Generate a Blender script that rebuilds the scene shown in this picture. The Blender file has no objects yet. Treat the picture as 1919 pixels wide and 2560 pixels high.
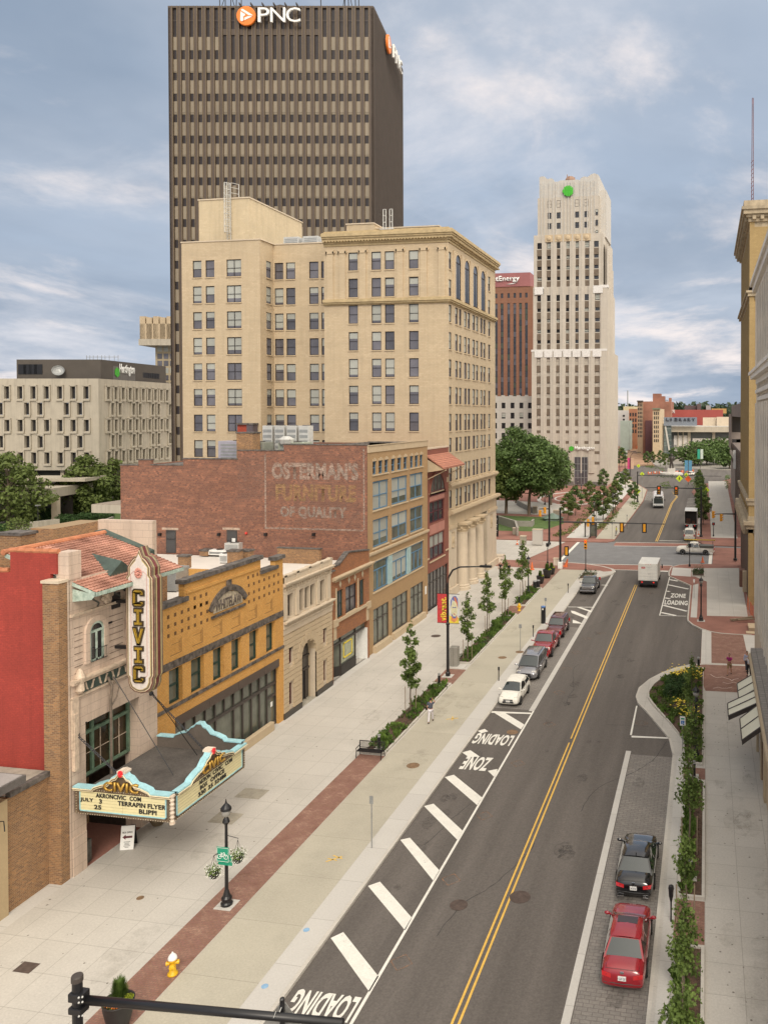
import bpy, bmesh, math, random
from mathutils import Vector, Matrix, noise
R=math.radians; PI=math.pi
random.seed(7)
SC=bpy.context.scene; COL=SC.collection
# ---------------- camera (photo pixels are 1919 x 2560, street runs along +Y, z=0 is the pavement) ---------------
F=2000.0;CX=1400.0;HZ=1035.0;PT=R(1.0);CY=HZ+F*math.tan(PT);TH=math.atan((1765-CX)/(F/math.cos(PT)));H=22.67
cam=bpy.data.cameras.new('camera'); co=bpy.data.objects.new('camera',cam); COL.objects.link(co)
co.location=(0,0,H); co.rotation_euler=(R(90)-PT,0,TH)
cam.sensor_fit='VERTICAL'; cam.sensor_height=36; cam.sensor_width=36; cam.lens=F/2560*36
cam.shift_x=-(CX-959.5)/2560; cam.shift_y=-(1280-CY)/2560
cam.clip_start=.5; cam.clip_end=6000; SC.camera=co
# ---------------- sky, sun, exposure ----------------
SUN_EL,SUN_AZ=R(40),R(162)   # azimuth measured clockwise from +Y
w=bpy.data.worlds.new('World'); SC.world=w; w.use_nodes=True
nt=w.node_tree; nt.nodes.clear(); N=nt.nodes.new; L=nt.links.new
def nd(t,**k):
    n=N(t)
    for a,b in k.items(): setattr(n,a,b)
    return n
sky=nd('ShaderNodeTexSky',sky_type='NISHITA',sun_disc=False,sun_elevation=SUN_EL,sun_rotation=SUN_AZ,dust_density=2.5)
tc=nd('ShaderNodeTexCoord'); sp=nd('ShaderNodeSeparateXYZ'); L(tc.outputs['Generated'],sp.inputs[0])
za=nd('ShaderNodeMath',operation='ADD'); L(sp.outputs['Z'],za.inputs[0]); za.inputs[1].default_value=.16
dx=nd('ShaderNodeMath',operation='DIVIDE'); L(sp.outputs['X'],dx.inputs[0]); L(za.outputs[0],dx.inputs[1])
dy=nd('ShaderNodeMath',operation='DIVIDE'); L(sp.outputs['Y'],dy.inputs[0]); L(za.outputs[0],dy.inputs[1])
cb=nd('ShaderNodeCombineXYZ'); L(dx.outputs[0],cb.inputs[0]); L(dy.outputs[0],cb.inputs[1])
def cloud(scale,det,rough,lo,hi,off,dist=.6):
    m=nd('ShaderNodeMapping'); m.inputs['Location'].default_value=off; m.inputs['Scale'].default_value=(1,.85,1); L(cb.outputs[0],m.inputs[0])
    n=nd('ShaderNodeTexNoise'); n.inputs['Scale'].default_value=scale; n.inputs['Detail'].default_value=det; n.inputs['Roughness'].default_value=rough; n.inputs['Distortion'].default_value=dist
    L(m.outputs[0],n.inputs['Vector'])
    r=nd('ShaderNodeMapRange'); r.inputs['From Min'].default_value=lo; r.inputs['From Max'].default_value=hi; r.interpolation_type='SMOOTHSTEP'; L(n.outputs[0],r.inputs[0])
    return r.outputs[0]
def mix(a,b,f):
    m=nd('ShaderNodeMix',data_type='RGBA'); m.clamp_factor=True
    for s,v in ((m.inputs[6],a),(m.inputs[7],b),(m.inputs[0],f)):
        if isinstance(v,tuple): s.default_value=(*v,1)
        elif isinstance(v,(int,float)): s.default_value=v
        else: L(v,s)
    return m.outputs[2]
sc=nd('ShaderNodeVectorMath',operation='SCALE'); L(sky.outputs[0],sc.inputs[0]); sc.inputs['Scale'].default_value=.055
c0=mix(sc.outputs[0],(.50,.60,.75),.85)
c1=mix((.29,.37,.49),(.60,.66,.76),cloud(.62,6,.55,.32,.70,(3.1,1.7,0),.25))     # grey-blue cloud sheet, lighter and darker
c2=mix(c0,c1,cloud(.36,6,.55,.36,.58,(0.3,4.4,0),.25))                    # gaps of clear sky
c2=mix(c2,(.36,.44,.56),cloud(.95,7,.6,.50,.72,(7.3,.4,0),.4))
c2=mix(c2,(.80,.80,.85),cloud(.8,8,.62,.50,.74,(4.9,1.2,0),.4))
c3=mix(c2,(.98,.90,.88),cloud(1.25,9,.60,.49,.70,(2.4,6.6,0),.35))
zr=nd('ShaderNodeMapRange'); zr.interpolation_type='SMOOTHSTEP'; zr.inputs['From Min'].default_value=.43; zr.inputs['From Max'].default_value=.95; L(sp.outputs['Z'],zr.inputs[0])
c3=mix(c3,(.80,.75,.69),zr.outputs[0])   # an overcast sky is several times brighter overhead than low down              # thin bright pinkish wisps
# added unseen sky glow, behind and right of the camera, lighting street-facing walls
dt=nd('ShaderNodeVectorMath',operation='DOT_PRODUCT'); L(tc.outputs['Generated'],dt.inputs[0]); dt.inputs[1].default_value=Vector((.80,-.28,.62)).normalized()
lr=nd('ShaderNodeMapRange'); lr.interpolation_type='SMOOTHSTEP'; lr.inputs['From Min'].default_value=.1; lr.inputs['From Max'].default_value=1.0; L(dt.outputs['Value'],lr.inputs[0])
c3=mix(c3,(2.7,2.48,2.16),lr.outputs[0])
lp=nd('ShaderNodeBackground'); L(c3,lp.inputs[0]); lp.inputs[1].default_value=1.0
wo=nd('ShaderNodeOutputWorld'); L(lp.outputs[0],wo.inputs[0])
sd=bpy.data.lights.new('sun','SUN'); sd.energy=1.75; sd.angle=R(18); sd.color=(1,.90,.76)
so=bpy.data.objects.new('sun',sd); COL.objects.link(so)
sdir=Vector((math.sin(SUN_AZ)*math.cos(SUN_EL),math.cos(SUN_AZ)*math.cos(SUN_EL),math.sin(SUN_EL)))
so.rotation_euler=sdir.to_track_quat('Z','Y').to_euler(); so.location=(0,-40,80)
SC.view_settings.view_transform='Standard'; SC.view_settings.look='None'; SC.view_settings.exposure=-.02; SC.view_settings.gamma=1
SC.render.engine='CYCLES'
# ---------------- helpers ----------------
def ray(u,v):
    a=(u-CX)/F;b=(CY-v)/F;y=math.cos(PT)+b*math.sin(PT);z=-math.sin(PT)+b*math.cos(PT)
    return (a*math.cos(TH)-y*math.sin(TH),a*math.sin(TH)+y*math.cos(TH),z)
def G(u,v,z=0):
    d=ray(u,v);t=(z-H)/d[2];return Vector((d[0]*t,d[1]*t,z))
def AX(u,v,X):
    d=ray(u,v);t=X/d[0];return Vector((X,d[1]*t,H+d[2]*t))
def AY(u,v,Y):
    d=ray(u,v);t=Y/d[1];return Vector((d[0]*t,Y,H+d[2]*t))
def tag(o,label=None,cat=None,group=None,kind=None):
    if label:o['label']=label
    if cat:o['category']=cat
    if group:o['group']=group
    if kind:o['kind']=kind
    return o
def thing(name,label,cat,loc=(0,0,0),rz=0,group=None,scale=1):
    o=bpy.data.objects.new(name,None); COL.objects.link(o); o.location=loc; o.rotation_euler=(0,0,rz); o.scale=(scale,)*3
    o.empty_display_size=.3
    return tag(o,label,cat,group)
def dup(o,loc=None,rz=None,label=None,group=None,parent=None,scale=None):
    c=o.copy(); COL.objects.link(c)
    if parent: c.parent=parent
    if loc is not None:c.location=loc
    if rz is not None:c.rotation_euler=(0,0,rz)
    if scale is not None:c.scale=(scale,)*3
    if label:c['label']=label
    if group:c['group']=group
    for ch in list(o.children): dup(ch,parent=c)
    return c
# materials -----------------------------------------------------------------
MT={}
def M(name,col,rough=.8,var=.12,scale=1.2,metal=0,brick=None,grid=None,streak=0,spec=.5,col2=None,emit=0,bump=0,coat=0,fine=.06,alpha=None,rand=0,stretch=(1,1,1),blot=0):
    if name in MT:return MT[name]
    m=bpy.data.materials.new(name); m.use_nodes=True; t=m.node_tree; b=t.nodes['Principled BSDF']
    ln=t.links.new
    def n(ty,**k):
        x=t.nodes.new(ty)
        for a,v in k.items(): setattr(x,a,v)
        return x
    def mx(a,bb,f,bt='MIX'):
        q=n('ShaderNodeMix',data_type='RGBA',blend_type=bt)
        for s,v in ((q.inputs[6],a),(q.inputs[7],bb),(q.inputs[0],f)):
            if isinstance(v,tuple): s.default_value=(*v,1)
            elif isinstance(v,(int,float)): s.default_value=v
            else: ln(v,s)
        return q.outputs[2]
    geo=n('ShaderNodeNewGeometry'); pos=geo.outputs['Position']
    mp=n('ShaderNodeMapping'); mp.inputs['Scale'].default_value=stretch; ln(pos,mp.inputs[0])
    def nz(s,d=4,r=.6,lo=.3,hi=.7,vec=None):
        x=n('ShaderNodeTexNoise'); x.inputs['Scale'].default_value=s; x.inputs['Detail'].default_value=d; x.inputs['Roughness'].default_value=r
        ln(vec or mp.outputs[0],x.inputs['Vector'])
        y=n('ShaderNodeMapRange'); y.inputs['From Min'].default_value=lo; y.inputs['From Max'].default_value=hi; ln(x.outputs[0],y.inputs[0]); return y.outputs[0]
    c=col; d1=tuple(x*(1-var) for x in col); d2=tuple(min(1,x*(1+var)) for x in (col2 or col))
    cur=mx(d1,d2,nz(scale)) if var>0 else None
    if cur is None:
        rg=n('ShaderNodeRGB'); rg.outputs[0].default_value=(*col,1); cur=rg.outputs[0]
    if brick or grid:
        s=n('ShaderNodeSeparateXYZ'); ln(pos,s.inputs[0])
        cmb=n('ShaderNodeCombineXYZ')
        bw,bh,ms,c2,mc,horiz=(brick or grid)
        if horiz: ln(s.outputs[1 if horiz==2 else 0],cmb.inputs[0]); ln(s.outputs[0 if horiz==2 else 1],cmb.inputs[1])
        else:
            ad=n('ShaderNodeMath',operation='ADD'); ln(s.outputs[0],ad.inputs[0]); ln(s.outputs[1],ad.inputs[1]); ln(ad.outputs[0],cmb.inputs[0]); ln(s.outputs[2],cmb.inputs[1])
        bt=n('ShaderNodeTexBrick'); bt.offset=.5 if brick else 0; bt.inputs['Scale'].default_value=1; bt.inputs['Brick Width'].default_value=bw; bt.inputs['Row Height'].default_value=bh
        bt.inputs['Mortar Size'].default_value=ms; bt.inputs['Mortar Smooth'].default_value=.3; bt.inputs['Bias'].default_value=0
        ln(cmb.outputs[0],bt.inputs['Vector'])
        bt.inputs['Mortar'].default_value=(*mc,1); ln(cur,bt.inputs['Color1'])
        bt.inputs['Color2'].default_value=(*c2,1); cur=bt.outputs[0]
    if streak: # vertical weather streaks
        m2=n('ShaderNodeMapping'); m2.inputs['Scale'].default_value=(1.3,1.3,.09); ln(pos,m2.inputs[0])
        f=nz(1.6,5,.6,.48,.75,m2.outputs[0]); ff=n('ShaderNodeMath',operation='MULTIPLY'); ln(f,ff.inputs[0]); ff.inputs[1].default_value=streak
        cur=mx(cur,tuple(x*.45 for x in col),ff.outputs[0])
    if blot:
        f=nz(.28,6,.65,.5,.72); ff=n('ShaderNodeMath',operation='MULTIPLY'); ln(f,ff.inputs[0]); ff.inputs[1].default_value=blot
        cur=mx(cur,tuple(x*.55 for x in col),ff.outputs[0])
    if fine:
        f=nz(11,3,.7,.25,.75,pos); v=n('ShaderNodeHueSaturation'); ln(cur,v.inputs['Color'])
        mr=n('ShaderNodeMapRange'); mr.inputs['To Min'].default_value=1-fine*2; mr.inputs['To Max'].default_value=1+fine*2; ln(f,mr.inputs[0]); ln(mr.outputs[0],v.inputs['Value']); cur=v.outputs[0]
    if rand:
        oi=n('ShaderNodeObjectInfo'); v=n('ShaderNodeHueSaturation'); ln(cur,v.inputs['Color'])
        mr=n('ShaderNodeMapRange'); mr.inputs['To Min'].default_value=1-rand; mr.inputs['To Max'].default_value=1+rand; ln(oi.outputs['Random'],mr.inputs[0]); ln(mr.outputs[0],v.inputs['Value']); cur=v.outputs[0]
    ln(cur,b.inputs['Base Color'])
    b.inputs['Roughness'].default_value=rough; b.inputs['Metallic'].default_value=metal; b.inputs['Specular IOR Level'].default_value=spec
    b.inputs['Coat Weight'].default_value=coat; b.inputs['Coat Roughness'].default_value=.05
    if emit: ln(cur,b.inputs['Emission Color']); b.inputs['Emission Strength'].default_value=emit
    if alpha is not None: b.inputs['Alpha'].default_value=alpha
    if bump:
        bp=n('ShaderNodeBump'); bp.inputs['Strength'].default_value=bump; bp.inputs['Distance'].default_value=.05
        x=n('ShaderNodeTexNoise'); x.inputs['Scale'].default_value=3; x.inputs['Detail'].default_value=6; ln(pos,x.inputs['Vector']); ln(x.outputs[0],bp.inputs['Height']); ln(bp.outputs[0],b.inputs['Normal'])
    m.diffuse_color=(*col,1)
    MT[name]=m; return m
def br(w,h,ms,c2,mc,hz=0): return (w,h,ms,c2,mc,hz)
# mesh builder ---------------------------------------------------------------
class B:
    def __init__(s): s.v=[];s.f=[];s.mi=[];s.sm=[];s.T=Matrix();s.m=0;s.smooth=False
    def add(s,vs,fs):
        o=len(s.v); T=s.T
        s.v+=[tuple(T@Vector(v)) for v in vs]
        for f in fs: s.f.append([o+i for i in f]); s.mi.append(s.m); s.sm.append(s.smooth)
        return s
    def quad(s,a,b,c,d): return s.add([a,b,c,d],[(0,1,2,3)])
    def poly(s,pts): return s.add(pts,[tuple(range(len(pts)))])
    def box(s,x0,x1,y0,y1,z0,z1):
        return s.add([(x0,y0,z0),(x1,y0,z0),(x1,y1,z0),(x0,y1,z0),(x0,y0,z1),(x1,y0,z1),(x1,y1,z1),(x0,y1,z1)],
            [(0,3,2,1),(4,5,6,7),(0,1,5,4),(1,2,6,5),(2,3,7,6),(3,0,4,7)])
    def prism(s,pts,z0,z1,caps=True):   # outline in xy
        n=len(pts); vs=[(p[0],p[1],z0) for p in pts]+[(p[0],p[1],z1) for p in pts]
        fs=[(i,(i+1)%n,n+(i+1)%n,n+i) for i in range(n)]
        if caps: fs+=[tuple(range(n))[::-1],tuple(range(n,2*n))]
        return s.add(vs,fs)
    def slab(s,pts,y0,y1):              # outline in xz, thickness in y
        n=len(pts); vs=[(p[0],y0,p[1]) for p in pts]+[(p[0],y1,p[1]) for p in pts]
        return s.add(vs,[tuple(range(n)),tuple(range(n,2*n))[::-1]]+[(i,n+i,n+(i+1)%n,(i+1)%n) for i in range(n)])
    def loft(s,rings,cap=True,close=True):
        n=len(rings[0]); vs=[p for r in rings for p in r]; fs=[]
        for k in range(len(rings)-1):
            for i in range(n if close else n-1): fs.append((k*n+i,k*n+(i+1)%n,(k+1)*n+(i+1)%n,(k+1)*n+i))
        if cap: fs+=[tuple(range(n))[::-1],tuple(range((len(rings)-1)*n,len(rings)*n))]
        return s.add(vs,fs)
    def tube(s,pts,r,n=8,cap=True):
        pts=[Vector(p) for p in pts]; rs=r if isinstance(r,(list,tuple)) else [r]*len(pts); rings=[]
        for i,p in enumerate(pts):
            d=(pts[min(i+1,len(pts)-1)]-pts[max(i-1,0)]).normalized()
            a=d.cross(Vector((0,0,1)) if abs(d.z)<.95 else Vector((1,0,0))).normalized(); b=d.cross(a)
            rings.append([tuple(p+(a*math.cos(2*PI*k/n)+b*math.sin(2*PI*k/n))*rs[i]) for k in range(n)])
        return s.loft(rings,cap)
    def lathe(s,prof,c=(0,0,0),n=12,cap=True):   # prof: (r,z)
        return s.loft([[(c[0]+r*math.cos(2*PI*k/n),c[1]+r*math.sin(2*PI*k/n),c[2]+z) for k in range(n)] for r,z in prof],cap)
    def ball(s,c,r,n=8,k=5,sq=(1,1,1)):
        prof=[(max(.001,math.sin(PI*i/k))*r,-math.cos(PI*i/k)*r) for i in range(k+1)]
        return s.loft([[(c[0]+a*math.cos(2*PI*j/n)*sq[0],c[1]+a*math.sin(2*PI*j/n)*sq[1],c[2]+z*sq[2]) for j in range(n)] for a,z in prof])
    def mesh(s,name,mats):
        me=bpy.data.meshes.new(name); me.from_pydata(s.v,[],s.f)
        for m in (mats if isinstance(mats,(list,tuple)) else [mats]): me.materials.append(m)
        me.polygons.foreach_set('material_index',s.mi); me.polygons.foreach_set('use_smooth',s.sm)
        me.update(); return me
    def obj(s,name,mats,parent=None,fix=True):
        me=s.mesh(name,mats)
        if fix:
            bm=bmesh.new(); bm.from_mesh(me); bmesh.ops.recalc_face_normals(bm,faces=bm.faces); bm.to_mesh(me); bm.free()
        return link(name,me,parent)
def link(name,me,parent=None,mat=None):
    o=bpy.data.objects.new(name,me); COL.objects.link(o)
    if parent:
        o.parent=parent
    if mat is not None:o.matrix_local=mat
    return o
def bx(name,m,parent,*bs,T=None,bev=0):
    b=B()
    if T is not None:b.T=T
    for q in bs:b.box(*q)
    o=b.obj(name,m,parent)
    if bev: bevel(o,bev)
    return o
def bxs(name,m,parent,*bs,T=None):
    for q in bs: bx(name,m,parent,q,T=T)
def bevel(o,w,seg=2):
    md=o.modifiers.new('bevel','BEVEL'); md.width=w; md.segments=seg; md.limit_method='ANGLE'; md.angle_limit=R(40)
    return o
def frame(O,ang): return Matrix.Translation(Vector(O))@Matrix.Rotation(ang,4,'Z')   # local x along wall, outward = -y
TXT={}
def text(name,s,T,w=None,h=1,ext=.02,mat=None,parent=None,bold=.012,shear=0,sx=1,flip=False):
    """flat lettering in the local xz plane of T (readable from -y), bottom-left at origin, fitted to width w / cap height h"""
    cu=bpy.data.curves.new('text','FONT'); cu.body=s; cu.size=1; cu.extrude=0; cu.offset=bold; cu.resolution_u=3; cu.shear=shear; cu.space_character=1.05
    o=bpy.data.objects.new('t',cu); COL.objects.link(o); dg=bpy.context.evaluated_depsgraph_get(); me=bpy.data.meshes.new_from_object(o.evaluated_get(dg)); bpy.data.objects.remove(o)
    xs=[v.co.x for v in me.vertices]; ys=[v.co.y for v in me.vertices]; x0,x1,y0,y1=min(xs),max(xs),min(ys),max(ys)
    k=h/(y1-y0); kx=(w/(x1-x0)) if w else k*sx
    A=Matrix(((kx,0,0,-x0*kx),(0,0,-1,0),(0,k,0,-y0*k),(0,0,0,1)))
    bm=bmesh.new(); bm.from_mesh(me); bpy.data.meshes.remove(me)
    bmesh.ops.remove_doubles(bm,verts=bm.verts,dist=1e-5)
    if ext:
        r=bmesh.ops.extrude_face_region(bm,geom=bm.faces[:]); bmesh.ops.translate(bm,verts=[e for e in r['geom'] if isinstance(e,bmesh.types.BMVert)],vec=(0,0,ext))
    bmesh.ops.transform(bm,matrix=T@A,verts=bm.verts); bmesh.ops.recalc_face_normals(bm,faces=bm.faces)
    me=bpy.data.meshes.new(name); bm.to_mesh(me); bm.free(); me.materials.append(mat)
    return link(name,me,parent)
# ---------------- materials ----------------
asphalt=M('asphalt',(.118,.104,.094),.92,.20,.7,fine=.12,blot=.22,bump=.1,stretch=(1,.06,1))
asphalt_new=M('asphalt_blue',(.185,.185,.19),.92,.12,.5,fine=.08,blot=.12)
conc_l=M('concrete_light',(.50,.475,.435),.88,.07,.5,grid=br(1.55,1.85,.012,(.475,.45,.41),(.30,.28,.25),1),fine=.06,blot=.24)
conc_t=M('concrete_tan',(.43,.40,.325),.88,.07,.6,grid=br(50,3.6,.014,(.41,.38,.31),(.29,.27,.22),1),fine=.06,blot=.3)
conc_s=M('concrete_strip',(.53,.51,.475),.88,.05,.6,grid=br(50,3.0,.014,(.50,.48,.45),(.33,.31,.28),1),fine=.04,blot=.08)
kerbm=M('kerb_concrete',(.52,.49,.44),.85,.08,1,fine=.05,blot=.25)
conc_old=M('concrete_old',(.36,.33,.27),.9,.15,.6,fine=.06,streak=.5)
pavers=M('pavers',(.235,.215,.195),.9,.12,1.5,brick=br(.42,.21,.02,(.20,.185,.17),(.145,.13,.12),1),fine=.1,blot=.25)
bpave=M('brick_paving',(.27,.115,.075),.9,.38,1.3,brick=br(.21,.105,.01,(.235,.115,.09),(.17,.11,.09),1),fine=.12,col2=(.27,.165,.12))
bpave2=M('brick_plaza',(.27,.125,.095),.9,.22,.3,fine=.08,blot=.2)
paintw=M('paint_white',(.74,.72,.66),.7,.05,2,fine=.05,blot=.12)
painty=M('paint_yellow',(.70,.43,.085),.7,.08,2,fine=.06)
painto=M('paint_orange',(.36,.20,.12),.8,.2,4)
grassm=M('grass',(.075,.125,.03),.9,.3,.7,fine=.2)
mulch=M('mulch',(.085,.052,.035),.95,.4,5,fine=.2)
dirt=M('construction_dirt',(.33,.20,.12),.95,.3,.3)
gravel=M('far_ground',(.27,.25,.22),.95,.2,.05)
brk_ost=M('brick_ghost_red',(.235,.105,.07),.88,.30,.9,streak=.2,brick=br(.24,.16,.022,(.155,.07,.052),(.22,.125,.09)),col2=(.34,.145,.085),fine=.12,blot=.35,stretch=(.6,.6,2.2))
brk_or=M('brick_orange',(.60,.30,.065),.82,.16,1.2,brick=br(.22,.085,.012,(.66,.36,.095),(.42,.24,.10)),fine=.08,blot=.1)
brk_dk=M('brick_dark_orange',(.33,.125,.045),.82,.3,1.5,brick=br(.22,.085,.012,(.22,.09,.045),(.30,.16,.09)),fine=.1,blot=.2)
brk_br=M('brick_brown',(.33,.17,.075),.85,.3,2,brick=br(.22,.085,.015,(.17,.085,.05),(.30,.21,.12)),fine=.1)
brk_red=M('brick_red_paint',(.375,.052,.035),.8,.18,.6,streak=.35,brick=br(.22,.085,.01,(.33,.046,.033),(.27,.038,.03)),fine=.08,blot=.4)
brk_tan=M('brick_tan',(.52,.42,.29),.85,.09,.5,streak=.22,brick=br(.5,.2,.012,(.485,.385,.26),(.44,.34,.21)),fine=.05,blot=.22,stretch=(.5,.5,2))
brk_ylw=M('brick_yellow',(.38,.275,.125),.85,.12,.6,brick=br(.4,.16,.015,(.34,.24,.105),(.30,.21,.1)),fine=.06,blot=.1)
brk_buff=M('brick_buff',(.40,.255,.125),.85,.12,1,brick=br(.22,.085,.012,(.36,.225,.11),(.33,.23,.13)),fine=.06,blot=.15)
brk_mr=M('brick_maroon',(.26,.085,.055),.85,.15,1,brick=br(.22,.085,.012,(.22,.07,.05),(.20,.09,.065)),fine=.07)
terra=M('terracotta_pink',(.60,.475,.385),.6,.08,.8,brick=br(.9,.45,.010,(.57,.45,.36),(.36,.27,.22)),streak=.45,fine=.04,blot=.1)
terra_o=M('terracotta_ornament',(.55,.44,.34),.6,.2,4,streak=.3)
lime=M('limestone',(.56,.47,.36),.8,.06,.8,fine=.04,streak=.18)
lime2=M('limestone_tan',(.50,.395,.265),.8,.06,.8,fine=.04,streak=.15)
stone_w=M('stone_white',(.70,.64,.55),.75,.08,.6,fine=.04,streak=.25)
stone_h=M('stone_tower',(.50,.455,.395),.8,.07,.25,grid=br(1.6,1.1,.012,(.475,.43,.37),(.38,.34,.30)),fine=.03,streak=.2)
stone_hp=M('stone_tower_pale',(.50,.49,.465),.75,.08,.3,grid=br(.7,.5,.02,(.50,.465,.42),(.38,.36,.34)),fine=.04,streak=.25)
spandrel=M('spandrel_brown',(.15,.115,.085),.8,.2,2)
concb=M('concrete_panel',(.44,.395,.32),.85,.07,.6,fine=.05,streak=.4)
darkroof=M('roof_dark',(.10,.09,.085),.85,.25,.5,fine=.1)
roofw=M('roof_membrane',(.66,.62,.57),.7,.07,.3,fine=.03,blot=.12)
coping=M('coping_dark',(.075,.065,.06),.8,.5,3,col2=(.12,.105,.095))
tile=M('roof_tile',(.29,.125,.085),.75,.38,.9,col2=(.37,.19,.14),fine=.1,blot=.3)
tile2=M('roof_tile_salmon',(.46,.20,.13),.75,.15,1.5,brick=br(.3,.2,.02,(.40,.17,.11),(.28,.12,.09)))
copper=M('copper_green',(.33,.45,.38),.7,.25,3,col2=(.45,.53,.47),streak=.5)
blackm=M('black_metal',(.012,.012,.014),.38,.1,5,spec=.5,fine=0)
darkm=M('dark_bronze',(.055,.045,.04),.5,.1,2)
greym=M('grey_metal',(.32,.33,.33),.5,.1,2,metal=.4)
lightm=M('light_metal',(.55,.55,.53),.45,.08,2,metal=.3)
whitem=M('white_metal',(.74,.74,.72),.5,.04,2)
glassd=M('glass_dark',(.030,.030,.034),.06,.15,.8,spec=.9,fine=0)
glassg=M('glass_blue_grey',(.11,.105,.12),.08,.3,.35,spec=.9,fine=0,rand=.3)
glassn=M('glass_green',(.115,.125,.10),.10,.35,.8,spec=.8,fine=0)
blind=M('window_blind',(.36,.37,.335),.5,.06,.6,fine=0,rand=.12,spec=.8)
wframe=M('window_frame_dark',(.020,.013,.014),.55,.1,3,fine=0)
bframe=M('window_frame_blue',(.095,.20,.315),.55,.12,3,fine=0)
pblue=M('panel_pale_blue',(.33,.46,.47),.55,.1,2)
gframe=M('window_frame_green',(.018,.050,.042),.5,.3,3,fine=0)
gframe2=M('window_frame_sage',(.12,.19,.13),.6,.3,3)
rframe=M('window_frame_maroon',(.10,.018,.025),.5,.2,3,fine=0)
panelp=M('panel_pink',(.42,.19,.15),.8,.1,1)
trunkm=M('bark',(.15,.115,.085),.9,.3,6,stretch=(1,1,.3))
stakem=M('stake_wood',(.26,.20,.14),.9,.2,4)
def leafmat(n,c,c2,tr=.25):
    m=M(n,c,.6,.48,1.1,col2=c2,fine=.22,spec=.3); t=m.node_tree; b=t.nodes['Principled BSDF']; o=[x for x in t.nodes if x.type=='OUTPUT_MATERIAL'][0]
    tl=t.nodes.new('ShaderNodeBsdfTranslucent'); mx=t.nodes.new('ShaderNodeMixShader'); mx.inputs[0].default_value=tr
    src=b.inputs['Base Color'].links[0].from_socket; t.links.new(src,tl.inputs[0]); t.links.new(b.outputs[0],mx.inputs[1]); t.links.new(tl.outputs[0],mx.inputs[2]); t.links.new(mx.outputs[0],o.inputs[0]); return m
leaf_y=leafmat('leaf_young',(.085,.14,.028),(.13,.185,.045))
leaf_d=leafmat('leaf_dark',(.065,.12,.033),(.11,.17,.05))
leaf_m=leafmat('leaf_mid',(.085,.13,.03),(.14,.18,.05))
leaf_g=leafmat('leaf_grass',(.075,.14,.025),(.12,.19,.04))
leaf_s=leafmat('leaf_shrub',(.03,.07,.018),(.05,.10,.03))
flowy=M('flower_yellow',(.78,.60,.04),.6,.1,5); flowo=M('flower_orange',(.75,.20,.03),.6,.2,5); floww=M('flower_white',(.75,.78,.68),.6,.1,5); leafl=leafmat('leaf_lime',(.35,.42,.03),(.42,.48,.05))
rubber=M('rubber',(.018,.018,.018),.8,.1,5,fine=0)
sigy=M('signal_yellow',(.68,.30,.015),.5,.08,4)
orange=M('cone_orange',(.70,.16,.05),.6,.08,4)
skin=M('skin',(.42,.23,.15),.6,.05,4); hairm=M('hair_dark',(.02,.014,.012),.7,.1,4)
pncorange=M('sign_orange',(.80,.21,.03),.5,.05,1,fine=0); signw=M('sign_white',(.78,.78,.76),.5,.03,1,fine=0)
hgreen=M('sign_green',(.06,.38,.03),.5,.05,1,fine=0); sgreen=M('street_sign_green',(.015,.28,.17),.4,.04,1,fine=0)
# ---------------- ground, roads, pavements ----------------
def sheet(name,pts,z,m,kind='structure',label=None,cat=None,group=None):
    b=B(); b.poly([(p[0],p[1],z) for p in pts]); o=b.obj(name,m,fix=False)
    if o.data.polygons[0].normal.z<0: o.data.flip_normals()
    return tag(o,label,cat,group,kind)
def rect(x0,x1,y0,y1): return [(x0,y0),(x1,y0),(x1,y1),(x0,y1)]
def slabp(name,pts,z0,z1,m):
    b=B(); b.prism(pts,z0,z1); return tag(b.obj(name,m),kind='structure')
sheet('ground',rect(-2500,2500,-300,4500),-.22,gravel)
RZ=-.13
sheet('road',rect(-18.5,6,-25,123),RZ,asphalt)
sheet('crossing_road',[(-22.5,119.5),(6,119.5),(6,141.5),(-23,141.5)],RZ+.004,asphalt_new)
sheet('road_far',[(-17,140),(0,140),(-1.2,215),(-3.5,232),(-2.5,262),(10,290),(12,330),(-20,345),(-40,460),(-52,560),(-90,760),(-98,758),(-64,560),(-52,455),(-33,340),(-34,300),(-24,268),(-17.5,240),(-16.4,210)],RZ,asphalt)
SWL=[(-64,-12),(-16.25,-12),(-16.25,107.6),(-15.9,108.6),(-14.2,110.6),(-13.2,112.6),(-12.95,114.5),(-13.5,116.2),(-15.2,118),(-18.1,119.6),(-22,120.3),(-64,121.2)]
slabp('pavement_left',SWL,-.5,0,conc_l)
kb=B()
def kerbline(b,pts,w=.17,z=.006,zb=-.5):
    for i in range(len(pts)-1):
        p,q=Vector(pts[i]).to_2d() if len(pts[i])>2 else Vector(pts[i]),Vector(pts[i+1]).to_2d() if len(pts[i+1])>2 else Vector(pts[i+1])
        d=(q-p).normalized(); n=Vector((d.y,-d.x))*w; e=d*.02
        b.prism([p-e,p-e+n,q+e+n,q+e],zb,z)
kerbline(kb,SWL[1:-1],.16)
tag(kb.obj('kerb_left',kerbm),kind='structure')
sheet('cycle_path',[(-20.85,-12),(-17.45,-12),(-17.45,106.9),(-17.5,114.5),(-20.85,114.5)],.004,conc_t)
sheet('kerb_strip',rect(-17.43,-16.27,-12,107.2),.004,conc_s)
sheet('brick_strip',rect(-22.65,-20.87,-12,49.7),.005,bpave)
sheet('brick_strip',rect(-22.65,-20.87,64.05,67.9),.005,bpave)
sheet('brick_strip',rect(-22.75,-20.87,87.8,91.7),.005,bpave)
sheet('brick_strip',rect(-22.75,-20.87,101.6,114.5),.005,bpave)
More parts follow.
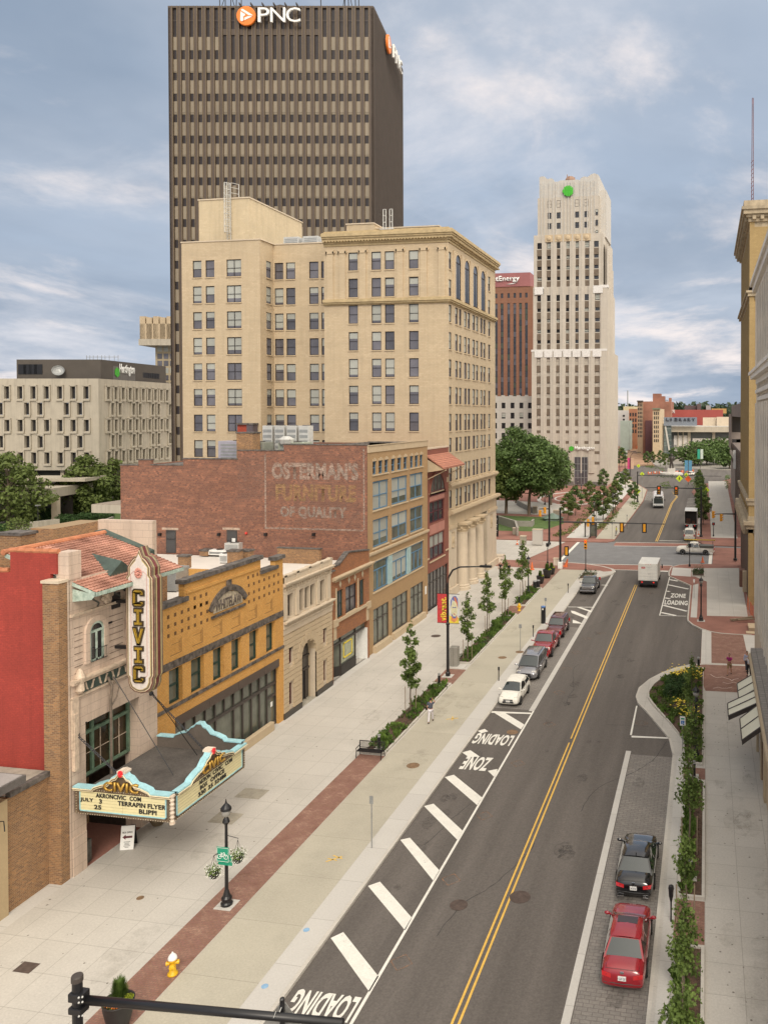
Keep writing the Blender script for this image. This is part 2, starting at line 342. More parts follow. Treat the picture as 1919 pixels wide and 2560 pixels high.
sheet('brick_corner',[(-31,115.2),(-21,114.52),(-17.4,114.52),(-15.1,114.6),(-14.5,113.9),(-13.3,114.6),(-13.7,116.1),(-15.3,117.8),(-18.2,119.4),(-22,120.1),(-31,120.6)],.006,bpave2)
sheet('facade_strip',rect(-31,-30.3,-12,112),.003,conc_s)
# right pavement with the planted bulge, alley mouth, corner
SWR=[(-2.0,-12),(-2.0,53.4),(-2.4,56.2),(-4.3,60.9),(-5.1,62.6),(-5.38,64),(-5.3,66),(-4.6,68.3),(-3.6,70.3),(-2.5,71.8),(-1.3,72.9),(.6,73.6),(40,74.4),(40,-12)]
slabp('pavement_right',SWR,-.5,0,conc_l)
ALY=[(-.5,73.3),(40,74.3),(40,84),(4.6,84),(1.6,84),(-.4,85.5)]
slabp('alley_crossing',ALY,-.5,-.03,bpave)
SWC=[(40,84),(4.6,84),(3,84),(1.6,84.1),(.5,84.6),(-.4,85.5),(-1.3,87),(-1.85,88.6),(-1.9,90),(-1.9,106.9),(-5,112.6),(-5.15,115),(-5,119.2),(-4,121),(-2.2,122.2),(.4,122.6),(40,123.4)]
slabp('pavement_corner',SWC,-.5,0,bpave2)
kb=B(); kerbline(kb,SWR[::-1][2:-0],.16); kerbline(kb,[(p[0],p[1]) for p in SWC[1:-1]][::-1],-.16) if 0 else None
for pts,sg in ((SWR[0:13],-.16),(SWC[1:16],-.16)):
    kerbline(kb,pts,sg)
tag(kb.obj('kerb_right',kerbm),kind='structure')
sheet('concrete_band',[(-.45,73.4),(.5,73.4),(.55,85.0),(-.4,85.45)],-.024,conc_s)
sheet('concrete_band',[(3.9,73.8),(5.2,74),(4.9,83.9),(3.75,83.9)],-.024,conc_s)
sheet('kerb_strip',rect(-1.84,-1.37,-12,53.2),.005,conc_s)
for a,c in ((34.2,37.4),(49.8,51.6),(18,19)): sheet('brick_gap',rect(-1.35,-.02,a,c),.005,bpave)
sheet('brick_strip',[(-1.0,72.9),(-.02,73.2),(3.6,73.4),(3.6,66.3),(-.02,66.2)],.006,bpave)
sheet('walk_slab',[(.1,91),(4.6,91.4),(4.8,120.2),(-1.9,118.8),(-1.8,113.3),(.1,109.6)],.006,conc_l)
sheet('kerb_strip',[(-1.7,90),(-1.0,90),(-1.0,108.2),(-1.7,107)],.005,conc_s)
sheet('kerb_strip',[(-4.85,113),(-2.1,112.6),(-2.1,118.6),(-4.85,118.9)],.005,conc_s)
# parking lanes
sheet('parking_bay',rect(-16.1,-13.35,59.8,84),RZ+.004,pavers)
sheet('parking_bay',rect(-4.9,-2.02,-12,53.2),RZ+.004,pavers)
sheet('band_left',rect(-13.35,-12.93,59.6,91.5),RZ+.008,conc_s)
sheet('band_left',rect(-13.2,-12.93,91.5,113.5),RZ+.008,conc_s)
sheet('band_right',[(-5.29,-12),(-4.95,-12),(-4.95,53.7),(-5.29,53.7)],RZ+.008,conc_s)
# far side of the crossing
slabp('plaza_left',[(-120,141.5),(-24,140.3),(-17.2,140.5),(-16.2,142.5),(-16.1,209),(-17.3,240),(-23.8,268),(-33.7,300),(-32.6,340),(-51,455),(-70,560),(-120,560)],-.5,0,bpave2)
sheet('walk_far',[(-25.2,144),(-21.2,144),(-22.5,250),(-30,268),(-31,266),(-26,246)],.006,conc_s)
sheet('walk_far',[(-19.8,144),(-16.3,144),(-16.3,209),(-17.6,240),(-24.3,268),(-34,300),(-36,298),(-27,262),(-20.6,238)],.006,conc_t)
sheet('driveway',[(-62,121.5),(-28,121.2),(-24.6,140),(-62,141.3)],RZ+.008,conc_l)
sheet('crosswalk',[(-28,120.9),(-22.9,120.6),(-22.6,140.2),(-24.5,140.2)],RZ+.012,bpave2)
sheet('crosswalk',[(-18.3,116.2),(-5,116.9),(-5,120.9),(-18.3,119.7)],RZ+.008,bpave2)
sheet('crosswalk',[(-15.8,137.6),(-4.6,138.9),(-1,139.3),(-1,142.2),(-15.8,141)],RZ+.008,bpave2)
sheet('crosswalk',[(.9,122.7),(5.6,123.5),(6.2,138.8),(1.2,138.8)],RZ+.010,bpave2)
slabp('pavement_far_right',[(-1.9,146),(-.8,142),(.4,140.2),(40,140),(40,420),(30,420),(12,300),(3,268),(-3,262),(-4.2,235),(-2.2,215)],-.5,0,bpave2)
sheet('walk_far',[(.9,149),(5.6,149),(6.6,276),(.6,274)],.006,conc_l)
sheet('walk_far',[(-1.7,150),(-1.0,150),(-1.2,214),(-1.9,214)],.006,conc_s)
sheet('construction_ground',[(-38,350),(-22,350),(-36,470),(-50,600),(-70,600),(-60,470)],.01,dirt)
sheet('footway_far',[(-46,430),(-42,430),(-60,620),(-78,700),(-80,700),(-64,610)],.05,conc_s)
sheet('lawn',[(-75,150),(-33.5,150.5),(-30.5,155),(-29,163),(-30,168),(-36,172),(-75,176)],.02,grassm)
sheet('courtyard',[(-140,100),(-57.5,94),(-57.5,120),(-68,141),(-90,240),(-140,240)],0.02,conc_l)
b=B()
for r0,r1 in ((7.6,8.4),(4.2,4.6)):
    n=40
    for i in range(n):
        a,c=2*PI*i/n,2*PI*(i+1)/n; f=lambda r,t:(-35+r*1.15*math.cos(t),213+r*2.1*math.sin(t),.012)
        b.quad(f(r0,a),f(r1,a),f(r1,c),f(r0,c))
tag(b.obj('plaza_rings',conc_s),kind='structure')
sheet('plaza_walk',[(-60,178),(-36,176),(-30,182),(-38,200),(-60,205)],.008,conc_l)
# painted markings
def mark(name,m,polys,z=RZ+.014,label=None):
    b=B()
    for p in polys: b.poly([(q[0],q[1],z) for q in p])
    return tag(b.obj(name,m),kind='structure')
def ln(p,q,w): 
    d=(Vector(q)-Vector(p)).normalized(); n=Vector((-d.y,d.x))*w/2; p=Vector(p);q=Vector(q)
    return [p-n,q-n,q+n,p+n]
YL=[]
for x in (-9.29,-9.03): YL+= [rect(x-.05,x+.05,-10,54.3 if x<-9.1 else 54.9),rect(x-.05,x+.05,55.0 if x<-9.1 else 54.9,106.5)]
for x in (-8.9,-8.6): YL+=[[(x-.07,143.5),(x+.07,143.5),(x+.17,206),(x+.03,206)],[(x+.03,206),(x+.17,206),(x+.9,222),(x-1.6+x*0,240),(x+.75,222)]]
mark('centre_lines',painty,YL)
def gp(o,k,pts): return [G(o[0]+x*k,o[1]+y*k,RZ) for x,y in pts]
A1,A3,AE,AD,A6=(660,2160),(1000,1760),(1500,1400),(1100,1400),(1200,1040); K=.24125
WL=[gp(A1,K,[(690,770),(820,708),(1185,1168),(1090,1330)]),gp(A1,K,[(1075,230),(1200,185),(1530,560),(1460,690)]),
 gp(A3,K,[(0,1410),(100,1388),(408,1730),(344,1836)]),gp(A3,K,[(245,1060),(345,1035),(645,1315),(590,1410)]),gp(A3,K,[(460,760),(555,735),(845,970),(795,1050)]),
 gp(A3,K,[(640,505),(725,480),(825,548),(708,550)]),gp(A3,K,[(905,695),(1005,675),(1002,702),(970,755)]),gp(A3,K,[(800,280),(875,260),(910,285),(840,305)]),
 gp(A3,K,[(975,95),(1090,97),(1285,215),(1250,265)]),gp(A3,K,[(945,75),(1355,92),(1352,106),(930,92)]),
 gp(AD,K,[(1350,525),(1385,530),(1530,590),(1515,610),(1360,550)]),gp(AD,K,[(1400,487),(1450,490),(1575,530),(1555,540)]),gp(AD,K,[(1370,620),(1400,628),(1478,662),(1370,655)]),
 gp(AD,K,[(1320,485),(1592,488),(1592,493),(1320,489)]),gp(AE,K,[(10,258),(75,260),(75,264),(10,262)]),
 rect(-13.05,-12.92,-12,59.6),gp(AE,K,[(590,112),(700,116),(700,123),(590,119)]),
 gp((1400,1760),K,[(782,20),(797,20),(738,325),(718,322)]),gp((1400,1760),K,[(735,330),(1200,352),(1215,364),(735,348)]),
 ln((-18,116.0),(-5,116.75),.22),ln((-18.2,119.9),(-5,121.1),.22),ln((-15.6,137.3),(-1,138.9),.25),ln((-15.8,141.3),(-1,142.5),.25),ln((-22.3,120.2),(-22.3,140.2),.5),ln((.55,122.9),(.9,138.9),.5),ln((-8.3,144.6),(-2,145.0),.35)]
for a,c in (((712,203),(805,220)),((698,257),(910,302)),((686,322),(715,329)),((668,393),(720,403)),((650,470),(895,532)),((628,545),(780,577))):
    p,q=gp(AE,K,[a,c]); WL.append(ln(p.to_2d(),q.to_2d(),.42))
p=gp(AE,K,[(612,576),(716,175),(888,583)]); WL+=[ln(p[0].to_2d(),p[1].to_2d(),.12),ln(p[0].to_2d(),p[2].to_2d(),.14)]
for i in range(9):  # ladder hatching either side of the far splitter island
    WL.append(ln((-16.4+(-.15)*i,213+i*2.7),(-13.2+(-.2)*i,211.8+i*2.7),.35)); WL.append(ln((-4.9,192+i*3.2),(-1.8-.12*i,192+i*3.2),.35))
mark('white_markings',paintw,WL)
def roadtext(s,pts,flip,mat=paintw,z=RZ+.02):
    P=[G(u,v,RZ) for u,v in pts]; x0,x1=min(p.x for p in P),max(p.x for p in P); y0,y1=min(p.y for p in P),max(p.y for p in P)
    if flip: T=Matrix(((-1,0,0,x1),(0,0,-1,y1),(0,-1,0,z),(0,0,0,1)))
    else: T=Matrix(((1,0,0,x0),(0,0,1,y0),(0,-1,0,z),(0,0,0,1)))
    o=text('road_lettering',s,T,w=x1-x0,h=y1-y0,ext=0,mat=mat,bold=.035); return tag(o,kind='structure')
def cp(o,k,pts): return [(o[0]+x*k,o[1]+y*k) for x,y in pts]
roadtext('LOADING',cp(A3,K,[(800,312),(735,405),(1190,330),(1120,440)]),True)
roadtext('ZONE',cp(A3,K,[(690,550),(635,680),(965,560),(885,695)]),True)
roadtext('LOADING',cp(A1,K,[(345,1330),(215,1560),(1015,1385),(850,1650)]),True)
roadtext('ZONE',cp(AE,K,[(728,352),(722,390),(885,352),(880,392)]),False)
roadtext('LOADING',cp(AE,K,[(668,422),(660,462),(905,425),(900,468)]),False)
# manholes, utility covers, surveyors' chalk
def disc(x,y,r,z,m,name='manhole_cover',label='',group=None,cat='manhole cover'):
    b=B(); b.lathe([(r,0),(r,.004),(r*.8,.006),(r*.8,.002),(r*.55,.002),(r*.55,.006),(.01,.006)],(0,0,0),20); o=b.obj(name,m); o.location=(x,y,z); tag(o,label,cat,group); return o
rustm=M('rusty_iron',(.20,.125,.07),.8,.4,6); ironm=M('dark_iron',(.085,.06,.05),.8,.3,5); bluem=M('paint_blue',(.24,.40,.58),.6,.1,3)
for (u,v,r,m,l) in ((1032,1914,.42,rustm,'rusty round manhole cover in the tan path past the bench'),(1280,1826,.42,rustm,'rusty manhole cover in the asphalt beyond the upside-down loading lettering'),(1299,2236,.5,ironm,'dark worn manhole cover in the right traffic lane by the yellow lines'),
  (1146,2256,.42,ironm,'dark round manhole cover in the left traffic lane beside orange diamond mark'),(1255,1644,.4,rustm,'small rusty cover in tan path beside the silver minivan'),(1298,1630,.4,rustm,'small rusty cover at the foot of the signpost behind the silver minivan'),(1089,1590,.5,ironm,'reddish brown manhole cover in sidewalk by the painted banner lamp post'),(351,2245,.17,rustm,'small rusty round cap in the sidewalk below the theatre')):
    g=G(u,v); disc(g.x,g.y,r,RZ+.012 if g.x>-16 else .007,m,label=l)
for (u,v,l) in ((766,2325,'small round blue cover in the kerb strip, farther of the two'),(662,2466,'small round blue cover in the kerb strip, nearer of the two')):
    g=G(u,v); disc(g.x,g.y,.14,.008,bluem,'valve_cover',l,cat='valve cover')
g=G(67,2419); b=B(); b.box(-.38,.38,-.3,.3,0,.006); o=b.obj('access_grate',ironm); o.location=(g.x,g.y,.005); tag(o,'rusty rectangular access plate in pale sidewalk at the lower left',"access cover")
for (u,v,w,l) in ((630,1984,1.6,'grey rectangular vault lid in the sidewalk left of the red strip, beyond the marquee'),(565,2045,1.5,'grey rectangular vault lid in the sidewalk behind the bicycle sign lamp post')):
    g=G(u,v); b=B(); b.box(-w/2,w/2,-.6,.6,0,.004); o=b.obj('vault_lid',conc_old); o.location=(g.x,g.y,.004); tag(o,l,'vault lid')
DM=[]
for (u,v,s) in ((1003,2399,.5),(1127,2193,.5),(1210,2034,.5),(1294,1904,.5),(1372,1807,.5),(1397,1728,.5),(1415,1668,.5),(1440,1628,.5),(1466,1594,.45),(1557,1566,.45),(1503,1580,.45),(1602,1804,.5),(1748,1573,.5)):
    g=G(u,v); q=[Vector((g.x-s*.95,g.y)),Vector((g.x,g.y+s)),Vector((g.x+s*.95,g.y)),Vector((g.x,g.y-s))]
    for i in range(4): DM.append(ln(q[i],q[(i+1)%4],.045))
mark('survey_chalk',painto,DM,RZ+.018)
CH=[]
random.seed(4)
for cx,cy,n in ((1.6,70.5,9),(2.6,68.6,7),(1.8,66.9,4)):
    p=Vector((cx-1.2,cy))
    for i in range(n):
        q=p+Vector((random.uniform(.1,.45),random.uniform(-.5,.5))); CH.append(ln(p,q,.06)); p=q
mark('pavement_chalk',M('chalk',(.62,.50,.45),.9),CH,.012)
g=G(835,2148);mark('pavement_chalk',M('chalk_yellow',(.72,.47,.10),.8),[ln((g.x-.3,g.y-.3),(g.x+.3,g.y+.3),.08),ln((g.x-.2,g.y+.3),(g.x+.4,g.y+.1),.07),ln((g.x-.35,g.y),(g.x+.2,g.y-.1),.06)],.012)
g=G(1130,1797);mark('pavement_chalk',M('chalk_yellow',(.72,.47,.10),.8),[ln((g.x-.4,g.y-.2),(g.x+.4,g.y+.2),.1),ln((g.x-.1,g.y+.4),(g.x+.1,g.y-.3),.1)],.012)
# ---------------- facade library ----------------
def wallf(b,x0,x1,z0,z1,bands,dep=.22):
    """wall in local xz plane (outward -y) with recessed openings; bands=(za,zb,[(xa,xb),..])"""
    q=lambda a,c,d,e:b.quad((a,0,d),(c,0,d),(c,0,e),(a,0,e))
    z=z0
    for za,zb,ws in sorted(bands):
        if za>z+1e-4: q(x0,x1,z,za)
        x=x0
        for w_ in sorted(ws):
            xa,xb=w_[:2]
            if xa>x: q(x,xa,za,zb)
            b.quad((xa,0,za),(xa,dep,za),(xa,dep,zb),(xa,0,zb)); b.quad((xb,0,za),(xb,0,zb),(xb,dep,zb),(xb,dep,za))
            if len(w_)<3: b.quad((xa,0,za),(xb,0,za),(xb,dep,za),(xa,dep,za)); b.quad((xa,0,zb),(xa,dep,zb),(xb,dep,zb),(xb,0,zb))
            x=xb
        if x<x1: q(x,x1,za,zb)
        z=zb
    if z<z1: q(x0,x1,z,z1)
def shell(b,T,W0,W1,D,z0,z1,front=True):   # side, back faces and top of a block behind the facade plane
    b.T=T
    if front:b.quad((W0,0,z0),(W1,0,z0),(W1,0,z1),(W0,0,z1))
    b.quad((W0,D,z0),(W0,0,z0),(W0,0,z1),(W0,D,z1)); b.quad((W1,0,z0),(W1,D,z0),(W1,D,z1),(W1,0,z1)); b.quad((W1,D,z0),(W0,D,z0),(W0,D,z1),(W1,D,z1))
WM={}
KIND=dict(  # frame, glass, blind, thickness, mid rail, vertical bars, blind chance
 office=(wframe,glassg,blind,.07,1,0,.75), office2=(wframe,glassg,blind,.07,1,1,.5), dark=(wframe,glassd,blind,.05,1,0,.25), plain=(wframe,glassd,blind,.05,0,0,0),
 green=(gframe,glassn,blind,.13,1,0,.4), maroon=(rframe,glassd,blind,.09,1,0,.3), blue=(bframe,glassn,blind,.12,1,1,.5), blue3=(bframe,glassn,blind,.12,.7,2,.6),blues=(bframe,glassd,blind,.07,1,0,0),
 mar3=(rframe,glassd,blind,.10,1,2,.8), shop=(darkm,glassn,blind,.09,.68,2,.15), shopd=(darkm,glassd,blind,.09,.7,2,.2), tower=(wframe,glassd,blind,.06,1,0,.22), dark2=(gframe,glassg,blind,.1,1,1,.3))
def winmesh(kind,w,h,var,seed=0):
    k=(kind,round(w,1),round(h,1),var)
    if k in WM: return WM[k]
    fr,gl,bl,t,rail,vb,pb=KIND[kind]; rnd=random.Random(hash((kind,var))%1000+var*17)
    f=B(); f.m=0
    for a in ((0,t,-.04,.08,0,h),(w-t,w,-.04,.08,0,h),(t,w-t,-.04,.08,0,t),(t,w-t,-.04,.08,h-t,h)): f.box(*a)
    zr=h*(.5 if rail==1 else rail)
    if rail: f.box(t,w-t,-.03,.07,zr-t*.4,zr+t*.4)
    for i in range(vb):
        x=w*(i+1)/(vb+1); f.box(x-t*.5,x+t*.5,-.035,.07,t,(zr-t*.4) if (rail and kind in('blue3',)) else h-t)
    if kind in('office','office2'): f.m=1; f.box(-.06,w+.06,-.22,-.02,-.14,-.01)
    g=B(); g.m=0; hb=0
    if rnd.random()<pb: hb=rnd.choice([.35,.5,.5,.75,.85,.95,.95])*h
    if hb<h*.9: g.quad((t*.5,.03,t*.5),(w-t*.5,.03,t*.5),(w-t*.5,.03,h-hb),(t*.5,.03,h-hb))
    if hb: g.m=1; g.quad((t*.5,.03,max(t*.5,h-hb if hb<h*.9 else t*.5)),(w-t*.5,.03,max(t*.5,h-hb if hb<h*.9 else t*.5)),(w-t*.5,.03,h-t*.5),(t*.5,.03,h-t*.5))
    WM[k]=(f.mesh('window',[fr]+([lime2] if kind in('office','office2') else [])),g.mesh('pane',[gl,bl])); return WM[k]
_cam=Vector((0,0,H))
class Wins:
    def __init__(s,parent,limit=100,pane=True): s.p=parent;s.l=[];s.lim=limit;s.pane=pane
    def add(s,T,kind,xa,xb,za,zb,dep=.15):
        s.l.append((T@Matrix.Translation((xa,dep,za)),kind,xb-xa,zb-za)); return s
    def row(s,T,kind,ws,za,zb,dep=.15):
        for a,c in ws: s.add(T,kind,a,c,za,zb,dep)
    def done(s):
        def size(e):
            p=e[0].translation; d=(_cam-p); n=-(e[0].to_3x3()@Vector((0,1,0))); return e[2]*e[3]*max(.02,n.dot(d.normalized()))/d.length_squared
        s.l.sort(key=size,reverse=True); rest=B()
        for i,(T,kind,w,h) in enumerate(s.l):
            if i<s.lim:
                fm,gm=winmesh(kind,w,h,random.randrange(7))
                if s.pane:
                    o=link('window',fm,s.p,T); link('pane',gm,o)
                else:
                    k=(kind,'c',round(w,1),round(h,1),random.randrange(7))
                    if k not in WM:
                        b=bmesh.new(); b.from_mesh(fm); n0=len(b.faces); b.from_mesh(gm); b.faces.ensure_lookup_table()
                        ns=len(fm.materials)
                        for f in b.faces[n0:]: f.material_index+=ns
                        me=bpy.data.meshes.new('window'); b.to_mesh(me); b.free()
                        for mm in list(fm.materials)+[KIND[kind][1],KIND[kind][2]]: me.materials.append(mm)
                        WM[k]=me
                    link('window',WM[k],s.p,T)
            else:
                fr,gl,bl,t,rail,vb,pb=KIND[kind]; rest.T=T; hb=random.choice([.5,.9,.35])*h if random.random()<pb else 0
                rest.m=0
                for a in ((0,t,-.04,.08,0,h),(w-t,w,-.04,.08,0,h),(t,w-t,-.04,.08,0,t),(t,w-t,-.04,.08,h-t,h),(t,w-t,-.03,.07,h*.5-t*.4,h*.5+t*.4)): rest.box(*a)
                rest.m=1; rest.quad((0,.03,0),(w,.03,0),(w,.03,h-hb),(0,.03,h-hb))
                if kind in('office','office2'): rest.m=3; rest.box(-.06,w+.06,-.22,-.02,-.14,-.01)
                if hb: rest.m=2; rest.quad((0,.03,h-hb),(w,.03,h-hb),(w,.03,h),(0,.03,h))
        if rest.v:
            k=s.l[0][1]; tag(rest.obj('windows',[KIND[k][0],KIND[k][1],KIND[k][2],lime2],s.p,fix=False),kind='stuff')
def sills(b,T,ws,z,d=.09,h=.12,ov=.06):
    b.T=T
    for a,c in ws: b.box(a-ov,c+ov,-d,.05,z-h,z)
def strip(b,T,x0,x1,z0,z1,d,e=0.0): b.T=T; b.box(x0,x1,-d,e,z0,z1)
def cornice(b,T,x0,x1,z,steps):  # steps: (height, depth) from bottom up
    b.T=T
    for h,d in steps: b.box(x0-d*.0,x1+d*.0,-d,.02,z,z+h); z+=h
def LT(X): return frame((X,0,0),PI/2)      # west row: local x = world Y
def CF(Y): return frame((0,Y,0),0)         # faces the camera: local x = world X
def RT(X): return frame((X,0,0),-PI/2)     # east row: local x = -world Y
def acunit(name_loc,w,d,h,label,group=None,rz=0,m=None):
    t=thing('air_conditioner',label,'air conditioner',name_loc,rz,group); m=m or lightm
    o=bx('housing',m,t,(-w/2,w/2,-d/2,d/2,.08,h)); bevel(o,.02)
    b=B(); 
    for k in range(7): b.box(-w*.42,w*.42,-d/2-.015,-d/2,.2+k*(h-.35)/7,.2+(k+.55)*(h-.35)/7)
    b.obj('grille',greym,t)
    b=B(); b.lathe([(min(w,d)*.36,0),(min(w,d)*.36,.06),(min(w,d)*.3,.06),(min(w,d)*.3,.02),(.05,.02)],(0,0,h),14); b.obj('fan',darkm,t)
    bx('base',darkm,t,(-w/2+.05,w/2-.05,-d/2+.05,-d/2+.15,0,.08),(-w/2+.05,w/2-.05,d/2-.15,d/2-.05,0,.08)); return t
def chimney(name,x,y,z,w,d,h,label,m=None,pot=True):
    t=thing(name,label,'chimney',(x,y,z)); bx('stack',m or brk_br,t,(-w/2,w/2,-d/2,d/2,0,h)); bx('cap',coping,t,(-w/2-.07,w/2+.07,-d/2-.07,d/2+.07,h,h+.14)); return t
# ---------------- theatre ----------------
XC=-30.4; T=LT(XC)
th=thing('theatre','narrow pink terracotta theatre with clay tile roof, arched window and red painted brick side wall','theatre')
b=B(); b.T=T
Y0,Y1=33.84,40.05
# facade: tall opening with window over entrance, two arched windows above
b.m=0
wallf(b,Y0,Y1,0,14.6,[(0,7.25,[(34.76,38.62)])],.9)
b.box(Y0,34.72,-.06,0,0,1.9); b.box(38.66,Y1,-.06,0,0,1.9)
b.T=Matrix(); b.box(-33.8,-30.42,33.72,33.84,0,14.6)
# block behind
b.quad((-33.8,Y1,0),(XC,Y1,0),(XC,Y1,14.4),(-33.8,Y1,14.4))
th_w=b.obj('facade_wall',terra,th)
# arched windows are applied surrounds with deep jambs
def archwin(par,T,x0,x1,z0,z1,fm,gm,nb=1,dep=.2,name='arched_window',balc=False,sur=None):
    cx=(x0+x1)/2; r=(x1-x0)/2; zs=z1-r; n=12
    arc=lambda rr,k:(cx+rr*math.cos(PI-PI*k/n),zs+rr*math.sin(PI-PI*k/n))
    if sur:
        s=B(); s.T=T; R2=r+.28
        out=[(x0-.28,z0)]+[arc(R2,k) for k in range(n+1)]+[(x1+.28,z0)]; inn=[(x0,z0)]+[arc(r,k) for k in range(n+1)]+[(x1,z0)]
        for i in range(len(out)-1):
            s.add([(out[i][0],-.12,out[i][1]),(out[i+1][0],-.12,out[i+1][1]),(inn[i+1][0],-.12,inn[i+1][1]),(inn[i][0],-.12,inn[i][1]),(out[i][0],.02,out[i][1]),(out[i+1][0],.02,out[i+1][1]),(inn[i+1][0],.02,inn[i+1][1]),(inn[i][0],.02,inn[i][1])],[(0,1,2,3),(0,4,5,1),(3,2,6,7)])
        so_=s.obj('window_surround',sur,par)
    g=B(); g.T=T; pts=[(x0,z0)]+[arc(r,k) for k in range(n+1)]+[(x1,z0)]
    g.poly([(p[0],-.03,p[1]) for p in pts]); w=g.obj(name,gm,par,fix=False)
    f=B(); f.T=T
    for i in range(len(pts)-1):
        p,q=Vector((pts[i][0],0,pts[i][1])),Vector((pts[i+1][0],0,pts[i+1][1])); c=Vector((cx,0,z0 if i in(0,len(pts)-2) else zs))
        k=.12; 
        if i==0 or i==len(pts)-2:
            sx=1 if i==0 else -1; x=pts[i if i==0 else i+1][0]; f.box(min(x,x+sx*k),max(x,x+sx*k),-.07,-.02,z0,zs)
        else:
            a2=c+(p-c)*(1-k/r); b2=c+(q-c)*(1-k/r); f.add([(p.x,-.07,p.z),(q.x,-.07,q.z),(b2.x,-.07,b2.z),(a2.x,-.07,a2.z)],[(0,1,2,3)])
    for j in range(nb): x=x0+(x1-x0)*(j+1)/(nb+1); f.box(x-.05,x+.05,-.07,-.02,z0,zs+ (r*.9 if nb>1 else 0))
    f.box(x0,x1,-.075,-.02,zs-.06,zs+.06); f.box(x0,x1,-.07,-.02,z0,z0+.1)
    f.obj('frame',fm,w,fix=False)
    if balc:
        bb=B(); bb.T=T
        for k in range(9): x=x0+(x1-x0)*k/8; bb.tube([(x,-.22,z0+.05),(x,-.22,z0+.62)],.012,4)
        bb.tube([(x0-.05,-.22,z0+.62),(x1+.05,-.22,z0+.62)],.02,4); bb.tube([(x0-.05,-.22,z0+.06),(x1+.05,-.22,z0+.06)],.02,4); bb.obj('balustrade',blackm,w)
    return w
archwin(th,T,35.0,35.98,10.2,12.2,copper,glassd,1,balc=True,sur=terra)
archwin(th,T,37.85,38.85,10.2,12.2,copper,glassd,1,balc=True,sur=terra)
# rusticated grooves, string courses, frieze
gr=B(); gr.T=T
for z in [9.9+.32*i for i in range(8)]:
    for a,c in ((34.1,34.62),(36.45,37.4),(39.2,39.9)): gr.box(a,c,-.012,.0,z,z+.035)
gr.obj('grooves',M('groove',(.20,.15,.12),.9),th)
tr=B(); tr.T=T
tr.box(Y0-.02,Y1+.02,-.10,0,12.75,12.88); tr.box(Y0-.02,Y1+.02,-.22,0,9.42,9.56); tr.box(Y0-.02,Y1+.02,-.30,0,9.56,9.66); tr.box(Y0-.02,Y1+.02,-.1,0,8.72,8.80)
tr.box(Y0-.02,Y0+.38,-.12,0,6.3,8.75); tr.box(Y0+.05,Y0+.32,-.16,0,5.2,8.0)
for yy in (34.3,39.75): tr.lathe([(.10,0),(.22,.15),(.18,.5),(.26,.8),(.12,1.15),(.03,1.25)],(yy,-.12,8.9),9)
for k in range(5): tr.box(34.76+.0,34.80+.02,-.05,0,7.25,7.3)
tr.obj('cornice',terra_o,th)
fr=B(); fr.T=T; fr.box(34.55,39.6,-.05,0,8.84,9.38); fr.obj('frieze_panel',M('frieze_green',(.045,.07,.06),.6,.4,4),th)
fo=B(); fo.T=T
random.seed(11)
for k in range(11):
    x=34.75+k*.455
    fo.slab([(x-.14,8.9),(x-.02,8.95),(x+.04,9.2),(x+.12,9.3),(x+.02,9.33),(x-.06,9.1)] if k%2 else [(x+.14,8.9),(x+.02,8.95),(x-.04,9.2),(x-.1,9.3),(x,9.33),(x+.06,9.1)],-.10,-.05)
for cx in (36.2,38.4):
    for k in range(7):
        a=k*2*PI/7; fo.ball((cx+.30*math.cos(a),-.10,13.35+.30*math.sin(a)),.15,6,4,(1,.6,1))
    fo.ball((cx,-.14,13.35),.2,8,5,(1,.7,1))
fo.obj('ornament',terra_o,th)
so=B(); so.T=T   # the pair of iron S scrolls beside the mask
def scurve(cx,cz,h,w,mir=1):
    return [(cx+mir*w*math.sin(t*PI*1.5+.6)*.5,-.06,cz-h/2+h*t) for t in [i/10 for i in range(11)]]
for cx,mi in ((35.45,1),(36.95,1),(37.65,1),(39.15,1)):
    so.tube(scurve(cx,13.2,.55,.42,mi),.045,5)
so.obj('scroll',M('iron_scroll',(.08,.085,.075),.7),th)
# big green framed window above the marquee, with muntins
W0,W1=34.76,38.62
g=B(); g.T=T@Matrix.Translation((0,.75,0)); g.quad((W0,0,4.2),(W1,0,4.2),(W1,0,7.25),(W0,0,7.25)); w=g.obj('window',M('glass_amber',(.045,.03,.015),.15,.5,2),th,fix=False)
f=B(); f.T=T@Matrix.Translation((0,.66,0))
for x in (W0,35.85,37.2,W1-.16): f.box(x,x+.17,-.06,.06,4.2,7.25)
f.box(W0,W1,-.07,.07,6.35,6.52); f.box(W0,W1,-.05,.05,4.2,4.35); f.box(W0,W1,-.04,.04,7.1,7.25)
f.obj('frame',gframe2,w)
f=B(); f.T=T@Matrix.Translation((0,.70,0))
for x in (35.3,36.55,37.9): f.box(x,x+.025,-.02,.02,4.3,6.4)
for z in (5.3,): f.box(W0,W1,-.02,.02,z,z+.03)
f.obj('muntin',terra_o,w)
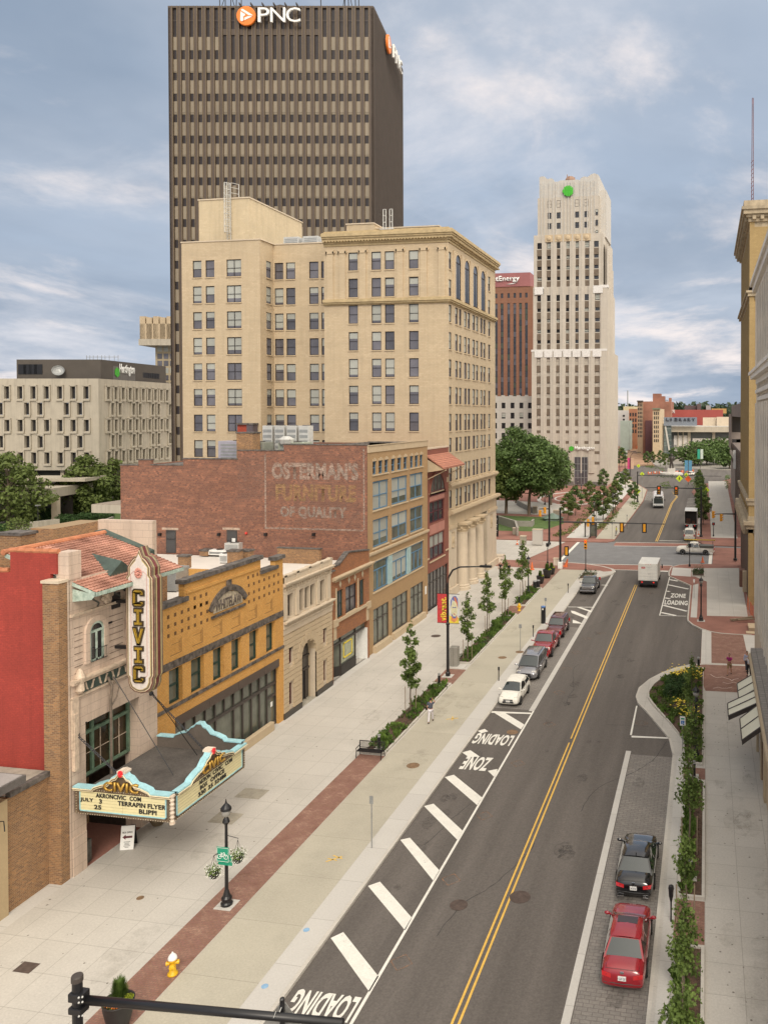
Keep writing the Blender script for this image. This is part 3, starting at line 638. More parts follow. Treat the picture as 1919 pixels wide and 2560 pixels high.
# entrance recess under the marquee
e=B(); e.T=T; e.quad((W0,.9,0),(W0,3.4,0),(W0,3.4,4.1),(W0,.9,4.1)); e.quad((W1,.9,0),(W1,3.4,0),(W1,3.4,4.1),(W1,.9,4.1)); e.quad((W0,3.4,0),(W1,3.4,0),(W1,3.4,4.1),(W0,3.4,4.1)); e.quad((W0,.76,4.1),(W1,.76,4.1),(W1,3.4,4.1),(W0,3.4,4.1)); e.box(W0,W1,.72,.78,4.05,4.25)
e.obj('entrance_recess',M('dark_marble',(.035,.028,.024),.3,.5,4),th)
bx('entrance_floor',bpave2,th,(W0,W1,0,3.3,.0,.02),T=T)
for k in range(3): 
    bx('poster_case',M('poster_red',(.25,.02,.02),.4,.5,8),th,(W0+.02,W0+.08,.3+k*.9,.95+k*.9,1.2,2.9),T=T)
bx('door',M('door_brass',(.22,.14,.05),.4,.2,3,metal=.6),th,*[(35.1+.75*k,35.8+.75*k,3.3,3.36,.05,2.5) for k in range(4)],T=T)
bx('stone_dado',M('dark_granite',(.07,.065,.055),.35,.5,6),th,(W0-.1,W0+.55,.2,1.9,0,1.15),T=T)
# brick pier and red side wall with stepped tile coping
bx('brick_pier',brk_br,th,(-31.3,-30.42,33.18,33.70,0,14.55)); bx('pier_cap',lime,th,(-31.35,-30.38,33.12,33.74,14.55,14.68))
bx('corner_post',terra,th,(-31.05,-30.36,33.76,34.55,14.6,15.95))
b=B(); b.prism([(-31.3,33.66),(-31.3,33.84),(-70,33.84),(-70,33.66)],0,14.9); b.box(-33.55,-30.95,33.66,33.84,14.9,15.95); b.box(-52,-34.15,33.66,33.84,14.9,14.92)
b.obj('side_wall',brk_red,th)
b=B()
for a,c,z in ((-33.65,-30.9,15.95),(-60,-33.7,14.94)):
    n=int((c-a)/.42)
    for k in range(n): x=a+(c-a)*k/n; b.tube([(x,33.75,z+.02),(x+(c-a)/n,33.75,z+.05)],.13,7)
b.obj('tile_coping',M('tile_coping',(.46,.175,.085),.7,.25,3),th)
# auditorium block and roofs behind
bx('rear_block',brk_br,th,(-47,-38,34,44,0,13.9)); bx('flat_roof',roofw,th,(-60,-33.8,33.84,45.2,13.3,13.4))
b=B(); b.box(-60,-33.6,33.84,45.3,0,13.3); b.obj('auditorium_wall',brk_br,th)
# parapet wall piece behind the tile roof
bx('rear_parapet',terra,th,(-38.3,-34.4,45.0,45.4,13.3,15.9)); bx('rear_parapet_return',brk_br,th,(-39.9,-38.3,41.5,45.4,13.3,15.8)); 
# tile roof: pan tiles as ribs running down the slope
XE,ZE,XR,ZR=-29.1,13.98,-34.2,15.75
def roofpt(t,y): return (XE+(XR-XE)*t,y,ZE+(ZR-ZE)*t)
b=B(); n=int((40.6-34.05)/.2); rows=22
nx=(ZR-ZE); nl=math.hypot(XR-XE,ZR-ZE); nrm=Vector((-(ZR-ZE)/ (XR-XE)*0+ (ZR-ZE)/nl,0,-(XR-XE)/nl))
if nrm.z<0:nrm=-nrm
for r_ in range(rows):
    t0,t1=r_/rows,(r_+1.04)/rows
    prof=[]
    for k in range(n*4+1):
        y=34.05+(40.6-34.05)*k/(n*4); prof.append((y,.055*abs(math.sin(PI*k/4))))
    vs=[];fs=[]
    for y,hh in prof:
        a=Vector(roofpt(t0,y))+nrm*(hh+.05); c=Vector(roofpt(t1,y))+nrm*(hh); vs+=[tuple(a),tuple(c)]
        d=Vector(roofpt(t0,y))+nrm*(hh-.0); vs.append(tuple(d))
    for k in range(len(prof)-1): fs+= [(3*k,3*k+1,3*k+4,3*k+3),(3*k,3*k+3,3*k+5,3*k+2)]
    b.add(vs,fs)
ro=b.obj('tile_roof',tile,th,fix=False)
b=B(); b.tube([(XR,33.9,ZR+.06),(XR,40.7,ZR+.06)],.15,8); b.obj('ridge_tiles',M('tile_coping',(.6,.2,.1)),ro)
b=B(); b.add([(XE+.02,34.0,ZE-.05),(XE+.02,40.6,ZE-.05),(XC-.4,40.6,ZE+.5-.12),(XC-.4,34.0,ZE+.5-.12)],[(0,1,2,3)])
b.box(XE-.04,XE+.06,34.0,40.6,ZE-.16,ZE+.02); b.add([(XE,34.0,ZE+.03),(XR,34.0,ZR+.03),(XR,34.0,ZR-.2),(XE,34.0,ZE-.14)],[(0,1,2,3)])
for k in range(12): y=34.2+k*.56; b.box(XC-.1,XE-.08,y,y+.16,ZE-.22,ZE-.06)
b.add([(XE,34.02,ZE-.1),(XC-.5,34.02,ZE+.25),(XC-.5,34.02,ZE-.55),(XE-.25,34.02,ZE-.35)],[(0,1,2,3)])
b.obj('eave',copper,th,fix=False)
# copper dormer and fin behind the sign
b=B(); b.add([(-32.4,37.6,15.2),(-30.0,36.0,14.35),(-30.0,37.8,14.3),(-30.0,36.9,15.0)],[(0,1,3),(0,3,2),(1,2,3)]); b.obj('roof_cricket',M('metal_roof_green',(.06,.085,.07),.5,.3,2,streak=.3),th)
b=B(); b.add([(-34.6,40.4,15.4),(-34.6,41.2,15.4),(-31.2,41.0,14.3),(-31.2,40.6,14.3),(-34.6,40.4,15.95),(-34.6,41.2,15.95),(-31.2,41.0,14.85),(-31.2,40.6,14.85)],[(0,1,5,4),(1,2,6,5),(2,3,7,6),(3,0,4,7),(4,5,6,7)]); b.obj('roof_saddle',M('metal_roof_green',(.1,.1,.1)),th)
chimney('chimney',-35.6,36.2,14.2,1.3,1.0,2.15,'brick chimney with dark cap just above the red painted wall')
# ---------------- marquee ----------------
mq=thing('marquee','theatre marquee canopy with pale blue stepped crest and cream letter boards over the sidewalk','marquee')
mq.location=(0,0,0)
X0,X1,ya,yb,zb,zt=-30.3,-25.0,33.92,40.02,3.15,4.42
bronze=M('bronze_panel',(.17,.125,.085),.5,.35,6,metal=.3); skyb=M('paint_pale_blue',(.33,.58,.64),.5,.12,2,streak=.15); cream=M('letterboard_cream',(.72,.66,.40),.35,.05,1.5,fine=.02)
mroof=M('marquee_roof',(.085,.075,.068),.9,.3,.7,fine=.15)
bx('roof',mroof,mq,(X0,X1-.3,ya+.3,yb-.05,3.95,4.05)); bx('soffit',M('soffit',(.18,.14,.10),.6),mq,(X0,X1-.05,ya+.05,yb-.05,zb,zb+.06))
bx('fascia_core',bronze,mq,(X0,X1,ya,ya+.28,zb,zt),(X1-.28,X1,ya+.28,yb,zb,zt),(X0+.1,X1-.28,yb-.25,yb,3.5,zt+.25))
CR=[(0,0),(.20,0),(.22,.14),(.30,.30),(.36,.36),(.41,.66),(.445,.72),(.47,.90),(.53,.90),(.555,.72),(.59,.66),(.64,.36),(.70,.30),(.78,.14),(.80,0),(1,0)]
for T_,L_,nm in ((frame((X0,ya,zt),0),X1-X0,'a'),(frame((X1,ya,zt),PI/2),yb-ya,'b')):
    s=B(); s.T=T_; pts=[(x*L_,z*.95+.04) for x,z in CR]
    s.slab([(0,-.0)]+pts+[(L_,-.0)],-.0,.10); s.obj('crest_face',bronze,mq,fix=True)
    s=B(); s.T=T_; o_=0 if nm=='a' else .002
    if nm=='b': pts=[(max(x,.27),z) for x,z in pts]
    for i in range(len(pts)-1):
        (a,c),(d,e)=pts[i],pts[i+1]; s.add([(a,-.14,c),(d,-.14,e),(d,-.14,e+.08),(a,-.14,c+.08),(a,.22+o_,c),(d,.22+o_,e),(d,.22+o_,e+.08),(a,.22+o_,c+.08)],[(0,1,2,3),(3,2,6,7),(4,7,6,5),(0,4,5,1)])
    s.obj('crest_coping',skyb,mq,fix=True)
    s=B(); s.T=T_
    for i in range(len(pts)-1):
        (a,c),(d,e)=pts[i],pts[i+1]; s.tube([(a,-.17,c-.02),(d,-.17,e-.02)],.028,5); s.tube([(a,-.12,c-.12),(d,-.12,e-.12)],.022,5)
    s.obj('neon_tube',M('neon_cream',(.72,.62,.42),.4),mq)
    s=B(); s.T=T_; s.box(.34,L_-.34,-.02,.01,-1.05,-.14); bd=s.obj('letter_board',cream,mq)
    s=B(); s.T=T_
    for z in [-.95+.15*k for k in range(6)]: s.box(.34,L_-.34,-.03,-.02,z,z+.008)
    s.box(L_*.5-.006,L_*.5+.006,-.03,-.02,-1.05,-.14); s.obj('track_lines',M('track',(.45,.40,.24),.5),bd)
    s=B(); s.T=T_; s.box(.29,.34,-.05,.01,-1.1,-.12); s.box(L_-.34,L_-.29,-.05,.01,-1.1,-.12); s.box(.29,L_-.29,-.05,.01,-1.1,-1.05); s.obj('board_trim',skyb,mq)
    s=B(); s.T=T_
    nb=int(L_/.13)
    for k in range(nb): s.ball((.08+(L_-.16)*k/(nb-1),-.03,-1.235),.02,5,3); s.ball((.08+(L_-.16)*k/(nb-1),-.03,-.035),.02,5,3)
    for k in range(9):
        for x in (.1,L_-.1): s.ball((x,-.03,-1.15+k*.13),.02,5,3)
    s.obj('bulbs',M('bulb',(.75,.66,.5),.3),mq)
    gold=M('gold_letter',(.50,.30,.06),.35,.15,5,metal=.5)
    text('crest_lettering','CIVIC',T_@Matrix.Translation((L_*.5-.92,-.10,.05)),w=1.88,h=.46,ext=.10,mat=gold,parent=mq,bold=.02)
    text('crest_lettering','CIVIC',T_@Matrix.Translation((L_*.5-.90,-.115,.07)),w=1.84,h=.42,ext=.02,mat=M('cream_letter',(.70,.60,.36),.4),parent=mq,bold=-.03)
    s=B(); s.T=T_
    for k in range(5): s.box(L_*.5-.22+k*.095,L_*.5-.15+k*.095,-.13,.32,.93,1.08-.02*abs(k-2))
    s.obj('crest_finial',M('finial_cream',(.70,.60,.50),.6),mq)
    s=B(); s.T=T_
    for k in range(9): a=k*2*PI/9; s.ball((L_*.5+.10*math.cos(a),-.16,.93+.12*math.sin(a)),.055,6,4)
    s.ball((L_*.5,-.17,.93),.08,7,4); s.obj('rose',M('rose_red',(.72,.03,.04),.4,.4,12),mq)
    blk=M('letter_black',(.008,.008,.01),.5,fine=0)
    if nm=='a': LN=[('AKRONCIVIC',1.25,2.55,-.38),('COM',3.05,.62,-.38),('JULY',.34,.72,-.665),('3',1.38,.16,-.665),('TERRAPIN',2.40,1.5,-.665),('FLYER',4.02,.98,-.665),('25',1.10,.40,-.96),('BLIPPI',3.55,.95,-.96)]
    else: LN=[('AKRON',2.0,.95,-.38),('CIVIC',3.15,.85,-.38),('COM',4.25,.6,-.38),('BOX',2.1,.6,-.665),('OFFICE',2.95,1.2,-.665),('330',1.95,.6,-.96),('25',2.75,.4,-.96),('32488',3.3,1.0,-.96)]
    LN=[(a_,c_,w_ if a_!='AKRONCIVIC' else 1.65,z_) for a_,c_,w_,z_ in LN]
    if nm=='a': LN=[(a_,(c_ if a_!='AKRONCIVIC' else 1.2),w_,z_) for a_,c_,w_,z_ in LN]
    for s_,x_,w_,z_ in LN: text('board_lettering',s_,T_@Matrix.Translation((x_,-.035,z_)),w=w_,h=.22,ext=.012,mat=blk,parent=bd,bold=.03)
b=B(); prof=[]
for k in range(25): prof.append((.09+.025*math.sin(k*1.6),-.0+k*1.25/24))
b.lathe([(.13,-.02),(.13,.05)]+[(r_,z+.05) for r_,z in prof]+[(.13,1.3),(.13,1.38)],(X1+.02,ya-.02,zb-.02),10); b.obj('corner_post',M('post_cream',(.62,.52,.42),.6),mq)
# rear crest seen from behind
s=B(); s.T=frame((X0+.1,yb-.26,zt+.2),0); L_=X1-X0-.1; s.slab([(0,-.6)]+[(x*L_,z*.95) for x,z in CR]+[(L_,-.6)],0,.12); s.obj('rear_crest',M('rear_crest',(.12,.10,.085),.7),mq)
s=B(); s.T=frame((X0+.1,yb-.26,zt+.2),0)
for i in range(len(CR)-1): (a,c),(d,e)=CR[i],CR[i+1]; a,d,c,e=a*L_,d*L_,c*.95,e*.95; s.add([(a,-.06,c),(d,-.06,e),(d,-.06,e+.07),(a,-.06,c+.07),(a,.3,c),(d,.3,e),(d,.3,e+.07),(a,.3,c+.07)],[(0,1,2,3),(3,2,6,7),(4,7,6,5),(0,4,5,1)])
s.obj('rear_coping',skyb,mq)
# chains and rods hold the marquee: parts of it
def chain(p,q,r=.05,n=26):
    b=B(); p=Vector(p);q=Vector(q)
    for k in range(n):
        a=p+(q-p)*k/n; c=p+(q-p)*(k+1.25)/n; d=(q-p).normalized(); s_=d.cross(Vector((0,0,1)) if k%2 else Vector((1,0,0))).normalized()*r
        b.tube([a,a+(c-a)*.25+s_,a+(c-a)*.75+s_,c],.022,4); b.tube([a,a+(c-a)*.25-s_,a+(c-a)*.75-s_,c],.022,4)
    b.ball(tuple(p),.13,8,5); return b
for p,q in (((XC+.05,34.15,6.9),(-27.2,34.3,4.3)),((XC+.05,39.5,7.1),(-27.0,39.3,4.3))): chain(p,q).obj('chain',M('chain_iron',(.05,.05,.055),.6,metal=.5),mq)
b=B(); b.tube([(XC+.1,36.6,9.0),(-26.9,36.6,4.1)],.022,5); b.tube([(-28.4,36.9,8.3),(-27.2,39.0,4.1)],.02,5); b.obj('stay_rod',blackm,mq)
b=B(); b.tube([(XC+.08,36.2,9.1),(XC+.3,36.25,8.6),(XC+.25,36.2,7.9),(XC+.3,36.15,6.9),(XC+.28,36.15,4.1)],.07,7); b.tube([(XC+.1,36.5,9.0),(XC+.4,36.6,8.5),(XC+.35,36.5,8.0),(XC+.28,36.2,7.6)],.04,6); b.obj('conduit',M('rusty_pipe',(.14,.11,.085),.7,.3,5),mq)
# ---------------- blade sign ----------------
bs=thing('blade_sign','tall vertical sign spelling CIVIC in gold letters on white, hung off the theatre front','blade sign',(-28.72,36.6,8.2))
cx,y0,y1,zl,zh=0,0,.62,0,7.6
def signpts(k):  # outline: ogee top, rounded foot; k = inset
    hw=.84-k; o=[(-hw+.10*0,.95),(-hw,1.1+k*.2),(-hw,6.0),(-hw+.12,6.15),(-hw+.12,6.55),(-hw+.28,6.85-k*.5),(-hw+.45,7.05-k*.6),(-.18,7.12-k*.8),(0,7.6-k*1.5)]
    foot=[(-hw+.10,.80+k*.3),(-hw+.10,.55+k*.4),(-hw+.22,.25+k*.6),(-hw+.45,.08+k*.8),(0,k*1.0)]
    left=foot[::-1]+[(-hw,.98)]+o[1:]
    return left+[(-x,z) for x,z in left[::-1][1:-1]]
mar=M('sign_maroon',(.15,.035,.035),.5,.25,3); brz=M('sign_bronze',(.19,.14,.10),.5,.3,3)
b=B(); b.slab(signpts(0),y0,y1); b.obj('body',brz,bs)
for k,yy,m_ in ((.05,-.03,mar),(.09,-.05,M('neon_cream',(.7,.6,.4))),(.125,-.065,brz),(.20,-.08,M('sign_gold_line',(.50,.40,.14),.5)),(.225,-.09,M('sign_face',(.66,.60,.56),.5,.06,3))):
    b=B(); b.slab(signpts(k),yy,0); b.obj('face' if k>.22 else 'border',m_,bs)
b=B()
for k in (.30,): 
    P_=[(-.46,1.0),(-.46,6.2),(-.3,6.35),(.3,6.35),(.46,6.2),(.46,1.0),(.30,.85),(-.30,.85),(-.46,1.0)]
    for i in range(len(P_)-1): b.tube([(P_[i][0],-.10,P_[i][1]),(P_[i+1][0],-.10,P_[i+1][1])],.010,4)
b.obj('neon_tube',M('neon_pink',(.50,.20,.18),.5),bs)
b=B(); sp_=signpts(0)
for off,rr in ((.12,.03),(.3,.03),(.5,.03)):
    pass
for i in range(len(sp_)):
    p,q=sp_[i],sp_[(i+1)%len(sp_)]
    b.tube([(p[0]*1.02,.13,p[1]),(q[0]*1.02,.13,q[1])],.035,5); b.tube([(p[0]*1.02,.46,p[1]),(q[0]*1.02,.46,q[1])],.035,5)
b.obj('edge_trim',M('trim_gold',(.30,.24,.12),.5),bs)
b=B()
for i in range(len(sp_)):
    p,q=sp_[i],sp_[(i+1)%len(sp_)]; b.add([(p[0]*1.012,.2,p[1]),(q[0]*1.012,.2,q[1]),(q[0]*1.012,.39,q[1]),(p[0]*1.012,.39,p[1])],[(0,1,2,3)]); 
b.obj('edge_band',mar,bs,fix=False)
goldd=M('sign_gold',(.46,.29,.03),.4,.2,4); darkb=M('letter_dark',(.045,.03,.015),.5)
for i,ch in enumerate('CIVIC'):
    z=5.0-i*.985; wv=.60 if ch in'CV' else .46
    # block letters with a dark edge, gold face and thin grooves
    def letter(e):
        w2,h2,t=wv/2+e,.42+e,.17+2*e
        q=lambda a,c,d,e_:[(a,d),(c,d),(c,e_),(a,e_)]
        if ch=='I': return [q(-w2,w2,-h2,-h2+t),q(-t/2,t/2,-h2+t,h2-t),q(-w2,w2,h2-t,h2)]
        if ch=='V': return [[(-t*.4,-h2),(t*.4,-h2),(-w2+t,h2),(-w2-.02,h2)],[(-t*.4,-h2),(t*.4,-h2),(w2+.02,h2),(w2-t,h2)]]
        c=.1
        return [[(-w2,-h2+c),(-w2+c,-h2),(w2-c,-h2),(w2,-h2+c),(w2,-h2+t),(-w2,-h2+t)],q(-w2,-w2+t,-h2+t,h2-t),[(-w2,h2-t),(w2,h2-t),(w2,h2-c),(w2-c,h2),(-w2+c,h2),(-w2,h2-c)],q(w2-t,w2,h2-t-.1,h2-t),q(w2-t,w2,-h2+t,-h2+t+.06)]
    for e,ya_,yb_,mm in ((.05,-.16,-.09,darkb),(-.03,-.19,-.16,goldd),(-.05,-.20,-.19,darkb),(-.066,-.21,-.20,goldd)):
        b=B()
        for pl in letter(e): b.slab([(x,zz+z) for x,zz in pl],ya_,yb_)
        b.obj('letter_'+('edge' if mm is darkb else 'face'),mm,bs)
b=B()
for k in range(10): a=k*2*PI/10+PI/2; b.ball((.15*math.cos(a),-.13,6.28+.2*math.sin(a)),.085,6,4,(1,.5,1))
b.ball((0,-.16,6.26),.09,7,4); b.obj('rosette',M('rosette_pink',(.55,.25,.20),.5,.6,18),bs)
b=B()
for z in (2.2,4.6): b.box(-1.68,-.8,.2,.42,z,z+.16)
b.box(-1.68,-1.63,.0,.6,4.3,5.1); b.obj('bracket',blackm,bs)
bx('wall_plate',blackm,bs,(-1.68,-1.62,-.4,.0,3.6,3.7))
# ---------------- low building at the near left ----------------
lb=thing('low_brick_building','low brown brick building with a flat roof at the lower left, beside the red wall','building')
bx('wall',brk_br,lb,(-46,-31.1,30.9,33.6,0,5.25)); bx('roof',conc_old,lb,(-45.8,-31.3,30.95,33.55,5.25,5.3)); bx('coping',coping,lb,(-31.25,-30.98,30.95,33.62,5.25,5.5))
sb=thing('stucco_building','tan stucco shopfront with a dark slab roof at the far lower left edge','building')
stucco=M('stucco',(.42,.32,.19),.85,.07,.5,fine=.04)
bx('wall',stucco,sb,(-48,-30.95,12,30.75,0,5.3)); bx('roof',darkroof,sb,(-48,-30.2,12,31.0,6.0,6.35)); bx('clerestory',brk_dk,sb,(-48,-31.6,12.5,30.5,5.3,6.0)); bx('roof_top',M('roof_grey',(.30,.28,.27),.85,.1,1),sb,(-47.9,-30.3,12.1,30.9,6.35,6.38))
bx('panel',M('stucco_pale',(.55,.46,.33),.8),sb,(-30.97,-30.9,26.5,30.05,0.2,3.6),bev=.02)
b=B(); b.tube([(-30.95,30.1,4.6),(-30.5,30.1,4.65),(-30.45,30.1,4.2)],.025,5); b.obj('gooseneck_lamp',blackm,sb)
# ---------------- orange brick building ----------------
wl=thing('orange_brick_building','orange brick two storey building with stepped black coping and an arched name tablet reading WHITELAW','building')
T=LT(-30.7); b=B(); b.T=T
WX=[(41.46,42.7),(43.5,44.78),(45.7,46.86),(47.7,48.85),(49.8,51.0),(51.92,53.12)]
wallf(b,40.08,54.25,0,11.45,[(0,4.75,[(42.0,53.55)]),(5.6,7.7,WX)],.42)
b.quad((42.95,0,11.45),(51.25,0,11.45),(51.25,0,12.5),(42.95,0,12.5)); b.box(53.2,54.25,.001,.4,11.45,12.05)
b.box(42.95,51.25,.02,.4,11.45,12.5); b.box(40.08,54.25,.3,.42,8.2,11.45)
T0=T; 
b.T=Matrix(); b.quad((-31.1,54.25,0),(-60,54.25,0),(-60,54.25,11),(-31.1,54.25,11)); b.box(-31.1,-30.72,53.95,54.25,8,11.5)
wlw=b.obj('wall',brk_or,wl)
for (a,c,z,d) in ((40.08,43.2,11.45,.12),(42.75,51.4,12.5,.14),(51.15,53.5,11.45,.12),(53.05,54.4,12.05,.12)):
    bb=B(); bb.T=T; n=int((c-a)/.6)
    for k in range(n): x=a+(c-a)*k/n; bb.box(x,x+(c-a)/n-.015,-d-.02*random.random(),.48,z,z+.24+.04*random.random())
    bb.obj('coping',coping,wl)
bx('roof',roofw,wl,(-60,-31.1,40.1,54.2,9.4,9.5)); bx('stone_band',M('stone_sooty',(.065,.052,.046),.85,.6,3,col2=(.12,.10,.085)),wl,(40.1,54.2,-.05,.05,7.76,8.2),(40.1,54.25,-.09,.02,5.42,5.6),T=T)
bx('brick_course',brk_or,wl,(43.1,51.1,-.06,.01,11.85,12.05),T=T)
W=Wins(wl); W.row(T,'green',WX,5.62,7.68,.3); W.done()
holes=M('brick_recess',(.15,.075,.03),.9); b=B(); b.T=T
xs0=[41.35+.615*k for k in range(8)]+[]; xs1=[49.67,50.3,50.95,51.6,52.25,52.9,53.5]
def hole(x,z): b.box(x,x+.21,-.004,.01,z,z+.22)
lit=M('brick_lit_edge',(.55,.30,.10),.9)
for r_ in range(3):
    for x in xs0[:7]: hole(x,[10.75,10.2,9.65][r_])
    for x in xs1: hole(x,[10.85,10.27,9.72][r_])
for x in (43.8,44.4,44.95): hole(x,11.3)
for x in (43.8,44.4,44.95): hole(x,10.75)
for x in (49.6,50.2,50.75): hole(x,11.4)
ho=b.obj('recessed_brick_pattern',holes,wlw)
b=B(); b.T=T
for k in range(6):
    x0=41.6+k*2.03
    for e in (0,.1,.2): b.box(x0+1.0-e,x0+1.03-e,-.004,.01,8.52+e*.6,9.42-e*.6)
    b.box(x0,x0+1.0,-.004,.01,8.52,8.55); b.box(x0+.1,x0+.9,-.004,.01,9.15,9.17)
b.obj('brick_panel_lines',holes,wlw)
# arched tablet
b=B(); b.T=T; n=12
for k in range(n):
    a0,a1=R(148-116*k/n),R(148-116*(k+1)/n); cx,cz,r0,r1=47.35,9.0,2.12,2.5
    b.slab([(cx+r0*math.cos(a0),cz+r0*math.sin(a0)),(cx+r1*math.cos(a0),cz+r1*math.sin(a0)),(cx+r1*math.cos(a1),cz+r1*math.sin(a1)),(cx+r0*math.cos(a1),cz+r0*math.sin(a1))],-.10-.02*(k%2),0)
b.box(45.5,49.25,-.12,0,9.72,9.88); b.box(47.15,47.55,-.16,0,11.5,11.85)
b.obj('arch_band',M('stone_sooty',(.1,.08,.07)),wl)
b=B(); b.T=T; b.slab([(45.75,10.0),(48.95,10.0),(48.95,10.62),(48.3,10.95),(47.35,11.08),(46.4,10.95),(45.75,10.62)],-.05,0); tb=b.obj('name_tablet',M('tablet_stone',(.40,.34,.25),.85,.3,5),wl)
text('tablet_lettering','WHITELAW',T@Matrix.Translation((45.9,-.06,10.08)),w=2.9,h=.66,ext=.02,mat=M('letter_worn',(.13,.105,.09),.8,.5,12),parent=tb,bold=.02)
# shopfront
b=B(); b.T=T@Matrix.Translation((0,.30,0)); b.quad((42.0,0,.1),(53.55,0,.1),(53.55,0,4.3),(42.0,0,4.3)); g=b.obj('shop_window',glassn,wl,fix=False)
b=B(); b.T=T@Matrix.Translation((0,.24,0))
for x in (42.0,43.1,44.1,45.13,46.14,47.15,48.2,49.25,50.3,51.32,52.3,53.45): b.box(x,x+.09,-.05,.05,.1 if x not in(46.14,47.15,45.13) else 3.1,4.3)
for x in (46.2,): b.box(x,x+.09,-.05,.05,.1,3.1)
b.box(42,53.55,-.06,.05,2.98,3.18); b.box(52.35,53.5,-.06,.06,2.12,2.3); b.box(42,53.55,-.06,.05,.05,.3); b.box(46.2,47.2,-.03,.02,.1,.12)
b.obj('frame',darkm,g)
bx('fascia',M('fascia_brown',(.085,.062,.05),.6,.15,.5),wl,(42.0,45.2,-.06,.1,4.22,4.78),(45.22,48.4,-.06,.1,4.22,4.78),(48.42,51.6,-.06,.1,4.22,4.78),(51.62,53.55,-.06,.1,4.22,4.78),T=T)
bx('planter_wall',lime2,wl,(43.4,52.4,-.34,.0,0,.62),T=T,bev=.03)
bx('door_notice',signw,wl,(52.72,52.98,.16,.17,1.5,1.85),T=T)
# rooftop things on the white roofs
GP=lambda u,v,z=9.1:tuple(G(u,v,z))
acunit(GP(428,1474,9.5),2.0,1.6,1.7,'large grey air conditioner on the white roof behind the vertical theatre sign',m=greym)
t=acunit(GP(588,1388),1.5,1.2,1.25,'beige air conditioner against the ghost sign brick wall'); 
acunit(GP(565,1407,9.5),.8,.8,.85,'white air conditioner on the white roof near two brick chimneys',m=whitem)
acunit(GP(550,1388),1.9,.9,.55,'low white air conditioner beside the beige one on the roof',m=whitem)
chimney('chimney',*GP(462,1420,9.5),.85,.6,1.0,'small brick chimney in the middle of the white roof')
chimney('chimney',*GP(588,1412,9.5),1.0,.8,1.2,'larger brick chimney with dark cap right behind the orange parapet',brk_br)
chimney('chimney',*GP(617,1404,9.5),.9,.8,.95,'brick chimney close behind the orange parapet, right of the larger one',brk_br)
chimney('chimney',*GP(515,1388),.8,.8,.45,'low square dark capped chimney in front of the ghost sign wall')
b=B(); b.tube([(-50,49,9.62),(-31.2,49.2,9.62)],.07,6); tag(b.obj('roof_pipe',darkm),'dark pipe running across the white roof behind the orange brick parapet','pipe')
# ---------------- limestone bank ----------------
bk=thing('stone_building','small limestone building with rusticated base, arched doorway and colonnaded upper windows','building')
T=LT(-30.75); b=B(); b.T=T
AO=(56.88,59.22,1); UW=[(55.0,55.82),(56.75,57.47),(57.6,58.38),(58.5,59.28),(60.12,60.9)]; SW=[(54.98,55.69),(60.43,61.13)]
wallf(b,54.3,62.0,0,10.0,[(0,.72,[AO]),(.72,2.45,SW+[AO]),(2.45,3.85,[AO]),(3.85,4.97,SW+[AO]),(4.97,5.2,SW),(7.4,9.15,UW)],.45)
bk_w=b.obj('upper_wall',lime,bk)
# rusticated lower wall as courses standing proud, with arch cut
b=B(); b.T=T; b.m=0
def course(z,h,segs):
    for a,c in segs:
        if c-a>.03: b.box(a,c,-.10,-.001,z,z+h)
ax,ar,zs=58.05,1.18,3.8
z=.45
while z<6.25:
    h=min(.36,6.25-z); zc=z+h/2; segs=[(54.25,62.02)]
    cuts=[]
    for s0,s1 in SW:
        if .72-.1<zc<2.45 or 3.85<zc<5.2: cuts.append((s0,s1))
    if zc<zs: cuts.append((ax-ar,ax+ar))
    elif zc<zs+ar: q=math.sqrt(max(0,ar*ar-(zc-zs)**2)); cuts.append((ax-q,ax+q))
    x=54.25; o=[]
    for c in sorted(cuts): o.append((x,c[0])); x=c[1]
    o.append((x,62.02)); course(z,h-.035,o); z+=.36
bk_l=b.obj('rusticated_wall',lime2,bk)
b=B(); b.T=T; n=9
for k in range(n):
    a0,a1=PI-PI*k/n,PI-PI*(k+1)/n; r0,r1=ar,ar+.62; 
    b.slab([(ax+r0*math.cos(a0+.0),zs+r0*math.sin(a0)),(ax+r1*math.cos(a0),zs+r1*math.sin(a0)),(ax+r1*math.cos(a1+.03),zs+r1*math.sin(a1+.03)),(ax+r0*math.cos(a1+.03),zs+r0*math.sin(a1+.03))],-.13,-.1)
b.obj('voussoirs',lime2,bk)
b=B(); b.T=T; n=12   # deep arched porch
arc=[(ax-ar,0)]+[(ax+ar*math.cos(PI-PI*k/n),zs+ar*math.sin(PI-PI*k/n)) for k in range(n+1)]+[(ax+ar,0)]
for i in range(len(arc)-1): b.quad((arc[i][0],-.12,arc[i][1]),(arc[i+1][0],-.12,arc[i+1][1]),(arc[i+1][0],.66,arc[i+1][1]),(arc[i][0],.66,arc[i][1]))
b.obj('arch_reveal',lime2,bk)
b=B(); b.T=T; b.poly([(p[0],-.125+.0,p[1]) for p in arc]); 
b.v=[]; b.f=[]; b.mi=[]; b.sm=[]
b.poly([(x,.6,z) for x,z in arc]); g=b.obj('entrance_glazing',glassd,bk,fix=False)
bx('frame',darkm,g,(ax-.05,ax+.05,.5,.59,0,4.9),(ax-ar,ax+ar,.5,.59,2.35,2.5),(ax-ar,ax+ar,.5,.59,3.4,3.5),(ax-ar,ax-ar+.1,.48,.59,0,3.8),(ax+.5,ax+.6,.5,.59,0,2.4),T=T)
W=Wins(bk); W.row(T,'maroon',SW,.74,2.43,.2); W.row(T,'maroon',SW,3.87,5.18,.2); W.row(T,'dark',UW,7.42,9.13,.38); W.done()
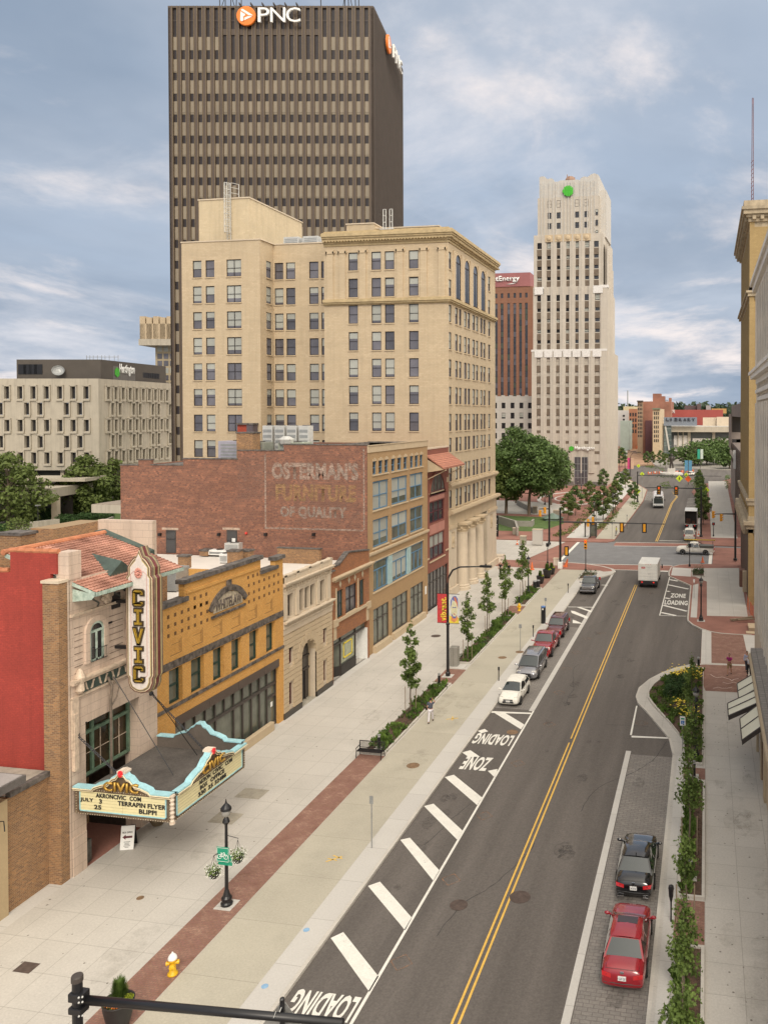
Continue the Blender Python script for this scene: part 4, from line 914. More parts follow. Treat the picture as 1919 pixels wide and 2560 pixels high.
cb=B(); cornice(cb,T,54.25,62.15,6.25,[(.45,.06),(.12,.14),(.28,.10),(.10,.34),(.07,.40)]); cornice(cb,T,54.25,62.1,9.35,[(.12,.05),(.28,.02),(.12,.10),(.14,.26),(.10,.34)])
for k in range(22): x=54.5+k*.34; cb.box(x,x+.12,-.10,0,9.5,9.72)
cb.obj('cornice',lime,bk)
cb=B(); cb.T=T; cb.box(54.3,62.0,-.12,.18,10.1,10.62); cb.box(54.28,62.05,-.16,.22,10.55,10.68); 
for x in (54.3,56.1,58.0,59.9,61.6): cb.box(x,x+.35,-.16,.22,10.1,10.72)
cb.obj('parapet',lime,bk)
bxs('pilaster',lime,bk,*[(x,x+.45,-.10,0,7.35,9.35) for x in (54.35,56.15,59.45,61.2)],T=T)
b=B(); b.T=T; b.box(54.22,ax-ar,-.15,0,0,.42); b.box(ax+ar,62.03,-.15,0,0,.42); b.obj('plinth',M('plinth_dark',(.06,.052,.045),.5),bk)
bx('porch_floor',conc_old,bk,(ax-ar,ax+ar,-.1,1.2,.0,.03),T=T)
bx('roof',roofw,bk,(-60,-31.0,54.3,62.0,9.0,9.15)); b=B(); b.box(-60,-32.6,54.3,62,0,9.0); b.obj('rear_wall',brk_br,bk)
bx('rear_parapet',brk_br,bk,(GP(706,1400)[0],GP(820,1400)[0],67.4,67.8,9,10.35)); bx('parapet_cap',coping,bk,(GP(706,1400)[0]-.1,GP(820,1400)[0]+.1,67.35,67.85,10.35,10.43))
# ---------------- brown brick shop ----------------
sh=thing('brown_brick_shop','narrow brown brick shop with stepped gable and yellow framed poster in its window','shop')
T=LT(-30.8); b=B(); b.T=T; w3=[(63.2,64.35),(64.85,67.1),(67.7,68.68)]
wallf(b,62.05,69.8,0,9.4,[(0,3.55,[(62.5,69.4)]),(5.25,7.6,w3)],.3)
b.slab([(62.05,9.4),(62.75,9.4),(62.75,9.75),(63.6,9.75),(65.4,10.5),(69.8,9.98),(69.8,9.4)],0,.3); 
b.T=Matrix(); b.quad((-30.9,62.05,0),(-31.8,62.05,0),(-31.8,62.05,9.3),(-30.9,62.05,9.3)); sw_=b.obj('wall',brk_dk,sh)
b=B(); b.T=T
for p,q in (((62.0,9.42),(62.8,9.42)),((62.75,9.78),(63.6,9.78)),((63.6,9.78),(65.4,10.52)),((65.4,10.52),(69.8,10.0))):
    b.add([(p[0],-.08,p[1]),(q[0],-.08,q[1]),(q[0],-.08,q[1]+.12),(p[0],-.08,p[1]+.12),(p[0],.4,p[1]),(q[0],.4,q[1]),(q[0],.4,q[1]+.12),(p[0],.4,p[1]+.12)],[(0,1,2,3),(3,2,6,7),(7,6,5,4),(0,3,7,4),(1,5,6,2)])
b.obj('coping',coping,sh)
cb=B(); cornice(cb,T,62.3,70.2,8.58,[(.10,.12),(.12,.34),(.10,.42)]); 
for k in range(30): cb.box(62.6+k*.25,62.7+k*.25,-.22,0,8.48,8.6)
cb.box(63.0,69.2,-.14,0,4.95,5.2); cb.box(62.4,63.1,-.2,0,4.7,5.3); cb.box(69.1,69.8,-.2,0,4.7,5.3); cb.box(62.5,62.95,-.08,0,3.6,4.7); cb.box(69.1,69.55,-.08,0,3.6,4.7)
for x in (62.9,67.2): cb.box(x,x+.22,-.05,0,5.2,7.9)
cb.obj('cornice',lime2,sh)
for x in (63.8,65.5,66.7,68.3):
    b=B(); b.T=T; b.slab([(x-.2,8.1),(x,7.78),(x+.2,8.1),(x,8.42)],-.04,0); b.obj('diamond_tile',M('tile_cream',(.5,.42,.3),.6),sh)
W=Wins(sh); W.add(T,'dark2',63.2,64.35,5.27,7.58); W.add(T,'office2',64.85,67.1,5.27,7.58); W.add(T,'dark2',67.7,68.68,5.27,7.58); W.done()
b=B(); b.T=T@Matrix.Translation((0,.35,0)); b.quad((62.5,0,2.95),(69.4,0,2.95),(69.4,0,3.5),(62.5,0,3.5)); b.quad((64.4,0,.8),(67.35,0,.8),(67.35,0,3.0),(64.4,0,3.0)); b.add([(62.5,1.6,.8),(64.4,0,.8),(64.4,0,3.0),(62.5,1.6,3.0)],[(0,1,2,3)]); g=b.obj('shop_window',glassn,sh,fix=False)
bx('frame',darkm,g,(62.5,69.4,.25,.38,2.85,3.0),(64.35,64.45,.25,.38,0,3.5),(67.3,67.42,.25,.38,0,3.5),(62.5,69.4,.25,.38,3.45,3.55),T=T)
bx('bulkhead',M('bulkhead_black',(.03,.026,.024),.6),sh,(64.4,67.35,.2,.35,0,.85),T=T)
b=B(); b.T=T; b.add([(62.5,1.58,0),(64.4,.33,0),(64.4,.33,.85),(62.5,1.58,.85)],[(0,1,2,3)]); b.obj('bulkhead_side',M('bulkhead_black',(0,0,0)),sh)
bx('side_panel',whitem,sh,(68.0,69.35,1.0,1.05,0,2.85),(69.3,69.38,.0,1.0,0,2.9),T=T); bx('recess_back',darkm,sh,(62.5,68.0,1.9,1.95,0,3.5),T=T)
b=B(); b.T=T; b.add([(67.4,.4,0),(67.42,1.9,0),(67.42,1.9,2.9),(67.4,.4,2.9)],[(0,1,2,3)]); b.obj('recess_side',whitem,sh)
b=B(); b.T=T@Matrix.Translation((0,.32,0))
for q in ((65.0,66.75,2.55,2.66),(65.0,66.75,1.3,1.41),(65.0,65.1,1.3,2.66),(66.65,66.75,1.3,2.66)): b.box(q[0],q[1],-.03,0,q[2],q[3])
b.obj('yellow_frame',flowy,g)
bx('poster_back',M('poster_grey',(.32,.34,.25),.6,.3,2),g,(64.5,67.2,.33,.345,1.0,2.8),T=T)
bx('red_poster',M('poster_pink',(.38,.06,.07),.6,.6,5,col2=(.45,.2,.2)),sh,(62.7,64.2,1.0,1.03,1.1,2.75),T=T)
bx('roof',roofw,sh,(-60,-31.1,62.1,69.6,8.9,9.0))
b=B(); b.box(-60,-32.9,62.1,69.55,0,8.9); b.obj('rear_wall',brk_br,sh)
# ---------------- ghost sign building with blue windows ----------------
og=thing('furniture_store_building','red brick building with faded painted furniture sign and blue framed street windows','building')
YO=69.9
b=B(); prof=[(-56.7,17.55),(-53.9,17.55),(-53.9,18.1),(-52.2,18.1),(-52.2,17.5),(-47.6,17.5),(-47.6,18.25),(-41.4,18.25),(-41.4,19.0),(-32.9+.0,19.0)]
prof=[(-56.7,17.5),(-54.6,17.5),(-54.6,18.0),(-52.9,18.0),(-52.9,17.5),(-49.1,17.5),(-49.1,18.25),(-43.0,18.25),(-43.0,18.95),(-39.5,18.95),(-39.5,19.55),(-31.0,19.55)]
prof=[(-56.9,17.6),(-54.9,17.6),(-54.9,18.15),(-53.5,18.15),(-53.5,17.65),(-50.0,17.65),(-50.0,18.3),(-44.2,18.3),(-44.2,19.15),(-32.6-6.8,19.15),(-39.4,19.75),(-31.02,19.75)]
b.T=CF(YO); b.slab([(-56.9,0)]+prof+[(-31.02,0)],0,.35)
b.T=Matrix(); b.box(-56.9,-56.6,70.25,86.2,0,17.5); b.box(-56.6,-31.4,85.9,86.2,0,19.4)
ow=b.obj('side_wall',brk_ost,og)
b=B(); b.T=CF(YO)
for i in range(len(prof)-1):
    (a,c),(d,e)=prof[i],prof[i+1]
    if abs(c-e)<.01: b.box(a-.05,d+.05,-.06,.42,c,c+.1)
b.obj('coping',coping,og)
bx('roof',darkroof,og,(-56.6,-31.4,70.2,86,17.3,17.4)); bx('roof_sheet',M('roof_white',(.75,.73,.70),.5),og,(-37.8,-31.4,71.5,86,18.9,18.95)); bx('roof_edge',coping,og,(-38.0,-37.8,71.5,86,18.5,19.5),(-38,-31.3,85.9,86.1,18.6,19.55))
chimney('chimney',-43.6,70.8,17.4,1.7,1.3,3.4,'tall brick chimney stack rising from the ghost sign wall beside rooftop machinery',brk_br)
# painted sign, worn letters on the brick
gw=M('ghost_white',(.55,.47,.40),.9,.45,1.6,col2=(.34,.24,.19),fine=.2); gy=M('ghost_yellow',(.50,.35,.15),.9,.4,1.6,col2=(.30,.16,.09),fine=.2); gg=M('ghost_grey',(.50,.46,.40),.9,.4,1.6,col2=(.28,.19,.15),fine=.2)
def worn(m,lo=.44,hi=.60,s=2.2,mx_=.95):
    t=m.node_tree; b_=t.nodes['Principled BSDF']; n=t.nodes.new('ShaderNodeTexNoise'); n.inputs['Scale'].default_value=s; n.inputs['Detail'].default_value=10; n.inputs['Roughness'].default_value=.8
    g_=t.nodes.new('ShaderNodeNewGeometry'); mp=t.nodes.new('ShaderNodeMapping'); mp.inputs['Scale'].default_value=(1,1,3.2); t.links.new(g_.outputs['Position'],mp.inputs[0]); t.links.new(mp.outputs[0],n.inputs['Vector'])
    r=t.nodes.new('ShaderNodeMapRange'); r.inputs['From Min'].default_value=lo; r.inputs['From Max'].default_value=hi; r.inputs['To Max'].default_value=mx_; t.links.new(n.outputs[0],r.inputs[0]); t.links.new(r.outputs[0],b_.inputs['Alpha'])
for m_ in (gw,gy,gg): worn(m_,.34,.57,1.8,.88)
def gt(s,x0,y0,x1,y1,m_):  # px box in crop 6 of the wall
    p=AY(280+x0*.386,1080+y1*.386,YO); q=AY(280+x1*.386,1080+y0*.386,YO)
    text('ghost_lettering',s,CF(YO)@Matrix.Translation((p.x,-.012,p.z)),w=q.x-p.x,h=q.z-p.z,ext=0,mat=m_,parent=ow,bold=.05)
gt("OSTERMAN'S",1035,200,1595,305,gw); gt('FURNITURE',1060,345,1580,445,gy); gt('OF QUALITY',1090,488,1520,560,gg)
b=B(); b.T=CF(YO); p=AY(280+1000*.386,1080+615*.386,YO); q=AY(280+1625*.386,1080+150*.386,YO)
for x0,x1,z0,z1 in ((p.x-.15,p.x,p.z,q.z),(q.x,q.x+.14,p.z,q.z+.6),(p.x-.15,q.x,p.z-.16,p.z)): b.quad((x0,-.010,z0),(x1,-.010,z0),(x1,-.010,z1),(x0,-.010,z1))
b.obj('ghost_border',gw,ow,fix=False)
gf=M('ghost_field',(.30,.19,.15),.9,.35,1.2); worn(gf,.42,.75,1.2,.55)
b=B(); b.T=CF(YO); b.quad((-44.2,-.006,14.6),(-38.9,-.006,14.6),(-38.9,-.006,18.6),(-44.2,-.006,18.6)); b.quad((-38.4,-.006,12.0),(-31.6,-.006,12.0),(-31.6,-.006,18.2),(-38.4,-.006,18.2)); b.obj('ghost_field',gf,ow,fix=False)
for x,w_,z0,z1,l in ((-53.1,1.15,8.3,10.7,0),(-46.6,1.25,9.2,10.6,1)):
    p=AY(280+(355 if not l else 748)*.386,1080+640*.386,YO); q=AY(280+(412 if not l else 808)*.386,1080+780*.386,YO)
    b=B(); b.T=CF(YO); b.box(p.x-.08,q.x+.08,-.02,.02,min(q.z,9.1),p.z+.08); d_=b.obj('door',darkm,og); b=B(); b.T=CF(YO); b.box(p.x,q.x,-.035,-.021,9.1,p.z); b.obj('pane',glassd,d_)
    bx('lintel',M('lintel_worn',(.42,.32,.25),.9,.3,4),og,(p.x-.5,q.x+.35,-.03,.0,p.z+.1,p.z+.32),T=CF(YO))
    if l: bx('notice',signw,d_,(p.x+.5,p.x+.85,-.05,-.036,p.z-1.2,p.z-.7),T=CF(YO))
for x in (316,698,1000,1310):
    p=AY(280+x*.386,1080+663*.386,YO); b=B(); b.T=CF(YO); b.box(p.x-.12,p.x+.12,-.3,0,p.z-.12,p.z+.15); b.obj('wall_lamp',blackm,og)
p=AY(280+872*.386,1080+655*.386,YO); b=B(); b.ball((p.x,YO-.1,p.z),.14,8,5); b.obj('alarm_bell',M('alarm_red',(.55,.04,.03),.5),og)
# street front
T=LT(-31.0); b=B(); b.T=T
cols=[(71.15,74.9),(75.75,80.0),(80.8,84.7)]
small=[(71.15,72.0),(72.55,73.5),(74.0,74.92),(75.7,76.75),(77.32,78.4),(79.0,80.0),(80.85,81.77),(82.28,83.27),(83.78,84.68)]
wallf(b,69.95,86.2,0,19.05,[(0.0,4.08,cols),(5.72,8.6,[(71.2,84.8)]),(9.95,12.6,cols),(13.5,16.25,cols),(16.9,18.18,small)],.3)
b.obj('front_wall',brk_buff,og)
cb=B(); cornice(cb,T,69.95,86.2,19.05,[(.62,.08),(.08,.14)]); cb.T=T; cb.box(69.95,86.25,-.22,0,9.42,9.62); cb.box(69.95,86.2,-.14,0,9.3,9.42); cb.box(71.0,84.9,-.08,0,5.6,5.72); cb.box(71.0,84.9,-.05,0,8.6,8.72)
for a,c in ((71.0,75.0),(75.6,80.1),(80.7,84.8)):
    for z in (16.78,13.38,9.83): cb.box(a,c,-.1,0,z,z+.12)
    cb.box(a,c,-.35,.3,0,.62)
for a,c in small: cb.box(a+.3,c-.3,-.03,0,18.18,18.5); cb.box(a-.05,a+.12,-.03,0,18.18,18.4); cb.box(c-.12,c+.05,-.03,0,18.18,18.4)
cb.obj('stone_trim',lime2,og)
W=Wins(og); W.row(T,'blues',small,16.92,18.16); W.row(T,'blue',cols,13.52,16.2); W.row(T,'blue',cols,9.97,12.58); W.row(T,'blue3',[(71.25,74.8),(75.85,79.95),(80.95,84.75)],5.74,8.56)
W.row(T,'shop',cols,.64,4.05,.1); W.done()
bx('mullion_panel',pblue,og,(74.8,75.85,-.02,.2,5.74,8.56),(79.95,80.95,-.02,.2,5.74,8.56),T=T)
# roof machines
for i,(u,v,w_,h_,d_,l,m_) in enumerate(((600,1118,3.6,1.6,1.8,'lilac grey rooftop unit with a folded vent hood on the ghost sign building',M('unit_lilac',(.33,.32,.38),.5,.1,2)),(645,1120,2.2,1.6,1.8,'dull green grey rooftop unit next to the lilac one',M('unit_green',(.25,.26,.22),.5)),(735,1122,2.6,1.5,1.8,'sage green rooftop unit in front of the row of tall condensers',M('unit_sage',(.33,.36,.29),.5)))):
    p=AY(u,v,72.5); acunit((p.x,72.5+.1*i,17.4),w_,d_,19.9-17.4+(.0 if i else .1),l,m=m_)
for i in range(4):
    p=AY(675+i*30,1110,74.5); t=acunit((p.x,74.5,17.4),1.05,1.0,4.1,'tall pale condenser in the rooftop row, '+['leftmost','second from the left','third from the left','rightmost'][i],'tall condensers in a row on the roof')
b=B(); b.lathe([(.0+.35,0),(.35,.4),(.7,.8),(.8,1.2),(.3,1.5)],(-40.3,72.0,19.0),10); b.T=Matrix(); o=b.obj('duct_cowl',lightm); tag(o,'pale rounded duct cowl lying between rooftop units above the brick wall','duct')
# ---------------- narrow maroon building ----------------
rb=thing('maroon_brick_building','narrow maroon brick building with a salmon tile awning over an arched window','building')
T=LT(-31.3); b=B(); b.T=T
wallf(b,86.25,94.6,0,18.6,[(0,4.35,[(87.0,94.3)]),(5.7,8.55,[(87.75,92.95)]),(9.98,12.45,[(87.7,92.9)])],.3)
b.T=Matrix(); b.quad((-31.3,86.25,0),(-34.5,86.25,0),(-34.5,86.25,18.6),(-31.3,86.25,18.6)); b.box(-44,-31.6,86.3,94.6,0,17.5)
b.obj('wall',brk_mr,rb); bx('coping',lime,rb,(86.2,94.65,-.05,.3,18.6,18.78),T=T)
archwin(rb,T,87.8,92.95,13.6,15.75,rframe,M('arch_glass',(.13,.13,.12),.12,.3,1,spec=.8),3,name='arched_window',sur=brk_mr)
W=Wins(rb); W.add(T,'mar3',87.75,92.95,5.72,8.53); W.add(T,'mar3',87.7,92.9,10.0,12.43); W.add(T,'shopd',87.0,90.6,.05,4.33); W.add(T,'shopd',90.65,94.3,.05,4.33); W.done()
bx('pink_panel',panelp,rb,(87.7,92.9,-.03,.0,12.55,13.35),(87.7,92.95,-.03,0,8.7,9.78),T=T); bx('stone_trim',lime2,rb,(87.6,93.1,-.1,0,5.46,5.6),(86.3,87.5,-.08,0,5.95,6.1),(93.4,94.6,-.08,0,5.95,6.1),(87.5,93.1,-.06,0,13.42,13.56),(86.4,86.9,-.03,0,13.6,14.3),(93.9,94.4,-.03,0,14.3,14.9),T=T)
b=B(); XE2,XR2=-29.2,-31.35; ys,ye=86.6,94.6
b.add([(XR2,ys,18.0),(XR2,ye,18.0),(XE2,ye+.0,16.55),(XE2,ys,16.55),(XR2,ys,17.85),(XR2,ye,17.85),(XE2,ye,16.4),(XE2,ys,16.4)],[(0,1,2,3),(3,2,6,7),(4,7,6,5),(0,3,7,4),(1,5,6,2)])
for r_ in range(9):
    t=r_/9; x=XE2+(XR2-XE2)*t; z=16.55+(18-16.55)*t; b.box(x-.24,x+.02,ys-.02,ye+.02,z+.0,z+.05)
aw=b.obj('tile_awning',tile2,rb); b=B()
for y in (87.2,94.0): b.tube([(XE2+.1,y,16.3),(XR2+.05,y,15.2)],.06,6)
b.add([(XR2,ys+.1,17.6),(XE2,ys+.1,16.35),(XR2,ys+.1,16.0)],[(0,1,2)]); b.obj('bracket',lime2,rb,fix=False)
bx('signboard',signw,og,(85.3,85.75,-.02,0,2.4,3.3),T=LT(-31.0))
# ---------------- tan office building ----------------
tn=thing('tan_office_building','ten storey tan brick office building with deep cornice, giant columns and rooftop penthouse','office building')
ZT=[40.72-3.37*k for k in range(9)]   # window bottoms
FY=94.8; Tf=CF(FY)
b=B(); b.T=Tf
fc=[(-44.45,-43.2),(-41.37,-40.1),(-39.6,-38.35),(-36.44,-35.2)]
rows=[(z,z+2.28,fc) for z in ZT[:7]]; rows[0]=(40.72,43.0,fc); rows[1]=(37.35,39.73,fc)
rows=[(40.72,43.0,fc),(37.35,39.73,fc)]+[(34.05-3.38*k,36.38-3.38*k,fc) for k in range(5)]
wallf(b,-47.75,-31.32,0,43.9,rows,.18)
# left wing, side wall of the light court and the recessed wall
lc=[(-66.2,-64.93),(-64.35,-63.08),(-61.33,-59.25)]
LR=[(40.5-3.355*k,42.72-3.355*k) for k in range(9)]
wallf(b,-67.8,-56.6,0,45.1,[(a,c,lc) for a,c in LR],.18)
Tr=CF(98.1); b.T=Tr
rc=[(-56.45,-55.2),(-54.8,-53.5),(-51.5,-50.2),(-49.8,-48.55)]; cdx=-.0
wallf(b,-56.6,-47.75,0,45.1,[(a,c,rc) for a,c in LR],.18)
Ts=LT(-56.6); b.T=Ts
wallf(b,FY,98.1,0,45.1,[(a,c,[(96.3,97.5)]) for a,c in LR],.15)
b.T=Matrix(); b.quad((-47.75,98.1,0),(-47.75,FY,0),(-47.75,FY,45.4),(-47.75,98.1,45.4)); b.quad((-67.8,118,0),(-67.8,FY,0),(-67.8,FY,45.1),(-67.8,118,45.1)); b.quad((-31.32,117,0),(-67.8,117,0),(-67.8,117,45.1),(-31.32,117,45.1))
# street front
Tt=LT(-31.32); b.T=Tt
sc=[(95.0,96.0),(97.5,98.6),(99.12,100.15),(101.3,102.43),(102.85,104.0),(105.12,106.32),(106.76,107.92),(108.95,110.1),(110.45,111.65),(113.05,114.2)]
ar_=[(97.5,99.6),(101.3,103.5),(105.15,107.35),(109.0,111.2)]
srows=[(40.6,42.75,[sc[0],sc[-1]]),(37.25,39.35,[sc[0],sc[-1]])]+[(34.05-3.38*k,36.38-3.38*k,sc) for k in range(5)]+[(17.9,19.7,sc),(14.25,16.38,sc),(10.9,13.15,sc)]
srows[2:7]=[(34.05-3.38*k,36.2-3.38*k,sc) for k in range(5)]
wallf(b,FY,116.9,8.7,43.9,srows,.18)
tw=b.obj('wall',brk_tan,tn)
W=Wins(tn,limit=100,pane=False)
for za,zb,ws in rows: W.row(Tf,'office',ws,za+.02,zb-.02,.12)
for a,c in LR:
    W.row(Tf,'office',lc[:2],a+.02,c-.02,.12); W.row(Tf,'office2',lc[2:],a+.02,c-.02,.12); W.row(Tr,'office',rc,a+.02,c-.02,.12); W.row(Ts,'office',[(96.3,97.5)],a+.02,c-.02,.1)
for za,zb,ws in srows: W.row(Tt,'office',ws,za+.02,zb-.02,.12)
W.done()
s=B()
for za,zb,ws in rows: sills(s,Tf,ws,za)
for a,c in LR: sills(s,Tf,lc,a); sills(s,Tr,rc,a)
for za,zb,ws in srows: sills(s,Tt,ws,za)

for a,c in ar_:
    archwin(tn,Tt,a,c,37.35,42.95,wframe,glassd,1,name='arched_window',sur=lime2)
for a,c in ((96.6,97.3),(99.85,101.0),(103.75,104.85),(107.6,108.7),(111.45,112.2)):
    bx('pilaster',lime2,tn,(a,c,-.18,0,37.2,43.2),T=Tt)
for x in (-47.3,-45.65,-42.9,-38.0,-34.9,-32.55):
    o=bx('pilaster',brk_tan,tn,(x,x+.85,-.16,0,37.15,42.9),T=Tf)
    cp_=B(); cp_.T=Tf; cp_.box(x-.12,x+.97,-.24,0,42.9,43.4); cp_.box(x-.05,x+.9,-.2,0,36.98,37.25); cp_.tube([(x-.08,-.24,43.05),(x-.08,0,43.05)],.16,8); cp_.tube([(x+.93,-.24,43.05),(x+.93,0,43.05)],.16,8); cp_.obj('capital',lime2,o)
def wrap(b,z,steps,X0=-47.75):
    for h,d in steps:
        b.T=Matrix(); b.box(X0,-31.32+d,FY-d,FY+.02,z,z+h); b.box(-31.34,-31.32+d,FY+.02,116.5+d*.3,z,z+h); z+=h
c_=B(); wrap(c_,43.85,[(.3,.12),(.25,.3),(.28,.6),(.22,.75),(.35,.9),(.18,.7)]); wrap(c_,36.38,[(.15,.12),(.2,.35),(.3,.5),(.1,.35)]); wrap(c_,45.43,[(.3,.05)])
for k in range(41): x=-47.6+k*.4; c_.T=Matrix(); c_.box(x,x+.2,FY-.62,FY,44.3,44.5); c_.box(x,x+.2,FY-.32,FY,36.55,36.68)
for k in range(52): y=FY+.2+k*.43; c_.box(-31.32,-30.68,y,y+.21,44.3,44.5)
c_.obj('cornice',M('cornice_tan',(.45,.35,.20),.8,.15,2,streak=.3),tn)
# belt courses and frieze above the columns
c_=B(); cornice(c_,Tt,FY-.3,117.3,13.35,[(.15,.1),(.2,.25),(.2,.45),(.15,.35)]); cornice(c_,Tt,FY-.3,117.6,9.95,[(.15,.15),(.2,.35),(.25,.7),(.12,.6)])
c_.T=Tt; c_.box(FY-.25,117.0,-.12,.1,8.7,9.95); c_.box(FY-.25,97.5,-.25,.1,8.3,8.75); c_.box(112.4,117.1,-.3,.1,8.3,8.75)
c_.obj('entablature',lime2,tn)
b=B(); b.T=Tt; b.box(FY-.2,97.6,-.12,3.0,0,8.7); b.box(111.9,117.0,-.12,4.0,0,8.7); b.box(97.6,111.9,2.6,3.0,0,8.7)
b.obj('base_pier',lime,tn)
for x in (95.6,113.7): 
    q=B(); q.T=Tt
    for e in ((x,x+1.0,5.9,6.0),(x,x+1.0,7.8,7.9),(x,x+.1,5.9,7.9),(x+.9,x+1,5.9,7.9)): q.box(e[0],e[1],-.2,-.12,e[2],e[3])
    q.ball((x+.5,-.14,6.9),.3,8,5,(1,.5,1.6)); q.obj('wall_cartouche',lime2,tn)
for i,y in enumerate((99.4,103.15,106.95)):
    b=B(); b.smooth=False; n=20
    prof=[(1.15,0),(1.15,.35),(1.0,.45),(1.05,.6),(.92,.75)]+[(.90-.12*k/6,.75+6.6*k/6) for k in range(7)]+[(.85,7.4),(.85,7.5)]
    b.lathe(prof,(0,0,0),22); o=b.obj('column',lime,tn); o.location=(-31.15,y,0)
    k=B()
    k.lathe([(.78,7.45),(.95,7.8),(.85,7.9),(1.08,8.3),(1.15,8.45)],(0,0,0),16)
    for j in range(10): a=j*2*PI/10; k.ball((.95*math.cos(a),.95*math.sin(a),8.0+.25*(j%2)),.2,6,4)
    k.box(-1.15,1.15,-1.15,1.15,8.45,8.7); k.obj('capital',lime2,o)
g=B(); g.T=Tt@Matrix.Translation((0,2.58,0)); g.quad((97.6,0,0),(111.9,0,0),(111.9,0,8.6),(97.6,0,8.6)); g.obj('window',glassd,tn,fix=False)
bx('plinth',lime,tn,(FY-.4,97.8,-.4,.0,0,1.0),(111.8,117.3,-.4,0,0,.9),T=Tt)
# roof, parapets, penthouse, ladder, machines
bx('roof',darkroof,tn,(-67.5,-31.6,98.3,116.7,44.5,44.6),(-67.5,-56.8,95.1,98.3,44.5,44.6),(-47.6,-31.6,95.1,98.3,44.5,44.6)); bx('parapet_cap',lime,tn,(-67.9,-56.5,94.7,95.1,45.1,45.25),(-56.7,-56.4,95.1,98.0,45.1,45.25),(-56.7,-47.6,98.0,98.4,45.1,45.25))
bx('roof_step',brk_tan,tn,(-45.7,-42.0,97,104,44.6,47.05),(-42.0,-33.5,97.6,112,44.6,46.5)); bx('roof_step_cap',lime,tn,(-45.8,-41.9,96.9,104.1,47.05,47.2),(-41.9,-33.4,97.5,112.1,46.5,46.65))
ph=[(-66.75,97),(-59.4,97),(-57.0,107.5),(-66.75,107.5)]
b=B(); b.prism([(-66.75,97),(-59.4,97),(-59.4,111),(-66.75,111)],44.6,51.15); b.obj('penthouse',M('penthouse_cream',(.57,.47,.32),.8,.12,.6,streak=.3,blot=.2,brick=br(.5,.2,.01,(.54,.44,.29),(.5,.41,.28))),tn); bx('penthouse_cap',lime,tn,(-66.85,-59.3,96.9,111.1,51.15,51.32))
bx('penthouse_door',whitem,tn,(-59.38,-59.34,108.6,109.6,45.6,48.0))
b=B(); 
for z in (46.2,46.9): b.tube([(-59.3,108,z),(-58.0,108,z),(-58.0,111,z)],.04,4)
for x,y in ((-58.0,108),(-58,109.5),(-58,111)): b.tube([(x,y,45.4),(x,y,46.9)],.04,4)
b.box(-59.3,-57.9,108,111,45.3,45.42); b.obj('door_landing',blackm,tn)
b=B(); lx,ly=-62.15,96.7
for dx_ in (-.25,.25): b.tube([(lx+dx_,ly,45.3),(lx+dx_,ly,53.2)],.045,5)
for k in range(24): b.tube([(lx-.25,ly,45.6+k*.32),(lx+.25,ly,45.6+k*.32)],.03,4)
for k in range(9):
    z=46.6+k*.8; pts=[(lx+.42*math.cos(a),ly-.1+.75*math.sin(a)*-1,z) for a in [PI*j/6 for j in range(7)]]; b.tube(pts,.035,4)
for j in (1,2,3,4,5): a=PI*j/6; b.tube([(lx+.42*math.cos(a),ly-.1-.75*math.sin(a),46.6),(lx+.42*math.cos(a),ly-.1-.75*math.sin(a),53.1)],.03,4)
for z in (51.9,52.6,53.2): b.tube([(lx+.3,ly,z),(lx+.9,ly+.9,z)],.035,4)
b.tube([(lx+.9,ly+.9,51.2),(lx+.9,ly+.9,53.2)],.04,4)
o=b.obj('caged_ladder',lightm,tn)
b=B()
for dx_ in (0,.85):
    b.tube([(-39.9+dx_,FY+.3,45.3),(-39.9+dx_,FY+.3,48.3)],.05,4); b.tube([(-39.55+dx_,FY+.3,45.3),(-39.55+dx_,FY+.3,48.3)],.05,4)
    for z in (46.0,46.7,47.5,48.3): b.tube([(-39.9+dx_,FY+.3,z),(-39.55+dx_,FY+.3,z)],.04,4)
b.box(-40.2,-38.4,FY-.1,FY+.4,45.7,45.8); b.obj('parapet_ladder',lightm,tn)
for i,x in enumerate((-55.0,-52.2)): acunit((x,100.5,44.6),2.2,1.4,1.9,['pale rooftop unit on the tan building nearest the penthouse','pale rooftop unit on the tan building nearest the main cornice'][i],'units on the tan building roof')
t=thing('stair_box','rust red and grey metal stair box standing against the tan building below its windows','roof hut'); 
bx('red_panel',M('panel_rust',(.36,.06,.03),.6,.15,1),t,(-59.3,-57.9,93.8,94.7,17,21.3)); bx('grey_panel',M('panel_slate',(.10,.08,.09),.6,.2,1),t,(-57.9,-57.0,93.6,94.7,17,21.3)); bx('cap',coping,t,(-59.4,-56.9,93.5,94.75,21.3,21.5))
# ---------------- dark bronze bank tower, square to the camera axis ----------------
pn=thing('bank_tower','tall dark bronze office tower with vertical ribs and large PNC lettering at the top','tower')
def AD(u,v,D):
    a=(u-CX)/F;b=(CY-v)/F;y=math.cos(PT)+b*math.sin(PT);z=-math.sin(PT)+b*math.cos(PT);t=D/y;return (a*t,H+z*t)
TP=Matrix.Rotation(TH,4,'Z')@Matrix.Translation((0,150,0))
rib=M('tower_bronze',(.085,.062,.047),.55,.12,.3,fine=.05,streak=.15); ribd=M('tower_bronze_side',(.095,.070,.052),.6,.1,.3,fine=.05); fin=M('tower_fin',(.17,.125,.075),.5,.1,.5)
x0,x1,zt=-72.85,-34.75,98.5
b=B(); b.T=TP; b.box(x0+.3,x1-.3,.35,27.3,0,zt-.3); pw=b.obj('core',M('tower_core',(.035,.028,.028),.25,.1,1),pn)
pitch=1.547; n=24; xs=[-72.0+pitch*k for k in range(n)]
b=B(); b.T=TP
b.box(x0,-72.02,0,.5,0,zt); b.box(-72.0+pitch*(n-1)+.76,x1,0,.5,0,zt)
for k in range(n-1): b.box(xs[k]+.76,xs[k+1],0,.5,0,zt-.2)
